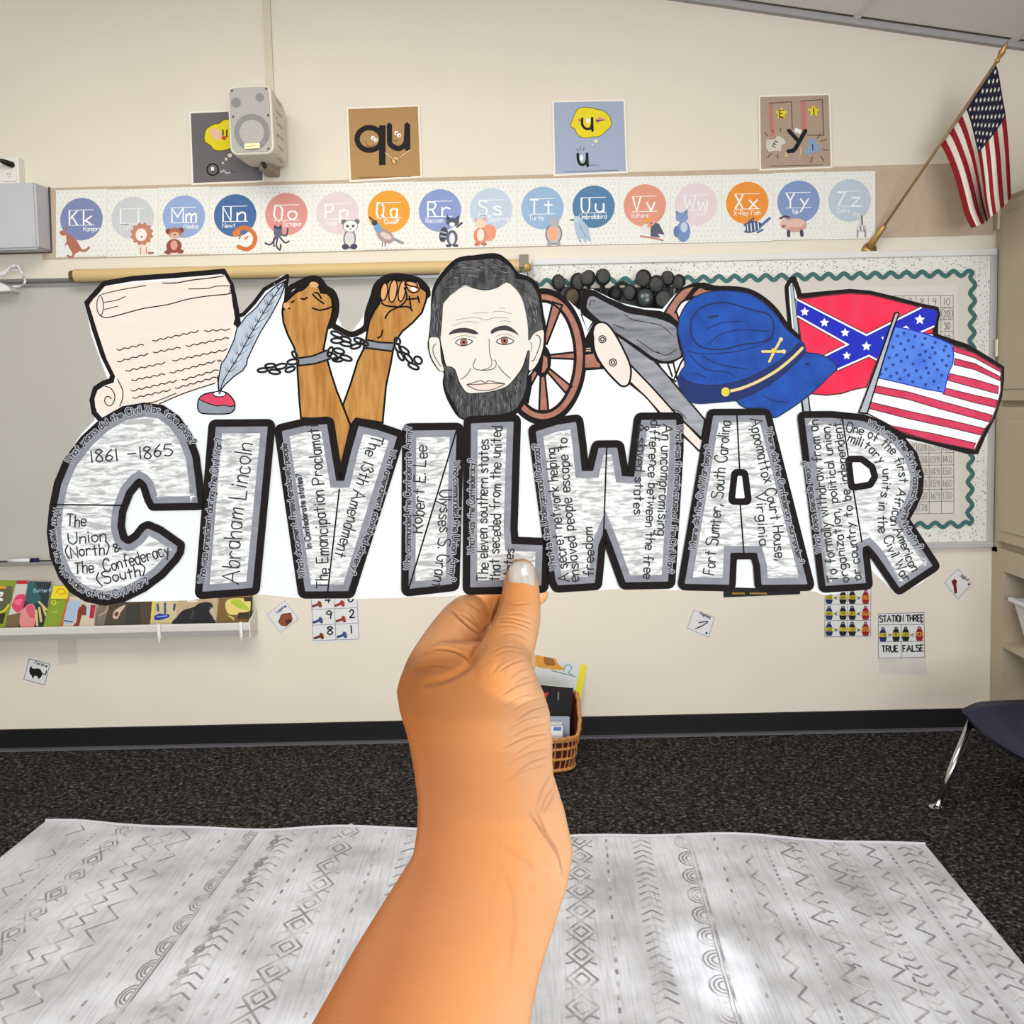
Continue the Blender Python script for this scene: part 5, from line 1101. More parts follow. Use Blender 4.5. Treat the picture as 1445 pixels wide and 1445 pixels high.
# ================================================================== the paper poster held up in front
PD = 0.5                      # distance of the paper from the lens
poster = empty('paper_poster', CAM + ray(722, 640) * PD, label='large white paper cutout poster of Civil War drawings held up by a hand', cat='poster')
def onp(x, y, h): return CAM + ray(x, y) * (PD - h)
def PArt(level):
    a = Art(onp, h0=level * 5e-6, step=6e-6); a.thin = 1.3; return a
pw = mat('poster_paper', (250, 250, 248), rough=.65, var=.02, k=.71)
mk_ = mat('marker_black', (36, 30, 29), k=.72, rough=.8, spec=.1, var=.3, scale=(900, 300, 90), rgb2=(32, 27, 27))
lb_ = mat('line_black', (22, 16, 16), rough=.8, spec=.1, var=.1)
greym = mat('marker_grey', (146, 146, 154), k=.72, rough=.6, var=.22, scale=(90, 40, 200), contrast=(.3, .6))
silver = None
def silver_mat():
    m = bpy.data.materials.new('crinkled_silver'); m.use_nodes = True; nt = m.node_tree; b = nt.nodes['Principled BSDF']
    b.inputs['Roughness'].default_value = .6; b.inputs['Metallic'].default_value = .0
    tc = nt.nodes.new('ShaderNodeTexCoord'); mp = nt.nodes.new('ShaderNodeMapping'); mp.inputs['Scale'].default_value = (110, 60, 520); mp.inputs['Rotation'].default_value = (0, .05, 0)
    nt.links.new(tc.outputs['Object'], mp.inputs[0])
    n = nt.nodes.new('ShaderNodeTexNoise'); n.inputs['Scale'].default_value = 1; n.inputs['Detail'].default_value = 5; n.inputs['Roughness'].default_value = .62; n.inputs['Distortion'].default_value = .7
    nt.links.new(mp.outputs[0], n.inputs['Vector'])
    r = nt.nodes.new('ShaderNodeValToRGB'); e = r.color_ramp.elements; e[0].position = .40; e[0].color = S(178, 176, 173, .74); e[1].position = .55; e[1].color = S(234, 233, 229, .8)
    nt.links.new(n.outputs[0], r.inputs[0]); nt.links.new(r.outputs[0], b.inputs['Base Color'])
    bp = nt.nodes.new('ShaderNodeBump'); bp.inputs['Distance'].default_value = .0006; bp.inputs['Strength'].default_value = .5
    nt.links.new(n.outputs[0], bp.inputs['Height']); nt.links.new(bp.outputs[0], b.inputs['Normal'])
    return m
silver = silver_mat()
def reg(ox, oy, s): return lambda pts: [(ox + x / s, oy + y / s) for x, y in pts]
c3, c4, c5, c6, c7, c8 = reg(50, 560, 4.817), reg(270, 580, 5.352), reg(480, 580, 4.817), reg(730, 580, 5.352), reg(940, 570, 5.161), reg(1110, 570, 5.161)
Sg, Fg, Hg, Ng, Kg, Gg = reg(0, 360, 4.25), reg(300, 340, 4.25), reg(560, 340, 5.161), reg(740, 360, 4.817), reg(930, 360, 4.817), reg(1105, 340, 4.25)

# ---- the sheet
sheet_out = [(69, 740), (70, 765), (79, 800), (98, 828), (122, 846), (150, 850), (200, 849), (272, 847), (290, 843), (335, 840), (372, 839), (400, 842), (440, 846), (500, 845), (560, 844), (600, 842), (640, 841), (700, 838), (765, 834), (800, 836), (846, 833), (880, 830), (950, 833), (1040, 829), (1140, 832), (1165, 840), (1180, 838), (1228, 826), (1224, 800), (1262, 835), (1271, 837), (1300, 823), (1323, 803), (1322, 793), (1281, 737), (1293, 706), (1298, 675), (1291, 640), (1283, 622), (1372, 640), (1380, 632), (1404, 588), (1411, 548), (1414, 517), (1370, 489), (1323, 474), (1322, 434), (1262, 420), (1200, 408), (1131, 415), (1124, 393), (1114, 394), (1109, 402), (1113, 455), (1100, 446), (1075, 421), (1040, 405), (1000, 402), (985, 399), (966, 403), (950, 418), (935, 436), (905, 434), (875, 427), (836, 408), (828, 408), (820, 420), (818, 438), (802, 424), (781, 412), (762, 406), (757, 399), (745, 391), (731, 386), (720, 371), (704, 360), (665, 360), (640, 368), (622, 384), (612, 402), (606, 410), (600, 404), (585, 391), (560, 388), (535, 394), (523, 415), (512, 448), (495, 470), (482, 460), (474, 440), (468, 415), (452, 397), (440, 391), (425, 394), (408, 404), (406, 387), (398, 389), (370, 408), (343, 445), (336, 446), (333, 425), (327, 395), (318, 382), (280, 384), (200, 390), (146, 399), (121, 428), (128, 470), (148, 525), (152, 536), (133, 545), (126, 568), (134, 592), (115, 612), (90, 650), (76, 690)]
n = len(sheet_out); fr = [onp(x, y, 0) for x, y in sheet_out]; bk3 = [onp(x, y, -.00045) for x, y in sheet_out]
A = Art(onp, step=0); A.fill(sheet_out, pw); A.h = -.00045; k0_ = len(A.v); A.v += bk3
A.f += [tuple(k0_ + i for i in reversed(f)) for f in list(A.f)]; A.i = [0] * len(A.f)
A.f += [(i, (i + 1) % n, k0_ + (i + 1) % n, k0_ + i) for i in range(n)]; A.i += [0] * n
A.build('paper_sheet', parent=poster)

def blob(A, pts, ml, w, mf, smooth=True, ow=0):
    """outlined shape"""
    P = crom(pts, True) if smooth else [Vector(p) for p in pts]
    A.fill(P, mf); A.line(P, w, ml, smooth=False, closed=True)
# ---- scroll
peach = mat('peach_pencil', (252, 234, 218), rough=.8, var=.05, scale=(80, 80, 200), k=.71)
A = PArt(1)
A.line(Sg([(600, 985), (565, 945), (552, 870), (572, 800), (620, 768), (668, 752), (676, 718), (618, 600), (565, 440), (522, 285), (575, 225), (625, 170), (800, 140), (1050, 122), (1340, 97), (1385, 175), (1400, 240), (1418, 330), (1432, 430)]), 7.6, mk_, smooth=False)
A.fill(Sg([(535, 300), (560, 262), (590, 235), (625, 190), (1345, 118), (1382, 180), (1385, 215), (1412, 420), (1395, 470), (1370, 560), (1330, 650), (1300, 765), (950, 895), (830, 900), (720, 912), (640, 960), (605, 955), (572, 915), (567, 860), (585, 810), (625, 786), (672, 775), (700, 745), (640, 625), (585, 460)]), peach)
for p, w in (([(610, 235), (700, 213), (770, 200), (876, 182)], 1), ([(975, 168), (1060, 166), (1150, 150), (1240, 140), (1340, 126)], 1.2), ([(1130, 203), (1240, 200), (1300, 186), (1380, 184)], 1), ([(600, 362), (640, 375), (740, 352), (860, 320), (1000, 298), (1120, 266), (1240, 246), (1375, 232), (1385, 212)], 1.2),
             ([(622, 284), (700, 270), (752, 248)], .9), ([(625, 326), (670, 316), (706, 306)], .9), ([(600, 238), (583, 275), (583, 330), (600, 360), (615, 345), (620, 290), (605, 240)], 1), ([(705, 745), (735, 810), (735, 860), (718, 905)], 1.1),
             ([(628, 786), (665, 800), (688, 840), (680, 885), (655, 905), (630, 885), (632, 855), (652, 848), (668, 862)], 1.1), ([(955, 893), (1100, 830), (1290, 768)], 1.2), ([(890, 885), (920, 882), (980, 860), (1058, 828)], 1), ([(1382, 184), (1378, 232)], .9)):
    A.line(Sg(p), w, lb_)
for p in (([700, 570], [862, 535]), ([915, 515], [1190, 455]), ([1226, 455], [1376, 445]), ([702, 640], [888, 592]), ([918, 585], [1082, 553]), ([1115, 547], [1372, 495]), ([752, 696], [990, 645]), ([1035, 634], [1360, 566]), ([790, 752], [988, 712]), ([1020, 707], [1290, 636]), ([1304, 632], [1328, 634]), ([785, 815], [1060, 753]), ([1092, 750], [1310, 686]), ([795, 858], [1022, 808]), ([1050, 800], [1300, 730])):
    (x0, y0), (x1, y1) = p; N = max(3, int((x1 - x0) / 22)); A.line(Sg([(x0 + (x1 - x0) * k / N, y0 + (y1 - y0) * k / N + (5 if k % 2 else -4)) for k in range(N + 1)]), 1.1, lb_, n=3)
A.build('scroll_drawing', parent=poster)
# ---- quill and inkwell
A = PArt(45)
quill = mat('quill_pencil', (206, 216, 228), k=.72, rough=.8, var=.12, scale=(300, 100, 100), rgb2=(172, 180, 192))
A.line(Fg([(136, 500), (150, 452), (185, 440), (250, 370), (310, 290), (450, 208)]), 5.5, mk_, smooth=False); A.line(Fg([(452, 208), (446, 250), (440, 320)]), 4.5, mk_)
fo = Fg([(434, 240), (380, 270), (318, 325), (262, 400), (200, 455), (145, 525), (130, 590), (112, 630), (80, 700), (52, 740), (40, 800), (32, 860), (40, 905), (80, 858), (130, 810), (180, 778), (205, 740), (208, 708), (215, 695), (250, 620), (285, 550), (318, 497), (348, 450), (380, 390), (408, 335), (428, 285)])
A.fill(fo, quill); A.line(fo, 1.3, lb_, smooth=False, closed=True)
A.line(Fg([(42, 910), (70, 830), (150, 700), (240, 540), (330, 390), (430, 245)]), 1.1, lb_)
for k in range(11):
    t = .1 + k * .082; x, y = 60 + t * 360, 850 - t * 610
    A.line(Fg([(x, y), (x - 6, y - 30), (x - 12, y - 62 + k * 2)]), .9, lb_, taper=True); A.line(Fg([(x + 5, y - 4), (x + 35, y - 22), (x + 62, y - 52)]), .9, lb_, taper=True)
    A.line(Fg([(x - 12, y - 8), (x - 24, y - 40)]), 1.8, greym, taper=True)
A.line(Fg([(30, 815), (36, 860), (40, 918)]), .9, lb_)
bo = Sg([(1186, 890), (1195, 858), (1225, 835), (1280, 822), (1350, 822), (1390, 855), (1408, 892), (1402, 930), (1370, 950), (1290, 953), (1210, 948), (1187, 922)])
A.fill(bo, mat('grey_pencil', (150, 156, 166), k=.72, rough=.8, var=.15, scale=(200, 60, 60))); A.fill(Sg([(1196, 862), (1225, 836), (1280, 822), (1350, 822), (1388, 852), (1408, 895), (1380, 908), (1340, 900), (1300, 903), (1240, 885)]), mat('ink_red', (232, 70, 100), k=.72, rough=.7, var=.15)); A.line(bo, 1.4, lb_, smooth=True, closed=True)
A.line(Sg([(1196, 866), (1240, 886), (1300, 904), (1340, 900), (1385, 908), (1405, 900)]), 1.1, lb_); e_o = ell(*Sg([(1316, 833)])[0], 9, 4, n=20); A.fill(e_o, pw); A.line(e_o, 1.1, lb_, smooth=False, closed=True); A.line(Sg([(1305, 722), (1308, 780), (1316, 832), (1330, 800)]), 1.1, lb_)
A.build('quill_and_inkwell_drawing', parent=poster)
# ---- arms in broken chains
skinp = mat('brown_pencil', (206, 150, 78), k=.72, rough=.8, scale=(420, 100, 60), rgb2=(178, 116, 48), contrast=(.3, .62))
hi_p = mat('pale_pencil', (238, 176, 116), k=.72, rough=.8, var=.1)
A = PArt(1)
A.line(Fg([(440, 420), (455, 300), (505, 262), (590, 225), (640, 235), (675, 280), (720, 310), (742, 370), (738, 440), (722, 500), (760, 530), (825, 560), (880, 545), (920, 510), (930, 430), (960, 340), (985, 265), (1040, 222), (1100, 210), (1180, 220), (1240, 240), (1285, 290), (1290, 330)]), 8.5, mk_, smooth=True)
A.line(Fg([(425, 420), (440, 360), (500, 300), (575, 248), (630, 248), (665, 300), (705, 325), (730, 385), (722, 460), (700, 520)]), 6, mk_); A.line(Fg([(930, 540), (945, 430), (990, 350), (1000, 262), (1060, 232), (1120, 224), (1200, 232), (1250, 255), (1285, 300)]), 7, mk_)
arm2 = Fg([(1000, 375), (995, 330), (1012, 262), (1045, 255), (1065, 235), (1095, 228), (1115, 240), (1150, 232), (1200, 238), (1235, 245), (1248, 280), (1284, 305), (1282, 350), (1255, 430), (1200, 490), (1140, 540), (1108, 585), (1085, 640), (1068, 740), (1040, 870), (1020, 1090), (860, 1065), (825, 1110), (782, 985), (830, 850), (870, 720), (915, 630), (925, 560), (940, 480), (970, 420)])
blob(A, arm2, lb_, 2.2, skinp, smooth=False)
for c_, rx, ry, ro in (((1028, 305), 5, 12.5, 8), ((1082, 300), 5.6, 16, 8), ((1136, 300), 5, 15, 10), ((1190, 262), 9, 4.6, 10)):
    e_o = ell(*Fg([c_])[0], rx, ry, ro, n=20); A.fill(e_o, hi_p); A.line(e_o, 1.5, lb_, smooth=False, closed=True)
e_o = Fg([(1155, 255), (1180, 300), (1215, 310), (1240, 290), (1215, 275), (1180, 268)]); blob(A, e_o, lb_, 1.6, hi_p); A.fill(ell(*Fg([(1205, 290)])[0], 4, 2.6, 20), pw)
for p in ([(1035, 465), (1060, 425), (1110, 400), (1170, 395), (1200, 420)], [(1110, 400), (1150, 370), (1165, 330), (1150, 280)], [(1165, 350), (1235, 345)], [(1180, 330), (1190, 400)], [(1000, 340), (1030, 385), (1110, 395)], [(990, 582), (1010, 570), (1020, 535)], [(1230, 330), (1240, 370)]): A.line(Fg(p), 1.8, lb_)
arm1 = Fg([(418, 425), (432, 372), (465, 340), (500, 308), (550, 285), (580, 255), (620, 255), (640, 280), (650, 310), (690, 315), (715, 345), (722, 400), (712, 460), (690, 520), (675, 600), (665, 650), (690, 720), (712, 800), (745, 900), (785, 1000), (828, 1110), (766, 1355), (718, 1070), (530, 1062), (520, 950), (512, 820), (505, 700), (490, 640), (450, 560), (425, 490)])
blob(A, arm1, lb_, 2.2, skinp, smooth=False)
for p in ([(425, 415), (440, 400), (462, 405)], [(470, 370), (490, 358)], [(530, 345), (550, 350), (568, 338)], [(598, 402), (640, 415), (680, 408), (716, 395)], [(600, 320), (630, 350), (668, 376)], [(610, 310), (632, 315), (652, 345)], [(530, 300), (555, 270)], [(636, 262), (645, 295)]): A.line(Fg(p), 1.9, lb_)
e_o = ell(*Fg([(608, 262)])[0], 6.5, 4, 10); A.fill(e_o, hi_p); e_o = ell(*Fg([(442, 388)])[0], 4.4, 4.6, 10); A.fill(e_o, hi_p)
for cuff in ([(502, 705), (600, 690), (688, 655), (702, 708), (620, 735), (520, 748)], [(918, 592), (1000, 608), (1090, 612), (1080, 662), (990, 650), (905, 640)]):
    cg = Fg(cuff); A.fill(cg, greym); A.line(cg, 2, mk_, smooth=False, closed=True)
links = [(492, 682, 22, 12, 60), (482, 725, 34, 15, -8), (465, 770, 30, 14, -20), (410, 752, 34, 15, -12), (372, 785, 34, 13, 5), (345, 748, 30, 12, -5), (300, 775, 30, 12, -5),
         (705, 665, 30, 14, -70), (720, 690, 36, 15, 30), (758, 660, 32, 15, 15), (750, 712, 30, 12, 0), (800, 702, 36, 14, 18),
         (745, 560, 36, 14, 20), (745, 598, 34, 15, 0), (800, 590, 30, 13, 20), (800, 618, 34, 13, 10), (858, 632, 30, 13, -15), (880, 598, 32, 14, 18), (910, 612, 26, 12, 30),
         (1108, 600, 22, 16, 60), (1110, 640, 30, 14, 60), (1148, 655, 34, 14, 35), (1128, 690, 30, 13, 60), (1175, 705, 34, 14, 50), (1205, 752, 34, 14, 25), (1232, 715, 26, 20, 40)]
for x, y, rx, ry, ro in links:
    e_o = ell(*Fg([(x, y)])[0], rx / 4.25, ry / 4.25, ro, n=16); A.line(e_o, 3.2, greym, smooth=False, closed=True)
for x, y, rx, ry, ro in links:
    e_o = ell(*Fg([(x, y)])[0], rx / 4.25, ry / 4.25, ro, n=16); A.line(e_o, 2.0, mk_, smooth=False, closed=True)
A.build('chained_arms_drawing', parent=poster)
# ---- cannon
wood = mat('cannon_wood', (190, 132, 110), k=.72, rough=.8, scale=(200, 200, 200), rgb2=(164, 106, 86))
steel = mat('cannon_grey', (150, 150, 154), k=.72, rough=.8, scale=(60, 100, 400), rgb2=(116, 116, 120), contrast=(.3, .6))
crm = mat('cream_pencil', (248, 232, 218), k=.72, rough=.8, var=.05)
A = PArt(30)
cx_, cy_ = Ng([(125, 690)])[0]; s_ = 4.817
A.fill(ell(cx_, cy_, 300 / s_, 466 / s_, n=60), mk_); A.fill(ell(cx_, cy_, 272 / s_, 424 / s_, n=60), wood); A.line(ell(cx_, cy_, 222 / s_, 380 / s_, n=60), 3.6, mk_, smooth=False, closed=True); A.fill(ell(cx_, cy_, 208 / s_, 366 / s_, n=60), pw)
for a_, b_, w0, w1 in (((225, 330), (140, 600), 34, 14), ((345, 683), (160, 690), 24, 10), ((300, 915), (150, 770), 30, 12), ((132, 1060), (124, 800), 32, 14), ((10, 900), (100, 760), 26, 12), ((60, 330), (110, 600), 26, 12)):
    (x0, y0), (x1, y1) = a_, b_; d = Vector((x1 - x0, y1 - y0)).normalized(); nn = Vector((-d.y, d.x))
    q = Ng([(x0 + nn.x * w0, y0 + nn.y * w0), (x1 + nn.x * w1, y1 + nn.y * w1), (x1 - nn.x * w1, y1 - nn.y * w1), (x0 - nn.x * w0, y0 - nn.y * w0)]); A.fill(q, wood); A.line(q, 2.2, mk_, smooth=False, closed=True)
A.line(ell(cx_, cy_, 218 / s_, 376 / s_, n=60), 3, mk_, smooth=False, closed=True)
A.fill(Ng(ell(120, 720, 62, 110, n=24)), mk_); A.fill(Ng([(130, 680), (155, 700), (158, 760), (135, 795), (118, 800), (125, 740)]), wood); A.fill(Ng([(0, 840), (50, 800), (50, 900), (30, 1010), (0, 1010)]), mk_)
A.fill(Ng([(380, 400), (420, 400), (475, 450), (430, 520)]), mk_); A.fill(Ng([(392, 405), (460, 452), (428, 515)]), pw)
cx2, cy2 = Ng([(1195, 470)])[0]
A.fill(Ng([(880, 425), (940, 400), (985, 330), (1060, 225), (1150, 188), (1230, 186), (1290, 205), (1400, 215), (1400, 500), (1000, 500)]), mk_)
A.fill(Ng(crom([(955, 415), (1000, 330), (1070, 245), (1150, 217), (1240, 220), (1310, 240), (1260, 300), (1200, 285), (1130, 285), (1070, 330), (1010, 440)], True)), wood); A.fill(Ng(crom([(1040, 370), (1090, 315), (1150, 300), (1190, 310), (1110, 440), (1060, 460)], True)), pw); A.line(Ng([(1000, 440), (1060, 330), (1120, 290), (1200, 280)]), 2.6, mk_)
A.fill(Ng([(1005, 400), (1030, 395), (1050, 450), (1000, 445)]), wood); A.line(Ng([(1030, 380), (1060, 460)]), 2.6, mk_); A.line(Ng([(1140, 300), (1100, 380), (1060, 450)]), 2.2, mk_); A.fill(Ng([(1010, 405), (1000, 440), (1050, 470)]), wood)
# axle and trail
A.fill(Ng([(395, 600), (480, 440), (530, 440), (560, 700), (540, 775), (400, 785)]), mk_); A.fill(Ng([(414, 680), (470, 670), (490, 720), (515, 740), (512, 762), (412, 764)]), wood); A.fill(Ng([(418, 632), (450, 630), (452, 655), (418, 655)]), mat('tan_pencil', (206, 180, 150), k=.72, var=.1)); A.line(Ng([(418, 643), (452, 642)]), 1, mk_)
A.fill(Ng([(820, 640), (930, 735), (1080, 690), (1060, 830), (1020, 860), (960, 800), (900, 760)]), pw); 
for p in ([(905, 730), (960, 810), (1030, 860)], [(975, 740), (1005, 825)], [(1020, 840), (1060, 740), (1085, 700)], [(1010, 720), (1040, 850)]): A.line(Ng(p), 2.0, mk_)
A.line(Ng([(700, 855), (830, 960), (925, 1075)]), 4.6, mk_, smooth=True); A.line(Ng([(1075, 1220), (1135, 1270), (1192, 1330)]), 4.6, mk_)
A.fill(Ng([(715, 745), (860, 890), (1015, 1060), (1090, 1140), (1200, 1255), (1190, 1325), (1080, 1215), (1060, 1180), (925, 1068), (830, 960), (718, 856)]), crm); A.line(Ng([(715, 745), (860, 890), (1015, 1060), (1200, 1255)]), 1.2, lb_)
q = Ng([(608, 510), (700, 580), (870, 705), (940, 780), (1100, 970), (1228, 1120), (1205, 1245), (1080, 1130), (1015, 1062), (860, 890), (720, 745), (690, 690)]); A.fill(q, mat('trail_grey', (176, 176, 180), k=.72, rough=.8, scale=(60, 100, 300), rgb2=(138, 138, 142))); A.line(q, 2.6, mk_, smooth=False, closed=True)
A.line(Ng([(1000, 1060), (1010, 1050), (1055, 1065), (1100, 1110)]), .9, lb_); A.line(Ng([(600, 500), (690, 570)]), 5, mk_)
# barrel
bar = [(420, 330), (435, 285), (470, 275), (520, 300), (600, 340), (700, 388), (800, 405), (900, 425), (985, 455), (1035, 490), (1040, 540), (1055, 620), (1070, 665), (1060, 695), (1000, 720), (940, 724), (875, 700), (790, 640), (700, 580), (600, 515), (500, 440), (425, 368)]
P = crom(Ng(bar), True, 4); A.fill(Ng([(372, 330), (395, 260), (430, 228), (480, 240), (560, 285), (700, 345), (820, 370), (920, 378), (985, 400), (1065, 470), (1070, 560), (1085, 690), (1000, 738), (930, 738), (860, 715), (690, 592), (590, 525), (540, 480), (450, 440), (385, 395)]), mk_); A.fill(P, steel); A.line(P, 1.6, mk_, smooth=False, closed=True)
for p in ([(440, 345), (455, 310), (480, 318)], [(680, 405), (740, 440), (850, 460), (930, 480), (1000, 540)], [(765, 575), (830, 620), (880, 655), (930, 670)], [(900, 655), (960, 680), (1030, 645)], [(600, 470), (680, 500)]): A.line(Ng(p), .8, lb_)
ck = crom(Ng([(475, 560), (472, 520), (490, 475), (530, 463), (570, 485), (620, 555), (680, 670), (715, 760), (715, 830), (700, 875), (670, 885), (640, 865), (560, 780), (500, 690), (478, 620)]), True, 4); A.line(ck, 5.5, mk_, smooth=False, closed=True); A.fill(ck, crm)
for x, y in ((530, 572), (602, 730)):
    for r_ in (24, 12): A.line(ell(*Ng([(x, y)])[0], r_ / s_, r_ / s_, n=18), 1.2, lb_, smooth=False, closed=True)
A.build('cannon_drawing', parent=poster)
# ---- bearded man
face = mat('face_cream', (246, 236, 222), rough=.8, var=.02, k=.71)
hairm = mat('hair_pencil', (98, 96, 96), k=.72, rough=.8, scale=(420, 420, 100), rgb2=(54, 52, 52), contrast=(.35, .62))
beardm = mat('beard_pencil', (92, 90, 90), k=.72, rough=.8, scale=(600, 110, 100), rgb2=(48, 46, 46), contrast=(.35, .62))
A = PArt(105)
A.fill(crom(Hg([(245, 560), (250, 430), (265, 330), (330, 225), (420, 135), (500, 108), (560, 104), (680, 88), (755, 100), (830, 160), (885, 232), (960, 258), (1025, 310), (1052, 400), (1068, 520), (1088, 640), (1078, 800), (1020, 920), (960, 970), (960, 1100), (900, 1230), (800, 1284), (500, 1310), (385, 1190), (335, 1050), (342, 962), (305, 945), (248, 860), (224, 760), (232, 700)]), True, 4), mk_)
for e_ in ([(242, 706), (300, 706), (316, 760), (332, 850), (345, 935), (320, 950), (285, 905), (252, 845), (236, 775)], [(962, 725), (1000, 675), (1062, 648), (1070, 700), (1058, 800), (1015, 905), (965, 942), (955, 850)]): A.fill(crom(Hg(e_), True, 4), face)
A.fill(crom(Hg([(332, 480), (360, 430), (430, 360), (500, 318), (560, 340), (640, 352), (720, 340), (790, 300), (860, 335), (910, 410), (940, 520), (955, 640), (962, 730), (960, 830), (920, 925), (845, 1015), (790, 1065), (700, 1095), (600, 1108), (520, 1110), (455, 1050), (425, 940), (365, 915), (335, 800), (318, 700), (330, 560)]), True, 4), face)
A.fill(crom(Hg([(245, 690), (248, 560), (268, 400), (322, 290), (400, 200), (470, 150), (600, 138), (720, 130), (800, 172), (850, 222), (868, 272), (950, 290), (1000, 340), (1036, 430), (1050, 560), (1062, 640), (1005, 668), (960, 728), (955, 640), (938, 520), (905, 410), (850, 335), (790, 303), (720, 343), (640, 357), (560, 343), (500, 322), (420, 375), (345, 440), (332, 560), (318, 705), (300, 700)]), True, 4), hairm)
bd_ = crom(Hg([(318, 745), (330, 820), (350, 905), (400, 920), (428, 950), (455, 1030), (510, 1105), (600, 1108), (700, 1095), (800, 1060), (860, 1000), (915, 920), (945, 830), (958, 798), (965, 830), (955, 960), (940, 1080), (900, 1180), (820, 1250), (500, 1300), (430, 1215), (375, 1120), (345, 1040), (350, 960), (325, 860)]), True, 4); A.fill(bd_, beardm); A.line(bd_, .9, lb_, smooth=False, closed=True)
hatch = mat('hatch_dark', (34, 32, 33), k=.72, rough=.8); hatch2 = mat('hatch_light', (150, 148, 148), k=.72, rough=.8)
for p in ([(340, 350), (430, 345), (520, 330)], [(400, 200), (520, 180), (600, 150)], [(600, 148), (660, 180), (700, 230), (716, 275)], [(760, 190), (800, 230), (850, 250)], [(770, 180), (820, 260), (840, 300)], [(370, 290), (450, 240), (560, 235), (640, 250)], [(350, 330), (430, 310), (540, 318), (660, 340)], [(330, 370), (380, 350), (440, 370)], [(860, 290), (940, 340), (1000, 420)], [(880, 340), (960, 380), (1020, 480)], [(480, 160), (560, 190), (640, 200)], [(690, 150), (760, 200), (800, 280)]): A.line(Hg(p), 1.1, hatch, taper=True)
from mathutils.geometry import intersect_point_tri_2d
hr = random.Random(3)
for k in range(150):
    t = k / 150
    if k % 3 == 0: x, y = 260 + hr.random() * 60, 420 + hr.random() * 230; d = (hr.uniform(-6, 6), 40)
    elif k % 3 == 1: x, y = 950 + hr.random() * 75, 400 + hr.random() * 190; d = (hr.uniform(4, 14), 42)
    else: x, y = 400 + hr.random() * 400, 170 + hr.random() * 110; d = (40, hr.uniform(-8, 20))
    A.line(Hg([(x, y), (x + d[0], y + d[1])]), .6, hatch if hr.random() < .6 else hatch2, smooth=False, taper=True, up=False)
A.h += 6e-6
for k in range(170):
    x = 440 + hr.random() * 470; y0_ = 1120 + abs(x - 650) * -.12; y = y0_ + hr.random() * 110
    if x > 860: y = 1000 + hr.random() * 120
    A.line(Hg([(x, y), (x + (x - 650) * .04, y + 45)]), .6, hatch if hr.random() < .65 else hatch2, smooth=False, taper=True, up=False)
A.h += 6e-6
for k in range(40):
    x, y = 365 + hr.random() * 50, 950 + hr.random() * 120; A.line(Hg([(x, y), (x + 18, y + 45)]), .6, hatch, smooth=False, taper=True, up=False)
for e_ in ([(378, 682), (400, 655), (440, 638), (500, 633), (560, 648), (592, 672), (570, 680), (500, 668), (430, 672)], [(682, 665), (700, 640), (750, 620), (800, 616), (850, 642), (890, 688), (860, 672), (800, 652), (740, 655), (695, 675)]): A.fill(crom(Hg(e_), True, 4), mat('brow_pencil', (66, 60, 60), k=.72, var=.3))
fl = mat('feature_line', (84, 66, 62), k=.72, rough=.8); fl2 = mat('feature_faint', (160, 148, 140), k=.72, rough=.8); eyeb = mat('eye_brown', (188, 112, 82), k=.72, var=.2)
for e_, pc in (([(428, 738), (455, 718), (490, 711), (525, 718), (550, 732), (520, 755), (480, 764), (450, 756)], (487, 738)), ([(725, 732), (755, 710), (790, 700), (825, 712), (852, 732), (820, 748), (780, 755), (750, 748)], (784, 727))):
    P = crom(Hg(e_), True, 4); A.fill(P, pw); A.fill(ell(*Hg([pc])[0], 27 / 5.16, 25 / 5.16, n=18), eyeb); A.line(P, 1.1, fl, smooth=False, closed=True); A.line(ell(*Hg([pc])[0], 5, 4.8, n=18), .6, fl, smooth=False, closed=True); A.fill(ell(*Hg([pc])[0], 1.9, 1.9, n=12), lb_)
for p, w, m_ in (([(412, 718), (440, 698), (490, 690), (540, 696), (572, 706)], .6, fl2), ([(720, 700), (760, 682), (810, 680), (858, 705)], .6, fl2), ([(672, 715), (673, 780), (680, 830), (692, 880), (688, 905), (665, 928), (625, 938)], .7, fl), ([(575, 858), (562, 885), (555, 905), (562, 925), (590, 938), (640, 942), (690, 935), (715, 920), (724, 895), (718, 872), (705, 868)], .8, fl),
                 ([(540, 925), (515, 970), (468, 1008)], .8, fl), ([(738, 908), (775, 955), (828, 1000)], .8, fl), ([(410, 618), (470, 595), (530, 587), (592, 596)], .5, fl2), ([(428, 577), (500, 563), (580, 556), (640, 575), (700, 562), (760, 556), (812, 562)], .6, fl2), ([(555, 528), (610, 522), (664, 524)], .5, fl2), ([(698, 518), (760, 512), (835, 530)], .5, fl2), ([(745, 485), (790, 491)], .5, fl2), ([(748, 585), (800, 582), (840, 592)], .5, fl2),
                 ([(288, 748), (265, 770), (270, 830), (320, 915)], .8, fl), ([(1012, 684), (1040, 700), (1042, 760), (1000, 865), (982, 868)], .9, fl), ([(970, 735), (985, 760), (975, 810)], .6, fl), ([(505, 322), (560, 343), (640, 357), (720, 343), (790, 303)], .7, lb_)): A.line(Hg(p), w, m_)
lp = crom(Hg([(510, 1048), (550, 1035), (610, 1018), (645, 1034), (670, 1016), (720, 1030), (785, 1040), (740, 1065), (680, 1085), (600, 1088), (550, 1070)]), True, 4); A.fill(lp, mat('lip_peach', (246, 222, 204), k=.72, var=.05)); A.line(lp, .9, fl, smooth=False, closed=True); A.line(Hg([(512, 1046), (600, 1044), (645, 1040), (700, 1038), (782, 1040)]), .9, fl)
A.build('bearded_man_drawing', parent=poster)
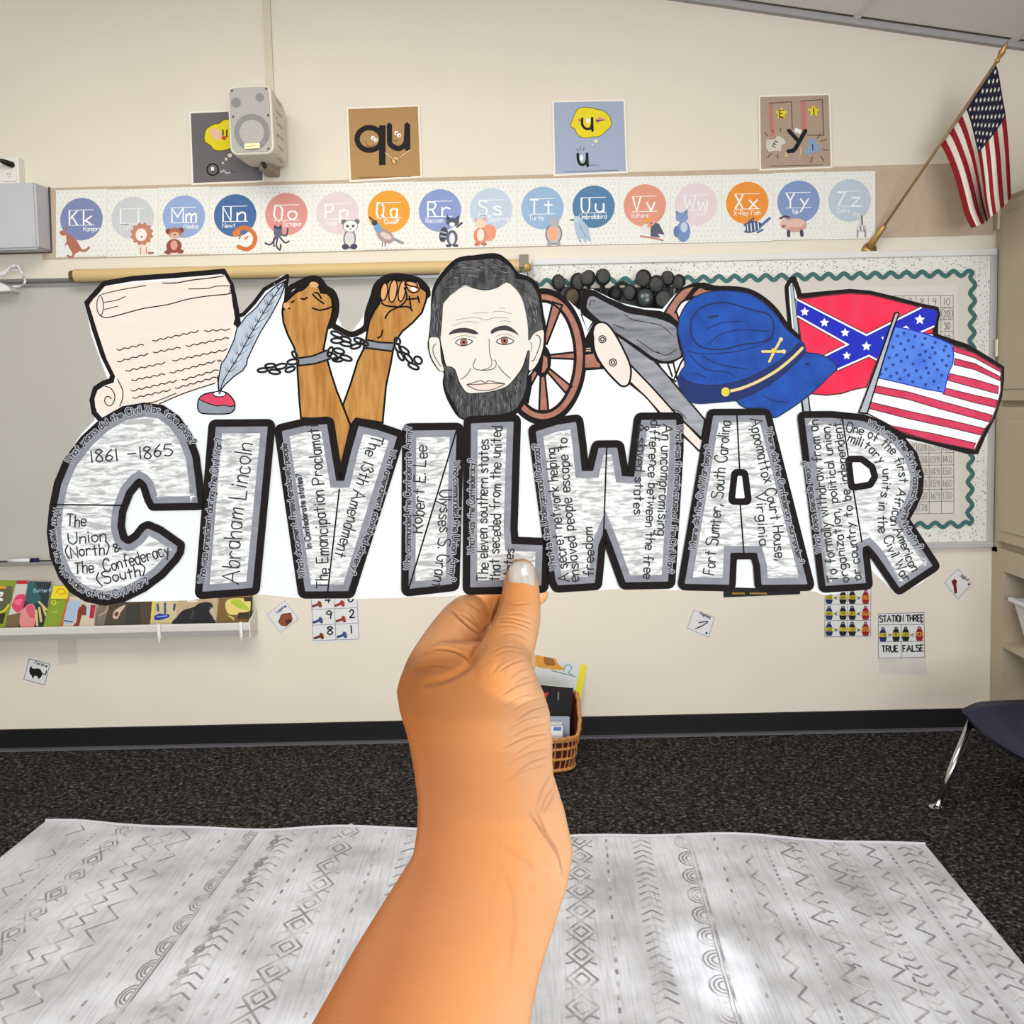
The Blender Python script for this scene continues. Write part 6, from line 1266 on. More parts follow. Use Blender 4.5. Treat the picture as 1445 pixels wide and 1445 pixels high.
# ---- blue cap
cb1 = mat('cap_blue', (22, 84, 178), k=.72, rough=.75, scale=(120, 120, 120), rgb2=(14, 62, 150), contrast=(.3, .65)); cb2_ = mat('cap_blue_dark', (18, 48, 116), k=.72, rough=.75, scale=(120, 120, 120), rgb2=(16, 38, 96)); cnav = mat('cap_line', (16, 30, 84), k=.72); gold = mat('cap_gold', (240, 212, 150), k=.72, var=.05)
A = PArt(180)
A.line(Kg([(190, 300), (270, 210), (340, 225), (480, 225), (600, 240), (700, 290), (790, 370), (870, 480), (950, 560)]), 6.5, mk_); A.fill(Kg([(855, 480), (930, 540), (985, 600), (960, 640), (860, 560)]), mk_)
cap = crom(Kg([(128, 500), (150, 400), (200, 320), (280, 268), (380, 245), (500, 245), (610, 262), (710, 325), (790, 400), (860, 495), (950, 575), (985, 605), (1000, 660), (1080, 672), (1160, 705), (1212, 765), (1150, 830), (1060, 920), (950, 1005), (860, 1065), (785, 1105), (745, 1065), (700, 1040), (600, 1040), (550, 1015), (520, 990), (400, 1000), (240, 1005), (165, 945), (130, 850), (150, 790), (178, 750), (170, 690), (150, 610)]), True, 4); A.fill(cap, cb1); A.line(cap, 1.4, cnav, smooth=False, closed=True)
A.fill(crom(Kg([(135, 815), (190, 862), (300, 882), (420, 882), (560, 850), (700, 790), (830, 710), (950, 600), (985, 606), (996, 665), (900, 760), (780, 860), (650, 930), (520, 990), (400, 1000), (240, 1005), (160, 940)]), True, 4), cb2_)
for p, w in (([(215, 500), (225, 430), (300, 350), (440, 322), (560, 350), (640, 375), (740, 400), (780, 470), (765, 550), (700, 590), (560, 610), (440, 640), (300, 630), (230, 570), (215, 500)], 1.7), ([(140, 812), (200, 862), (300, 884), (420, 882), (560, 852), (700, 790), (830, 710), (955, 598)], 1.6), ([(520, 990), (650, 935), (780, 860), (900, 760), (1000, 662)], 1.4),
             ([(340, 600), (420, 540), (560, 508), (760, 520)], 1), ([(330, 500), (430, 460), (560, 450)], 1.0), ([(200, 650), (280, 670), (420, 668), (600, 640), (740, 590)], 1), ([(210, 680), (280, 750), (350, 785), (460, 795), (515, 830)], 1), ([(300, 690), (420, 745), (600, 775)], 1), ([(240, 800), (320, 832)], 1), ([(340, 425), (400, 412)], 3), ([(700, 950), (780, 990), (880, 1000)], .9), ([(720, 600), (780, 560)], .9)): A.line(Kg(p), w, cnav)
A.fill(Kg(ell(1010, 740, 14, 8, 0)), cnav)
A.line(Kg([(478, 925), (560, 905), (680, 855), (800, 785), (900, 705), (976, 630)]), 5.6, mat('gold_edge', (70, 50, 40), k=.72)); A.line(Kg([(478, 925), (560, 905), (680, 855), (800, 785), (900, 705), (976, 630)]), 4.0, gold)
bt_ = ell(*Kg([(452, 930)])[0], 33 / s_, 36 / s_, n=20); A.fill(bt_, mat('gold_edge', (70, 50, 40), k=.72)); A.fill(inset(bt_, 1), gold); A.fill(inset(bt_, 2.2), mat('button_yellow', (228, 214, 40), k=.72))
for p in ([(700, 655), (780, 655), (855, 655)], [(748, 725), (785, 650), (830, 570)]): A.line(Kg(p), 5.2, mat('gold_edge', (70, 50, 40), k=.72), smooth=False); A.line(Kg(p), 3.6, gold, smooth=False)
for c_ in ((848, 655), (828, 573)): A.fill(ell(*Kg([c_])[0], 3, 3, n=12), gold)
A.fill(ell(*Kg([(780, 648)])[0], 3.6, 3.2, 30, n=12), mat('button_yellow', (228, 214, 40), k=.72))
A.build('blue_cap_drawing', parent=poster)
# ---- two drawn flags
rp = mat('flag_pencil_red', (246, 26, 68), k=.72, rough=.75, scale=(90, 90, 90), rgb2=(238, 50, 84), contrast=(.35, .65)); bp_ = mat('flag_pencil_blue', (20, 34, 188), k=.72, rough=.75, var=.1); lbp = mat('canton_blue', (92, 142, 232), k=.72, rough=.75, scale=(90, 90, 90), rgb2=(66, 112, 214)); drd = mat('stripe_red', (224, 64, 100), k=.72, rough=.75, scale=(90, 90, 90), rgb2=(204, 40, 78)); brl = mat('brown_line', (84, 24, 24)); polem = mat('pole_pencil', (186, 192, 198), k=.72, var=.15)
A = PArt(105)
A.line(Gg([(60, 240), (45, 240), (28, 262), (22, 300), (40, 500), (55, 590)]), 6, mk_); A.line(Gg([(50, 228), (66, 228), (90, 290), (100, 330), (220, 318), (400, 302), (520, 312), (680, 350), (830, 390), (920, 408), (928, 440), (918, 480), (915, 560), (930, 575), (1100, 632), (1200, 690), (1312, 762), (1312, 820), (1300, 930), (1262, 1050), (1200, 1170), (1160, 1265), (1100, 1262), (900, 1208), (730, 1165), (600, 1080)]), 7, mk_, smooth=False)
A.fill(Gg([(44, 262), (55, 255), (62, 262), (98, 560), (98, 590), (70, 560)]), polem); A.line(Gg([(58, 258), (80, 420), (98, 585)]), .9, lb_)
f1 = Gg([(85, 345), (140, 345), (250, 328), (400, 314), (520, 322), (660, 356), (830, 400), (905, 415), (922, 440), (900, 520), (895, 555), (700, 560), (560, 720), (520, 830), (500, 876), (430, 890), (350, 915), (260, 925), (165, 915), (200, 880), (260, 820), (325, 770), (300, 720), (240, 690), (140, 670), (110, 610), (90, 470)]); A.fill(f1, rp); A.line(f1, 1.4, brl, smooth=False, closed=True)
X_ = Gg([(82, 350), (500, 565), (828, 400), (905, 412), (925, 425), (915, 505), (820, 545), (640, 600), (560, 712), (515, 688), (328, 770), (240, 695), (390, 621), (88, 452)]); A.line(Gg([(82, 350), (500, 565), (828, 400)]), 5.2, brl, smooth=False); A.line(Gg([(88, 452), (390, 621), (240, 695)]), 5.2, brl, smooth=False); A.line(Gg([(328, 770), (515, 688), (560, 712)]), 5.2, brl, smooth=False); A.line(Gg([(820, 550), (905, 512)]), 4.6, brl, smooth=False)
A.fill(X_, bp_)
for p in ([(82, 350), (500, 565), (828, 400)], [(88, 452), (388, 621), (240, 695)], [(328, 770), (515, 688), (560, 712)], [(820, 550), (905, 512)]): A.line(Gg(p), 2.4, pw, smooth=False)
for x, y, r_ in ((130, 425, 28), (248, 490, 28), (372, 550, 28), (500, 632, 30), (382, 688, 26), (820, 472, 32)): A.fill(star(*Gg([(x, y)])[0], r_ / 4.25, inner=.5), pw)
A.fill(Gg([(715, 520), (740, 508), (758, 525), (750, 535)]), pw); A.fill(Gg([(588, 578), (602, 574), (600, 592)]), pw)
A.fill(Gg([(112, 930), (150, 925), (162, 1025), (122, 1025)]), polem); A.line(Gg([(110, 935), (122, 1025)]), 1.6, lb_); A.line(Gg([(150, 925), (163, 1025)]), 1.6, lb_)
uf = Gg([(672, 515), (760, 530), (860, 560), (940, 588), (1022, 625), (1150, 675), (1308, 770), (1306, 900), (1285, 985), (1250, 1080), (1212, 1125), (1150, 1252), (900, 1200), (740, 1160), (640, 1105), (498, 1030), (540, 900), (575, 800)]); A.fill(uf, pw); A.line(uf, 1.4, brl, smooth=False, closed=True)
for p in ([(1022, 630), (1150, 675), (1308, 772), (1304, 786), (1150, 702), (1020, 662)], [(1030, 705), (1150, 735), (1303, 815), (1300, 838), (1150, 772), (1025, 742)], [(1000, 795), (1150, 830), (1292, 872), (1288, 917), (1150, 880), (985, 835)], [(965, 880), (1150, 925), (1285, 955), (1278, 1000), (1150, 970), (960, 918)],
          [(555, 868), (750, 905), (960, 965), (1255, 1045), (1240, 1087), (950, 1010), (750, 950), (540, 908)], [(520, 965), (750, 1020), (1000, 1075), (1208, 1125), (1190, 1165), (1000, 1120), (750, 1065), (508, 1003)], [(640, 1105), (900, 1155), (1155, 1213), (1140, 1250), (900, 1202), (700, 1140)]):
    q = Gg(p); A.fill(q, drd); A.line(q, 1.0, brl, smooth=False, closed=True)
cn_ = Gg([(672, 515), (760, 530), (860, 560), (940, 588), (1012, 622), (1024, 680), (1018, 735), (990, 800), (966, 908), (860, 890), (720, 855), (568, 820), (610, 680)]); A.fill(cn_, lbp); A.line(cn_, 1.2, bp_, smooth=False, closed=True)
sr = random.Random(5)
for x, y in [(725, 552), (792, 572), (852, 585), (912, 608), (975, 632), (685, 570), (752, 597), (660, 635), (706, 615), (780, 637), (836, 622), (895, 640), (730, 652), (855, 662), (912, 672), (965, 655), (992, 690), (680, 685), (745, 695), (820, 682), (880, 700), (635, 700), (708, 722), (780, 738), (845, 720), (905, 738), (955, 716), (980, 748), (660, 742), (730, 775), (800, 778), (860, 762), (925, 772), (618, 768), (682, 792), (752, 806), (826, 820), (872, 792), (952, 806), (585, 798), (645, 812), (702, 828), (778, 845), (855, 862), (905, 842), (932, 882)]: A.fill(star(*Gg([(x, y)])[0], 3.0, rot=sr.uniform(-90, 0), inner=.62), mat('star_navy', (26, 52, 130))); A.h -= A.step
q = Gg([(672, 432), (692, 430), (694, 442), (660, 530), (505, 1035), (455, 1030), (520, 860), (600, 640)]); A.fill(q, polem); A.line(q, 1.6, lb_, smooth=False, closed=True)
A.build('two_flags_drawing', parent=poster)

# ---- the block letters
pencilk = mat('pen_black', (30, 26, 28), rough=.6); qk = mat('print_black', (34, 28, 30), rough=.6); halo = mat('print_halo', (182, 182, 188), k=.72, rough=.7)
LET = {}
def block(name, raw, curved, counters=(), dividers=(), lines=(), questions=(), bw=10.6, gw=9.5, r=9, level=232, lab=None):
    raw = [Vector(p) for p in raw]
    def shape(d, rr):
        p = inset(raw, d)
        return crom(p, True, 4) if curved == 'all' else rounded(p, rr)
    A = PArt(level)
    P0 = shape(0, r * .7); A.fill(P0, mk_); A.line(P0, bw, mk_, smooth=False, closed=True); A.fill(shape(bw / 2, 1.5), greym); A.fill(shape(bw / 2 + gw, 1.0), silver)
    for c_ in counters: 
        c2 = rounded([Vector(p) for p in c_], 4); A.fill(inset(c2, -5), mk_); A.fill(rounded(inset([Vector(p) for p in c_], 4.6), 2), pw)
    for d in dividers: A.line(d, 1.7, lb_, smooth=False)
    o = A.build('block_letter', parent=poster); o['label'] = lab
    for txt, path, size, *w in lines:
        T = PArt(level + 12); T.thin = 1.0; T.text(txt, path, size, w[0] if w else 2.0, pencilk, jit=.7); T.build('handwriting', parent=o)
    for txt, path, size in questions:
        T = PArt(level + 22); T.thin = 1.0; T.text(txt, path, size, 1.6, qk, halo=halo, hw=3.9); T.build('printed_question', parent=o)
Craw = rounded([Vector(p) for p in c3([(740, 64), (860, 80), (960, 150), (1040, 265), (1090, 400), (1112, 560), (1128, 745), (792, 750), (765, 700), (735, 608), (705, 575), (640, 655), (592, 780), (582, 880), (600, 955), (632, 978), (680, 945), (728, 885), (765, 868), (850, 905), (992, 1005), (985, 1055), (955, 1105), (860, 1210), (740, 1300), (600, 1370), (470, 1395), (350, 1370), (250, 1310), (180, 1220), (122, 1080), (102, 920), (118, 750), (150, 590), (212, 440), (330, 285), (455, 170), (600, 88)])], 3, 2)
block('C', Craw, None, dividers=[c3([(120, 732), (598, 738)])], lab='large letter C with dates 1861-1865 written inside',
      lines=[('1861 -1865', c3([(380, 447), (935, 402)]), 17), ('The', c3([(212, 876), (340, 880)]), 17), ('Union', c3([(228, 1000), (480, 982)]), 16), ('(North)', c3([(208, 1098), (505, 1066)]), 16), ('&', c3([(545, 1062), (590, 1040)]), 11), ('The', c3([(265, 1198), (395, 1192)]), 16), ('Confederacy', c3([(470, 1190), (640, 1150), (915, 1072)]), 17), ('(South)', c3([(428, 1285), (755, 1208)]), 16)],
      questions=[('What years did the Civil War take place?', c3([(235, 455), (330, 330), (450, 222), (560, 155), (660, 118), (760, 104), (850, 116), (930, 165), (1000, 235), (1055, 325)]), 9.6), ('What were the two sides of the Civil War?', c3([(138, 750), (112, 880), (118, 1020), (150, 1130), (205, 1225), (290, 1310), (380, 1355), (490, 1370), (620, 1335), (770, 1265)]), 9.6)])
block('I', c4([(158, 92), (608, 88), (488, 1362), (52, 1395)]), None, lab='first letter I of CIVIL with a name handwritten up its middle',
      lines=[('Abraham Lincoln', c4([(350, 1308), (392, 800), (470, 255)]), 24)], questions=[('Who was president during the Civil War?', c4([(100, 1300), (160, 760), (232, 210)]), 9.6)])
block('V', c4([(652, 130), (850, 84), (1048, 68), (1085, 300), (1118, 500), (1132, 500), (1180, 300), (1244, 78), (1420, 118), (1590, 175), (1205, 1388), (835, 1390)]), None, dividers=[c4([(1118, 590), (1030, 1365)])], lab='letter V in black grey and silver with handwriting in both arms',
      lines=[('The Emancipation Proclamati', c4([(1035, 1340), (1035, 1100), (1000, 600), (962, 105)]), 17), ('The 13th Amendment', c4([(1360, 178), (1325, 300), (1280, 430), (1230, 580), (1165, 830), (1085, 1090)]), 17)],
      questions=[('What document freed enslaved people', c4([(858, 1250), (790, 800), (720, 245)]), 8.6), ('in Confederate states?', c4([(908, 1035), (828, 475)]), 8), ('What amendment abolished slavery?', [(480 + x / 4.817, 580 + y / 4.817) for x, y in ((340, 262), (270, 540), (190, 800), (62, 1098))], 9)])
block('I', c5([(447, 108), (818, 104), (786, 1198), (440, 1238)]), None, dividers=[c5([(790, 135), (465, 1212)])], lab='second letter I of CIVIL split by a diagonal line',
      lines=[('Robert E. Lee', c5([(560, 828), (588, 238)]), 17), ('Ulysses S. Grant', c5([(676, 540), (668, 900), (628, 1195)]), 17)], questions=[('Who commanded the Confederate Army?', c5([(480, 1075), (484, 108)]), 9.6), ('Who commanded the Union Army?', c5([(766, 342), (768, 760), (738, 1150)]), 9.4)])
block('L', c5([(864, 60), (1205, 45), (1182, 800), (1188, 880), (1402, 888), (1392, 1212), (858, 1225)]), None, lab='letter L of CIVIL partly covered by the thumb',
      lines=[('The eleven southern states', c5([(1002, 1155), (1005, 195)]), 15), ('that seceded from the united', c5([(1082, 1155), (1095, 108)]), 15), ('states', c5([(1172, 1160), (1180, 940)]), 14)], questions=[('What was the Confederacy?', c5([(912, 970), (916, 328)]), 9.6)])
block('W', c6([(108, 135), (300, 75), (468, 50), (495, 250), (512, 425), (550, 425), (592, 250), (778, 248), (815, 465), (858, 468), (912, 40), (1228, 38), (1228, 300), (1165, 1315), (798, 1322), (690, 1020), (665, 950), (640, 1020), (612, 1325), (292, 1345), (262, 1290)]), None, dividers=[c6([(675, 272), (652, 930)])], lab='letter W of WAR with handwriting on both sides',
      lines=[('A secret network helping', c6([(398, 1285), (340, 900), (290, 280)]), 15), ('enslaved people escape to', c6([(468, 1282), (420, 800), (372, 205)]), 15), ('freedom', c6([(578, 1245), (568, 880)]), 14), ('An uncompromising', c6([(1098, 98), (1080, 500), (1052, 935)]), 14.5), ('difference between the free', c6([(1010, 72), (985, 600), (950, 1262)]), 13.5), ('& slaved states', c6([(920, 105), (895, 400), (880, 778)]), 13.5)],
      questions=[('What is the Underground Railroad?', c6([(295, 1195), (225, 800), (162, 250)]), 9.2), ('What was the main cause of the Civil War?', c6([(1200, 108), (1185, 600), (1130, 1218)]), 9.2)])
block('A', c7([(322, 60), (738, 58), (1062, 1338), (672, 1342), (660, 1180), (640, 1108), (492, 1108), (482, 1342), (106, 1334)]), None, counters=[c7([(500, 500), (572, 500), (600, 712), (476, 710)])], dividers=[c7([(516, 85), (535, 478)]), c7([(540, 735), (566, 1085)])], bw=9.6, lab='letter A of WAR with a closed black triangle opening',
      lines=[('Fort Sumter, South Carolina', c7([(345, 1245), (400, 800), (465, 128)]), 16), ('Appomattox Court House,', c7([(608, 110), (690, 500), (745, 720), (800, 1140)]), 15.5), ('Virginia', c7([(650, 650), (682, 1030)]), 14)],
      questions=[('Where did the Civil War begin?', c7([(212, 1060), (265, 700), (328, 308)]), 8.8), ('Where did the Confederacy surrender?', c7([(728, 180), (830, 640), (962, 1165)]), 8.6)])
block('R', rounded([Vector(p) for p in c8([(102, 78), (330, 76), (560, 100), (700, 150), (830, 242), (930, 370), (976, 520), (968, 640), (922, 750), (870, 840), (950, 960), (1098, 1185), (815, 1372), (650, 1130), (572, 1030), (606, 1328), (262, 1352)])], 5, 3), None, counters=[c8([(450, 402), (545, 402), (622, 460), (642, 530), (608, 588), (474, 610)])], dividers=[c8([(405, 102), (448, 378)]), c8([(488, 635), (548, 1005)])], bw=9.8, lab='letter R of WAR with curved lines of handwriting',
      lines=[('To formally withdraw from an', c8([(372, 1292), (290, 700), (226, 118)]), 14), ('organization, political union,', c8([(452, 1292), (375, 700), (314, 148)]), 13), ('or country to be independent.', c8([(545, 1275), (470, 700), (394, 118)]), 13), ('One of the first African American', c8([(432, 195), (560, 232), (690, 300), (775, 390), (815, 500), (815, 610), (790, 700), (765, 810), (755, 880), (800, 960), (910, 1222)]), 13), ('military units in the Civil War', c8([(442, 275), (560, 325), (640, 395), (695, 480), (700, 600), (672, 720), (668, 900), (705, 985), (770, 1130), (855, 1300)]), 13)],
      questions=[('What does secede mean?', c8([(258, 1080), (210, 760), (162, 420)]), 9.2), ('What was the 54th Massachusetts Infantry?', c8([(588, 155), (720, 222), (830, 315), (895, 430), (922, 560), (900, 690), (845, 790), (850, 890), (960, 1062)]), 8.6)])
# white gap between the letters W and A legs keeps the paper; nothing to add
# ================================================================== the arm and hand holding the poster
def hp(x, y, z): return CAM + ray(x, y) * (PD - z)       # z metres nearer the lens than the paper
toC = -FWD
def hand():
    person = empty('person', hp(700, 980, .05), label='bare left arm and hand with pearly thumbnail pinching the poster, bottom centre', cat='person')
    bm_v, bm_f = [], []
    def loft(secs, n=28):
        """secs: (left px, right px, z of the middle, thickness ratio)"""
        b = len(bm_v); N = len(secs)
        for (L, R, z, th) in secs:
            c = hp((L[0] + R[0]) / 2, (L[1] + R[1]) / 2, z); l, r = hp(L[0], L[1], z), hp(R[0], R[1], z)
            a = (r - l) / 2; d = toC * (a.length * th)
            for k in range(n):
                t = 2 * math.pi * k / n; bm_v.append(c + a * math.cos(t) + d * math.sin(t))
        for i in range(N - 1):
            for k in range(n): bm_f.append((b + i * n + k, b + i * n + (k + 1) % n, b + (i + 1) * n + (k + 1) % n, b + (i + 1) * n + k))
        bm_f.append(tuple(b + k for k in reversed(range(n)))); bm_f.append(tuple(b + (N - 1) * n + k for k in range(n)))
    def chain(pts, n=20, flat_=1.0):
        """pts: (px, py, z, radius in px at that depth); round tube"""
        P = [hp(x, y, z) for x, y, z, r in pts]; Rr = [r / F * (PD - z) for x, y, z, r in pts]
        # resample smoothly
        Q = []; RR = []
        for i in range(len(P) - 1):
            a, b_, c, d = P[max(i - 1, 0)], P[i], P[i + 1], P[min(i + 2, len(P) - 1)]
            for k in range(5):
                t = k / 5; Q.append(.5 * ((2 * b_) + (c - a) * t + (2 * a - 5 * b_ + 4 * c - d) * t * t + (3 * b_ - a - 3 * c + d) * t ** 3)); RR.append(Rr[i] * (1 - t) + Rr[i + 1] * t)
        Q.append(P[-1]); RR.append(Rr[-1])
        # round ends
        e = (Q[-1] - Q[-2]).normalized(); r = RR[-1]; 
        for s_, q in ((.5, .866), (.85, .53), (1.0, .1)): Q.append(P[-1] + e * r * s_); RR.append(r * q)
        e = (Q[0] - Q[1]).normalized(); r = RR[0]; p0 = Q[0]
        for s_, q in ((.5, .866), (.85, .53), (1.0, .1)): Q.insert(0, p0 + e * r * s_); RR.insert(0, r * q)
        m = MB(); m.tube(Q, RR, None, n=n); b = len(bm_v); bm_v.extend(m.v); bm_f.extend(tuple(b + j for j in f) for f in m.f)
    # forearm, wrist and the heel of the hand
    loft([((60, 2050), (470, 2180), .335, .9), ((150, 1900), (560, 2000), .315, .88), ((270, 1720), (660, 1790), .285, .85), ((352, 1590), (712, 1650), .262, .82), ((438, 1447), (747, 1455), .236, .78), ((500, 1338), (764, 1368), .214, .74), ((546, 1264), (786, 1300), .195, .70),
          ((581, 1208), (802, 1250), .178, .66), ((587, 1172), (810, 1200), .165, .64), ((588, 1130), (797, 1140), .150, .62), ((583, 1088), (782, 1092), .132, .60), ((574, 1040), (781, 1050), .112, .56), ((562, 1000), (777, 1005), .094, .52), ((558, 975), (768, 975), .080, .48), ((566, 948), (755, 948), .066, .44), ((590, 925), (735, 925), .055, .38), ((620, 905), (715, 908), .047, .30)])
    # thumb
    chain([(722, 1010, .085, 48), (712, 965, .073, 46), (711, 932, .058, 40), (722, 902, .046, 35.5), (731, 873, .034, 32), (734.5, 845, .024, 28), (735.5, 822, .016, 25), (736.5, 808, .012, 20)])
    # index finger: knuckle to bend, then behind the paper to its tip
    chain([(622, 985, .060, 58), (618, 955, .045, 50), (634, 915, .026, 42), (655, 880, .006, 36), (672, 862, -.008, 29), (705, 850, -.0138, 25), (738, 841, -.0135, 22), (757, 838, -.0125, 17)])
    # middle, ring and little finger curled behind
    chain([(640, 1000, .045, 50), (640, 965, .020, 40), (668, 930, -.008, 32), (700, 915, -.022, 27), (728, 925, -.012, 25), (734, 940, .004, 22)])
    chain([(660, 1030, .040, 48), (655, 995, .010, 38), (680, 960, -.012, 31), (712, 950, -.018, 26), (735, 958, -.004, 23)])
    chain([(690, 1060, .045, 42), (682, 1025, .018, 32), (705, 1000, .002, 27), (730, 995, .008, 23), (742, 1003, .022, 20)])
    me = bpy.data.meshes.new('body_raw'); me.from_pydata(bm_v, [], bm_f); me.update()
    raw = bpy.data.objects.new('body_raw', me); C.objects.link(raw)
    md = raw.modifiers.new('r', 'REMESH'); md.mode = 'VOXEL'; md.voxel_size = .0006; md.adaptivity = 0
    ms = raw.modifiers.new('s', 'SMOOTH'); ms.iterations = 26; ms.factor = .5
    dg = bpy.context.evaluated_depsgraph_get(); dg.update(); ev = raw.evaluated_get(dg); m2 = bpy.data.meshes.new_from_object(ev)
    bpy.data.objects.remove(raw)
    N = len(m2.vertices); co = np.empty(N * 3); m2.vertices.foreach_get('co', co); co = co.reshape(-1, 3)
    no = np.empty(N * 3); m2.vertices.foreach_get('normal', no); no = no.reshape(-1, 3)
    rel = co - np.array(CAM); R3_, U3, F3 = np.array(RIGHT), np.array(UP), np.array(FWD)
    dz = rel @ F3; px = CX + F * (rel @ R3_) / dz; py = CY - F * (rel @ U3) / dz; facing = np.clip(-(no @ F3) * 2.2, 0, 1)
    def H(pts): return [(540 + x / 4.817, 780 + y / 4.817) for x, y in pts]
    def V2(pts): return [(400 + x / 3.211, 1000 + y / 3.211) for x, y in pts]
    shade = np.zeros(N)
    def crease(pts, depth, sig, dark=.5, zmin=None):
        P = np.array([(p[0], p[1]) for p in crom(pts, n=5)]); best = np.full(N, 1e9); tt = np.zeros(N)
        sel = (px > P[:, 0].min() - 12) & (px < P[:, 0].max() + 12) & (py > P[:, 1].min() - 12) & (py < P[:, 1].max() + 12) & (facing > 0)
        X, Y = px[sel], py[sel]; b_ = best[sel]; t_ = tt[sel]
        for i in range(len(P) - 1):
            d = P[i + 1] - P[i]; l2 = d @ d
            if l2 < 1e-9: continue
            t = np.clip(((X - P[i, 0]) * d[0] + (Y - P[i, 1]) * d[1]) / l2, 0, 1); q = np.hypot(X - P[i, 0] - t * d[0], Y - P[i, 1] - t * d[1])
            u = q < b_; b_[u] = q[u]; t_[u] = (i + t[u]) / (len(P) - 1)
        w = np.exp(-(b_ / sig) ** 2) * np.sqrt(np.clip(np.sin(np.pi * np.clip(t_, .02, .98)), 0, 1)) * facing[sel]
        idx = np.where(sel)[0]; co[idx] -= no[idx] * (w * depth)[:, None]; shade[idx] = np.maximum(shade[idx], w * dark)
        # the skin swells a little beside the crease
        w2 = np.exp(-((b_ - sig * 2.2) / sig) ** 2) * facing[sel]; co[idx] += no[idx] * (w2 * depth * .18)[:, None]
    # finger creases
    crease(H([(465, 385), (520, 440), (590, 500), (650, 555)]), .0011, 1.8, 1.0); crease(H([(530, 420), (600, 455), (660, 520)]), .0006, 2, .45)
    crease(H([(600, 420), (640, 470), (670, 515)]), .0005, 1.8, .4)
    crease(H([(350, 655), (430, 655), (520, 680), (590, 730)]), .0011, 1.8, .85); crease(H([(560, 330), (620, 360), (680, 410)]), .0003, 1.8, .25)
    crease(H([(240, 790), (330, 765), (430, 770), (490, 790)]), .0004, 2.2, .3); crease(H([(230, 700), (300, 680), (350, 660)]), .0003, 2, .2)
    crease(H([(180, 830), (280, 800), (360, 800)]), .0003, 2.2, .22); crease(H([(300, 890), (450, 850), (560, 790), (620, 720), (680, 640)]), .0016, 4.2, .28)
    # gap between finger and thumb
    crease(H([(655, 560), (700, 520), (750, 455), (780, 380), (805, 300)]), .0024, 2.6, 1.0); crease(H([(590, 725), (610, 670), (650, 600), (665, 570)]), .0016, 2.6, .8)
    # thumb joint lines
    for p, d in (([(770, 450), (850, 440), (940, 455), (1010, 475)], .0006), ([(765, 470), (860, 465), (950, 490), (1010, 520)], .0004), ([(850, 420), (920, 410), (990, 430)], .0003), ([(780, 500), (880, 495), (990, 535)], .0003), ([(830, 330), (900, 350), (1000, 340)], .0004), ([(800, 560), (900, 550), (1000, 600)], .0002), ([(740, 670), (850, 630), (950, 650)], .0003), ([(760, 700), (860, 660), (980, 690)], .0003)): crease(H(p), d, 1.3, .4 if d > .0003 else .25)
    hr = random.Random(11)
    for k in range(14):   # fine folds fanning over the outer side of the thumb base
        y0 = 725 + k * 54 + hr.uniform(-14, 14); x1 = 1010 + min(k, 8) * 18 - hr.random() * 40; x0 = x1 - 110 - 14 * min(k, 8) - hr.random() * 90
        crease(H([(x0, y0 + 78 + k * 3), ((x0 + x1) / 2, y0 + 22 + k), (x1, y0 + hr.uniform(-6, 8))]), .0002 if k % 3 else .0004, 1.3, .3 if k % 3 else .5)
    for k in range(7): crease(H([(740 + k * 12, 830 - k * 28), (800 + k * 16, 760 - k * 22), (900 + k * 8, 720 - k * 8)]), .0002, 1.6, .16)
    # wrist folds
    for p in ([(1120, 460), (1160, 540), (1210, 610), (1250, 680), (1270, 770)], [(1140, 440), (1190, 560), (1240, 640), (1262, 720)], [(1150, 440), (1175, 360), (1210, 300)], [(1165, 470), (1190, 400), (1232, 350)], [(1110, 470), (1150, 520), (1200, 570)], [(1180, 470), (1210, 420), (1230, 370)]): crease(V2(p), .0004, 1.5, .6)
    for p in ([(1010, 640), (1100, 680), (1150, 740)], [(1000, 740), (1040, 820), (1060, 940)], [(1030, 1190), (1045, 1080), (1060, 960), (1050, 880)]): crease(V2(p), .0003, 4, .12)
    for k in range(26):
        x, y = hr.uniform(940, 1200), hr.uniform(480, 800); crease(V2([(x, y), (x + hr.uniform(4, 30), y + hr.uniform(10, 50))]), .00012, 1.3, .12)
    m2.vertices.foreach_set('co', co.ravel())
    # skin tones: tan back, paler inner wrist; left-side and crease shade painted in
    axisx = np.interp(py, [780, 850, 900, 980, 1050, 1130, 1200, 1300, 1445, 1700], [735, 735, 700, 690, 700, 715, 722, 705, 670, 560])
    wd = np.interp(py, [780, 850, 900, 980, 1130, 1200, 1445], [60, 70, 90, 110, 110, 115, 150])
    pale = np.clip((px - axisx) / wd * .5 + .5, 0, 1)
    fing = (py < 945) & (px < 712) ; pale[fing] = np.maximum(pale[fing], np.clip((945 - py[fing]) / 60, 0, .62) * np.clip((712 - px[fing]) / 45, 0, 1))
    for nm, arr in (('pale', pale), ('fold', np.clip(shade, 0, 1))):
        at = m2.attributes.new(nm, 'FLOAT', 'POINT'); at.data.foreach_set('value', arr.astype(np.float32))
    off = np.array(person.location); m2.vertices.foreach_set('co', (co - off).ravel()); m2.polygons.foreach_set('use_smooth', [True] * len(m2.polygons)); m2.update()
    m2.name = 'body'
    m = bpy.data.materials.new('skin'); m.use_nodes = True; nt = m.node_tree; b = nt.nodes['Principled BSDF']
    b.inputs['Roughness'].default_value = .5; b.inputs['Specular IOR Level'].default_value = .35
    b.inputs['Subsurface Weight'].default_value = .06; b.inputs['Subsurface Radius'].default_value = (.006, .0025, .0012); b.inputs['Subsurface Scale'].default_value = .6
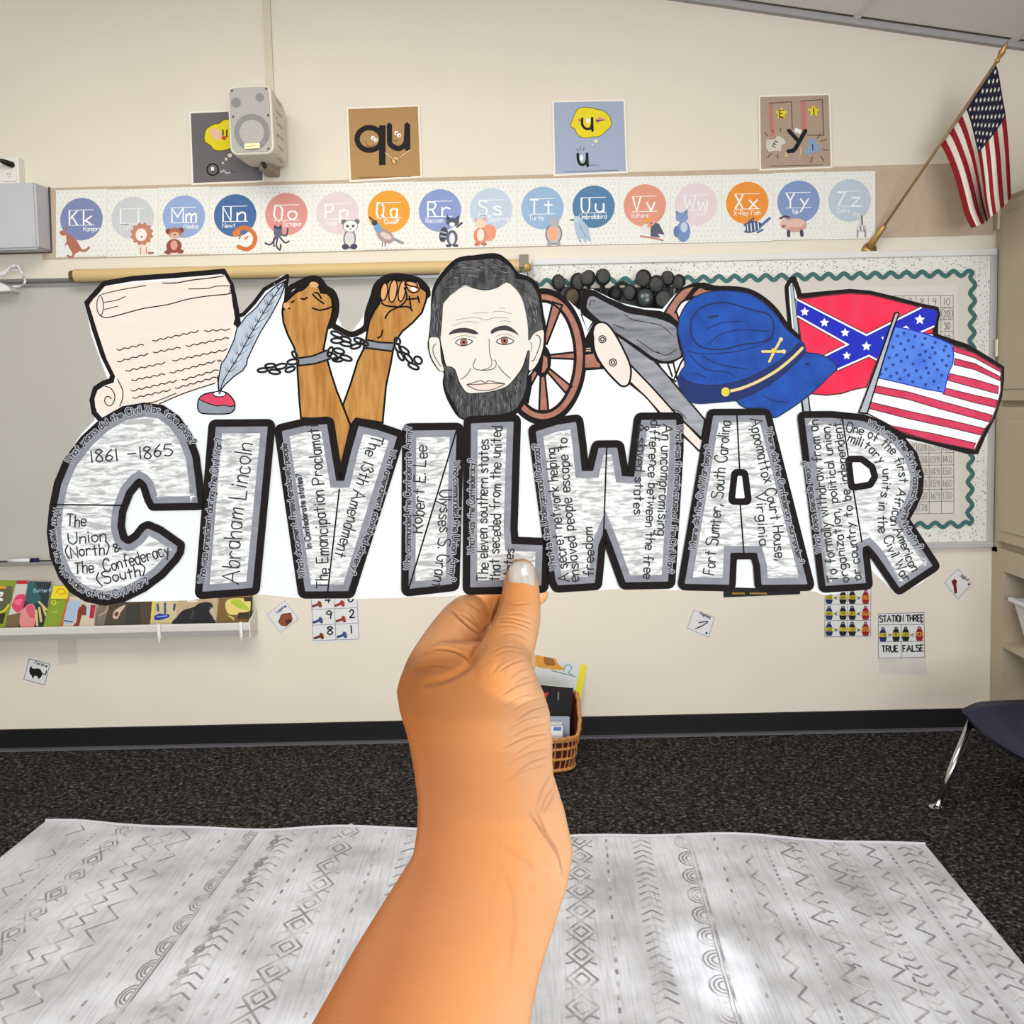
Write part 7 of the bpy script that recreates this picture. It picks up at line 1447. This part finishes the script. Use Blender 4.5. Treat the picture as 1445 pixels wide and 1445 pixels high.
    a1 = nt.nodes.new('ShaderNodeAttribute'); a1.attribute_name = 'pale'; a2 = nt.nodes.new('ShaderNodeAttribute'); a2.attribute_name = 'fold'
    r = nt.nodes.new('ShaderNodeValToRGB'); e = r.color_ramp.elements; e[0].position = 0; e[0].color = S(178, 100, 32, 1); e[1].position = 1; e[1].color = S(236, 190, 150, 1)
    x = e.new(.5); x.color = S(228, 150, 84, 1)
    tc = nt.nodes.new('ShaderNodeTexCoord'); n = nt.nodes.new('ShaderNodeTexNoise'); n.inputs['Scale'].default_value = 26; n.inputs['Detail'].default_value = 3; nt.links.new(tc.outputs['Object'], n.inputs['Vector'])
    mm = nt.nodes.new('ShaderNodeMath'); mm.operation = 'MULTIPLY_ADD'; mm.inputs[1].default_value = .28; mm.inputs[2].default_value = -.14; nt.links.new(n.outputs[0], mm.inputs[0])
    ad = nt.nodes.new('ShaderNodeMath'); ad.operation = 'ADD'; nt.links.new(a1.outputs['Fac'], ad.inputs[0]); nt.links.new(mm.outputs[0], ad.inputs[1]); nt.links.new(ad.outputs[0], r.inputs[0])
    mx = nt.nodes.new('ShaderNodeMix'); mx.data_type = 'RGBA'; mx.inputs[7].default_value = S(112, 40, 26, 1); nt.links.new(r.outputs[0], mx.inputs[6])  # dark red crease colour, standing in for shade in the folds
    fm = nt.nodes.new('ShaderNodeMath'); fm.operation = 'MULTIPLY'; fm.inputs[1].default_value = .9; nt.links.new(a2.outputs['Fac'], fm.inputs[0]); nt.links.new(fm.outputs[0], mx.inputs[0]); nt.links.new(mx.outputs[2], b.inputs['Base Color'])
    n2 = nt.nodes.new('ShaderNodeTexNoise'); n2.inputs['Scale'].default_value = 900; n2.inputs['Detail'].default_value = 2; nt.links.new(tc.outputs['Object'], n2.inputs['Vector'])
    bp = nt.nodes.new('ShaderNodeBump'); bp.inputs['Distance'].default_value = .0003; bp.inputs['Strength'].default_value = .35; nt.links.new(n2.outputs[0], bp.inputs['Height']); nt.links.new(bp.outputs[0], b.inputs['Normal'])
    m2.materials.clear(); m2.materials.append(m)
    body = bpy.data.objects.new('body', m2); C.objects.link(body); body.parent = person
    # thumbnail
    tree = BVHTree.FromPolygons([Vector(v) for v in co], [tuple(p.vertices) for p in m2.polygons])
    ol = rounded([Vector(p) for p in [(716.8, 812), (718.5, 800), (724, 794), (735, 791.5), (746, 793), (753.5, 800), (756.5, 814), (756, 832), (752, 842), (742, 844), (728, 841), (717.5, 833)]], 4, 3)
    cxn, cyn = 737, 818; K = 8; vs = []; fs = []; L = len(ol)
    def hit(x, y):
        d = ray(x, y).normalized(); h, nn, ii, ds = tree.ray_cast(CAM, d)
        return ds if h else None
    ds0 = hit(cxn, cyn) or .48
    def npt(x, y, lift):
        ds = hit(cxn + (x - cxn) * .85, cyn + (y - cyn) * .9) or ds0
        base = ds0 + .0030 * ((x - cxn) / 20) ** 2 + .0004 * ((y - cyn) / 26)
        ds = .25 * min(ds, base + .002) + .75 * base
        return CAM + ray(x, y).normalized() * (ds - lift)
    for i in range(K + 1):
        t = i / K
        for p in ol: vs.append(npt(cxn + (p.x - cxn) * t, cyn + (p.y - cyn) * t, .0009 * (1 - t ** 6) + .0005))
    for i in range(K):
        for k in range(L): fs.append((i * L + k, i * L + (k + 1) % L, (i + 1) * L + (k + 1) % L, (i + 1) * L + k))
    b0 = len(vs)
    for p in ol: vs.append(npt(p.x, p.y, -.0012))
    for k in range(L): fs.append((K * L + k, K * L + (k + 1) % L, b0 + (k + 1) % L, b0 + k))
    nm = mat('pearl_nail', (214, 204, 190), rough=.2, scale=(260, 160, 90), rgb2=(176, 166, 156), bump=.25, spec=.7, coat=.6, k=.85)
    mesh_obj('fingernail', vs, fs, nm, person, smooth=True)
hand()
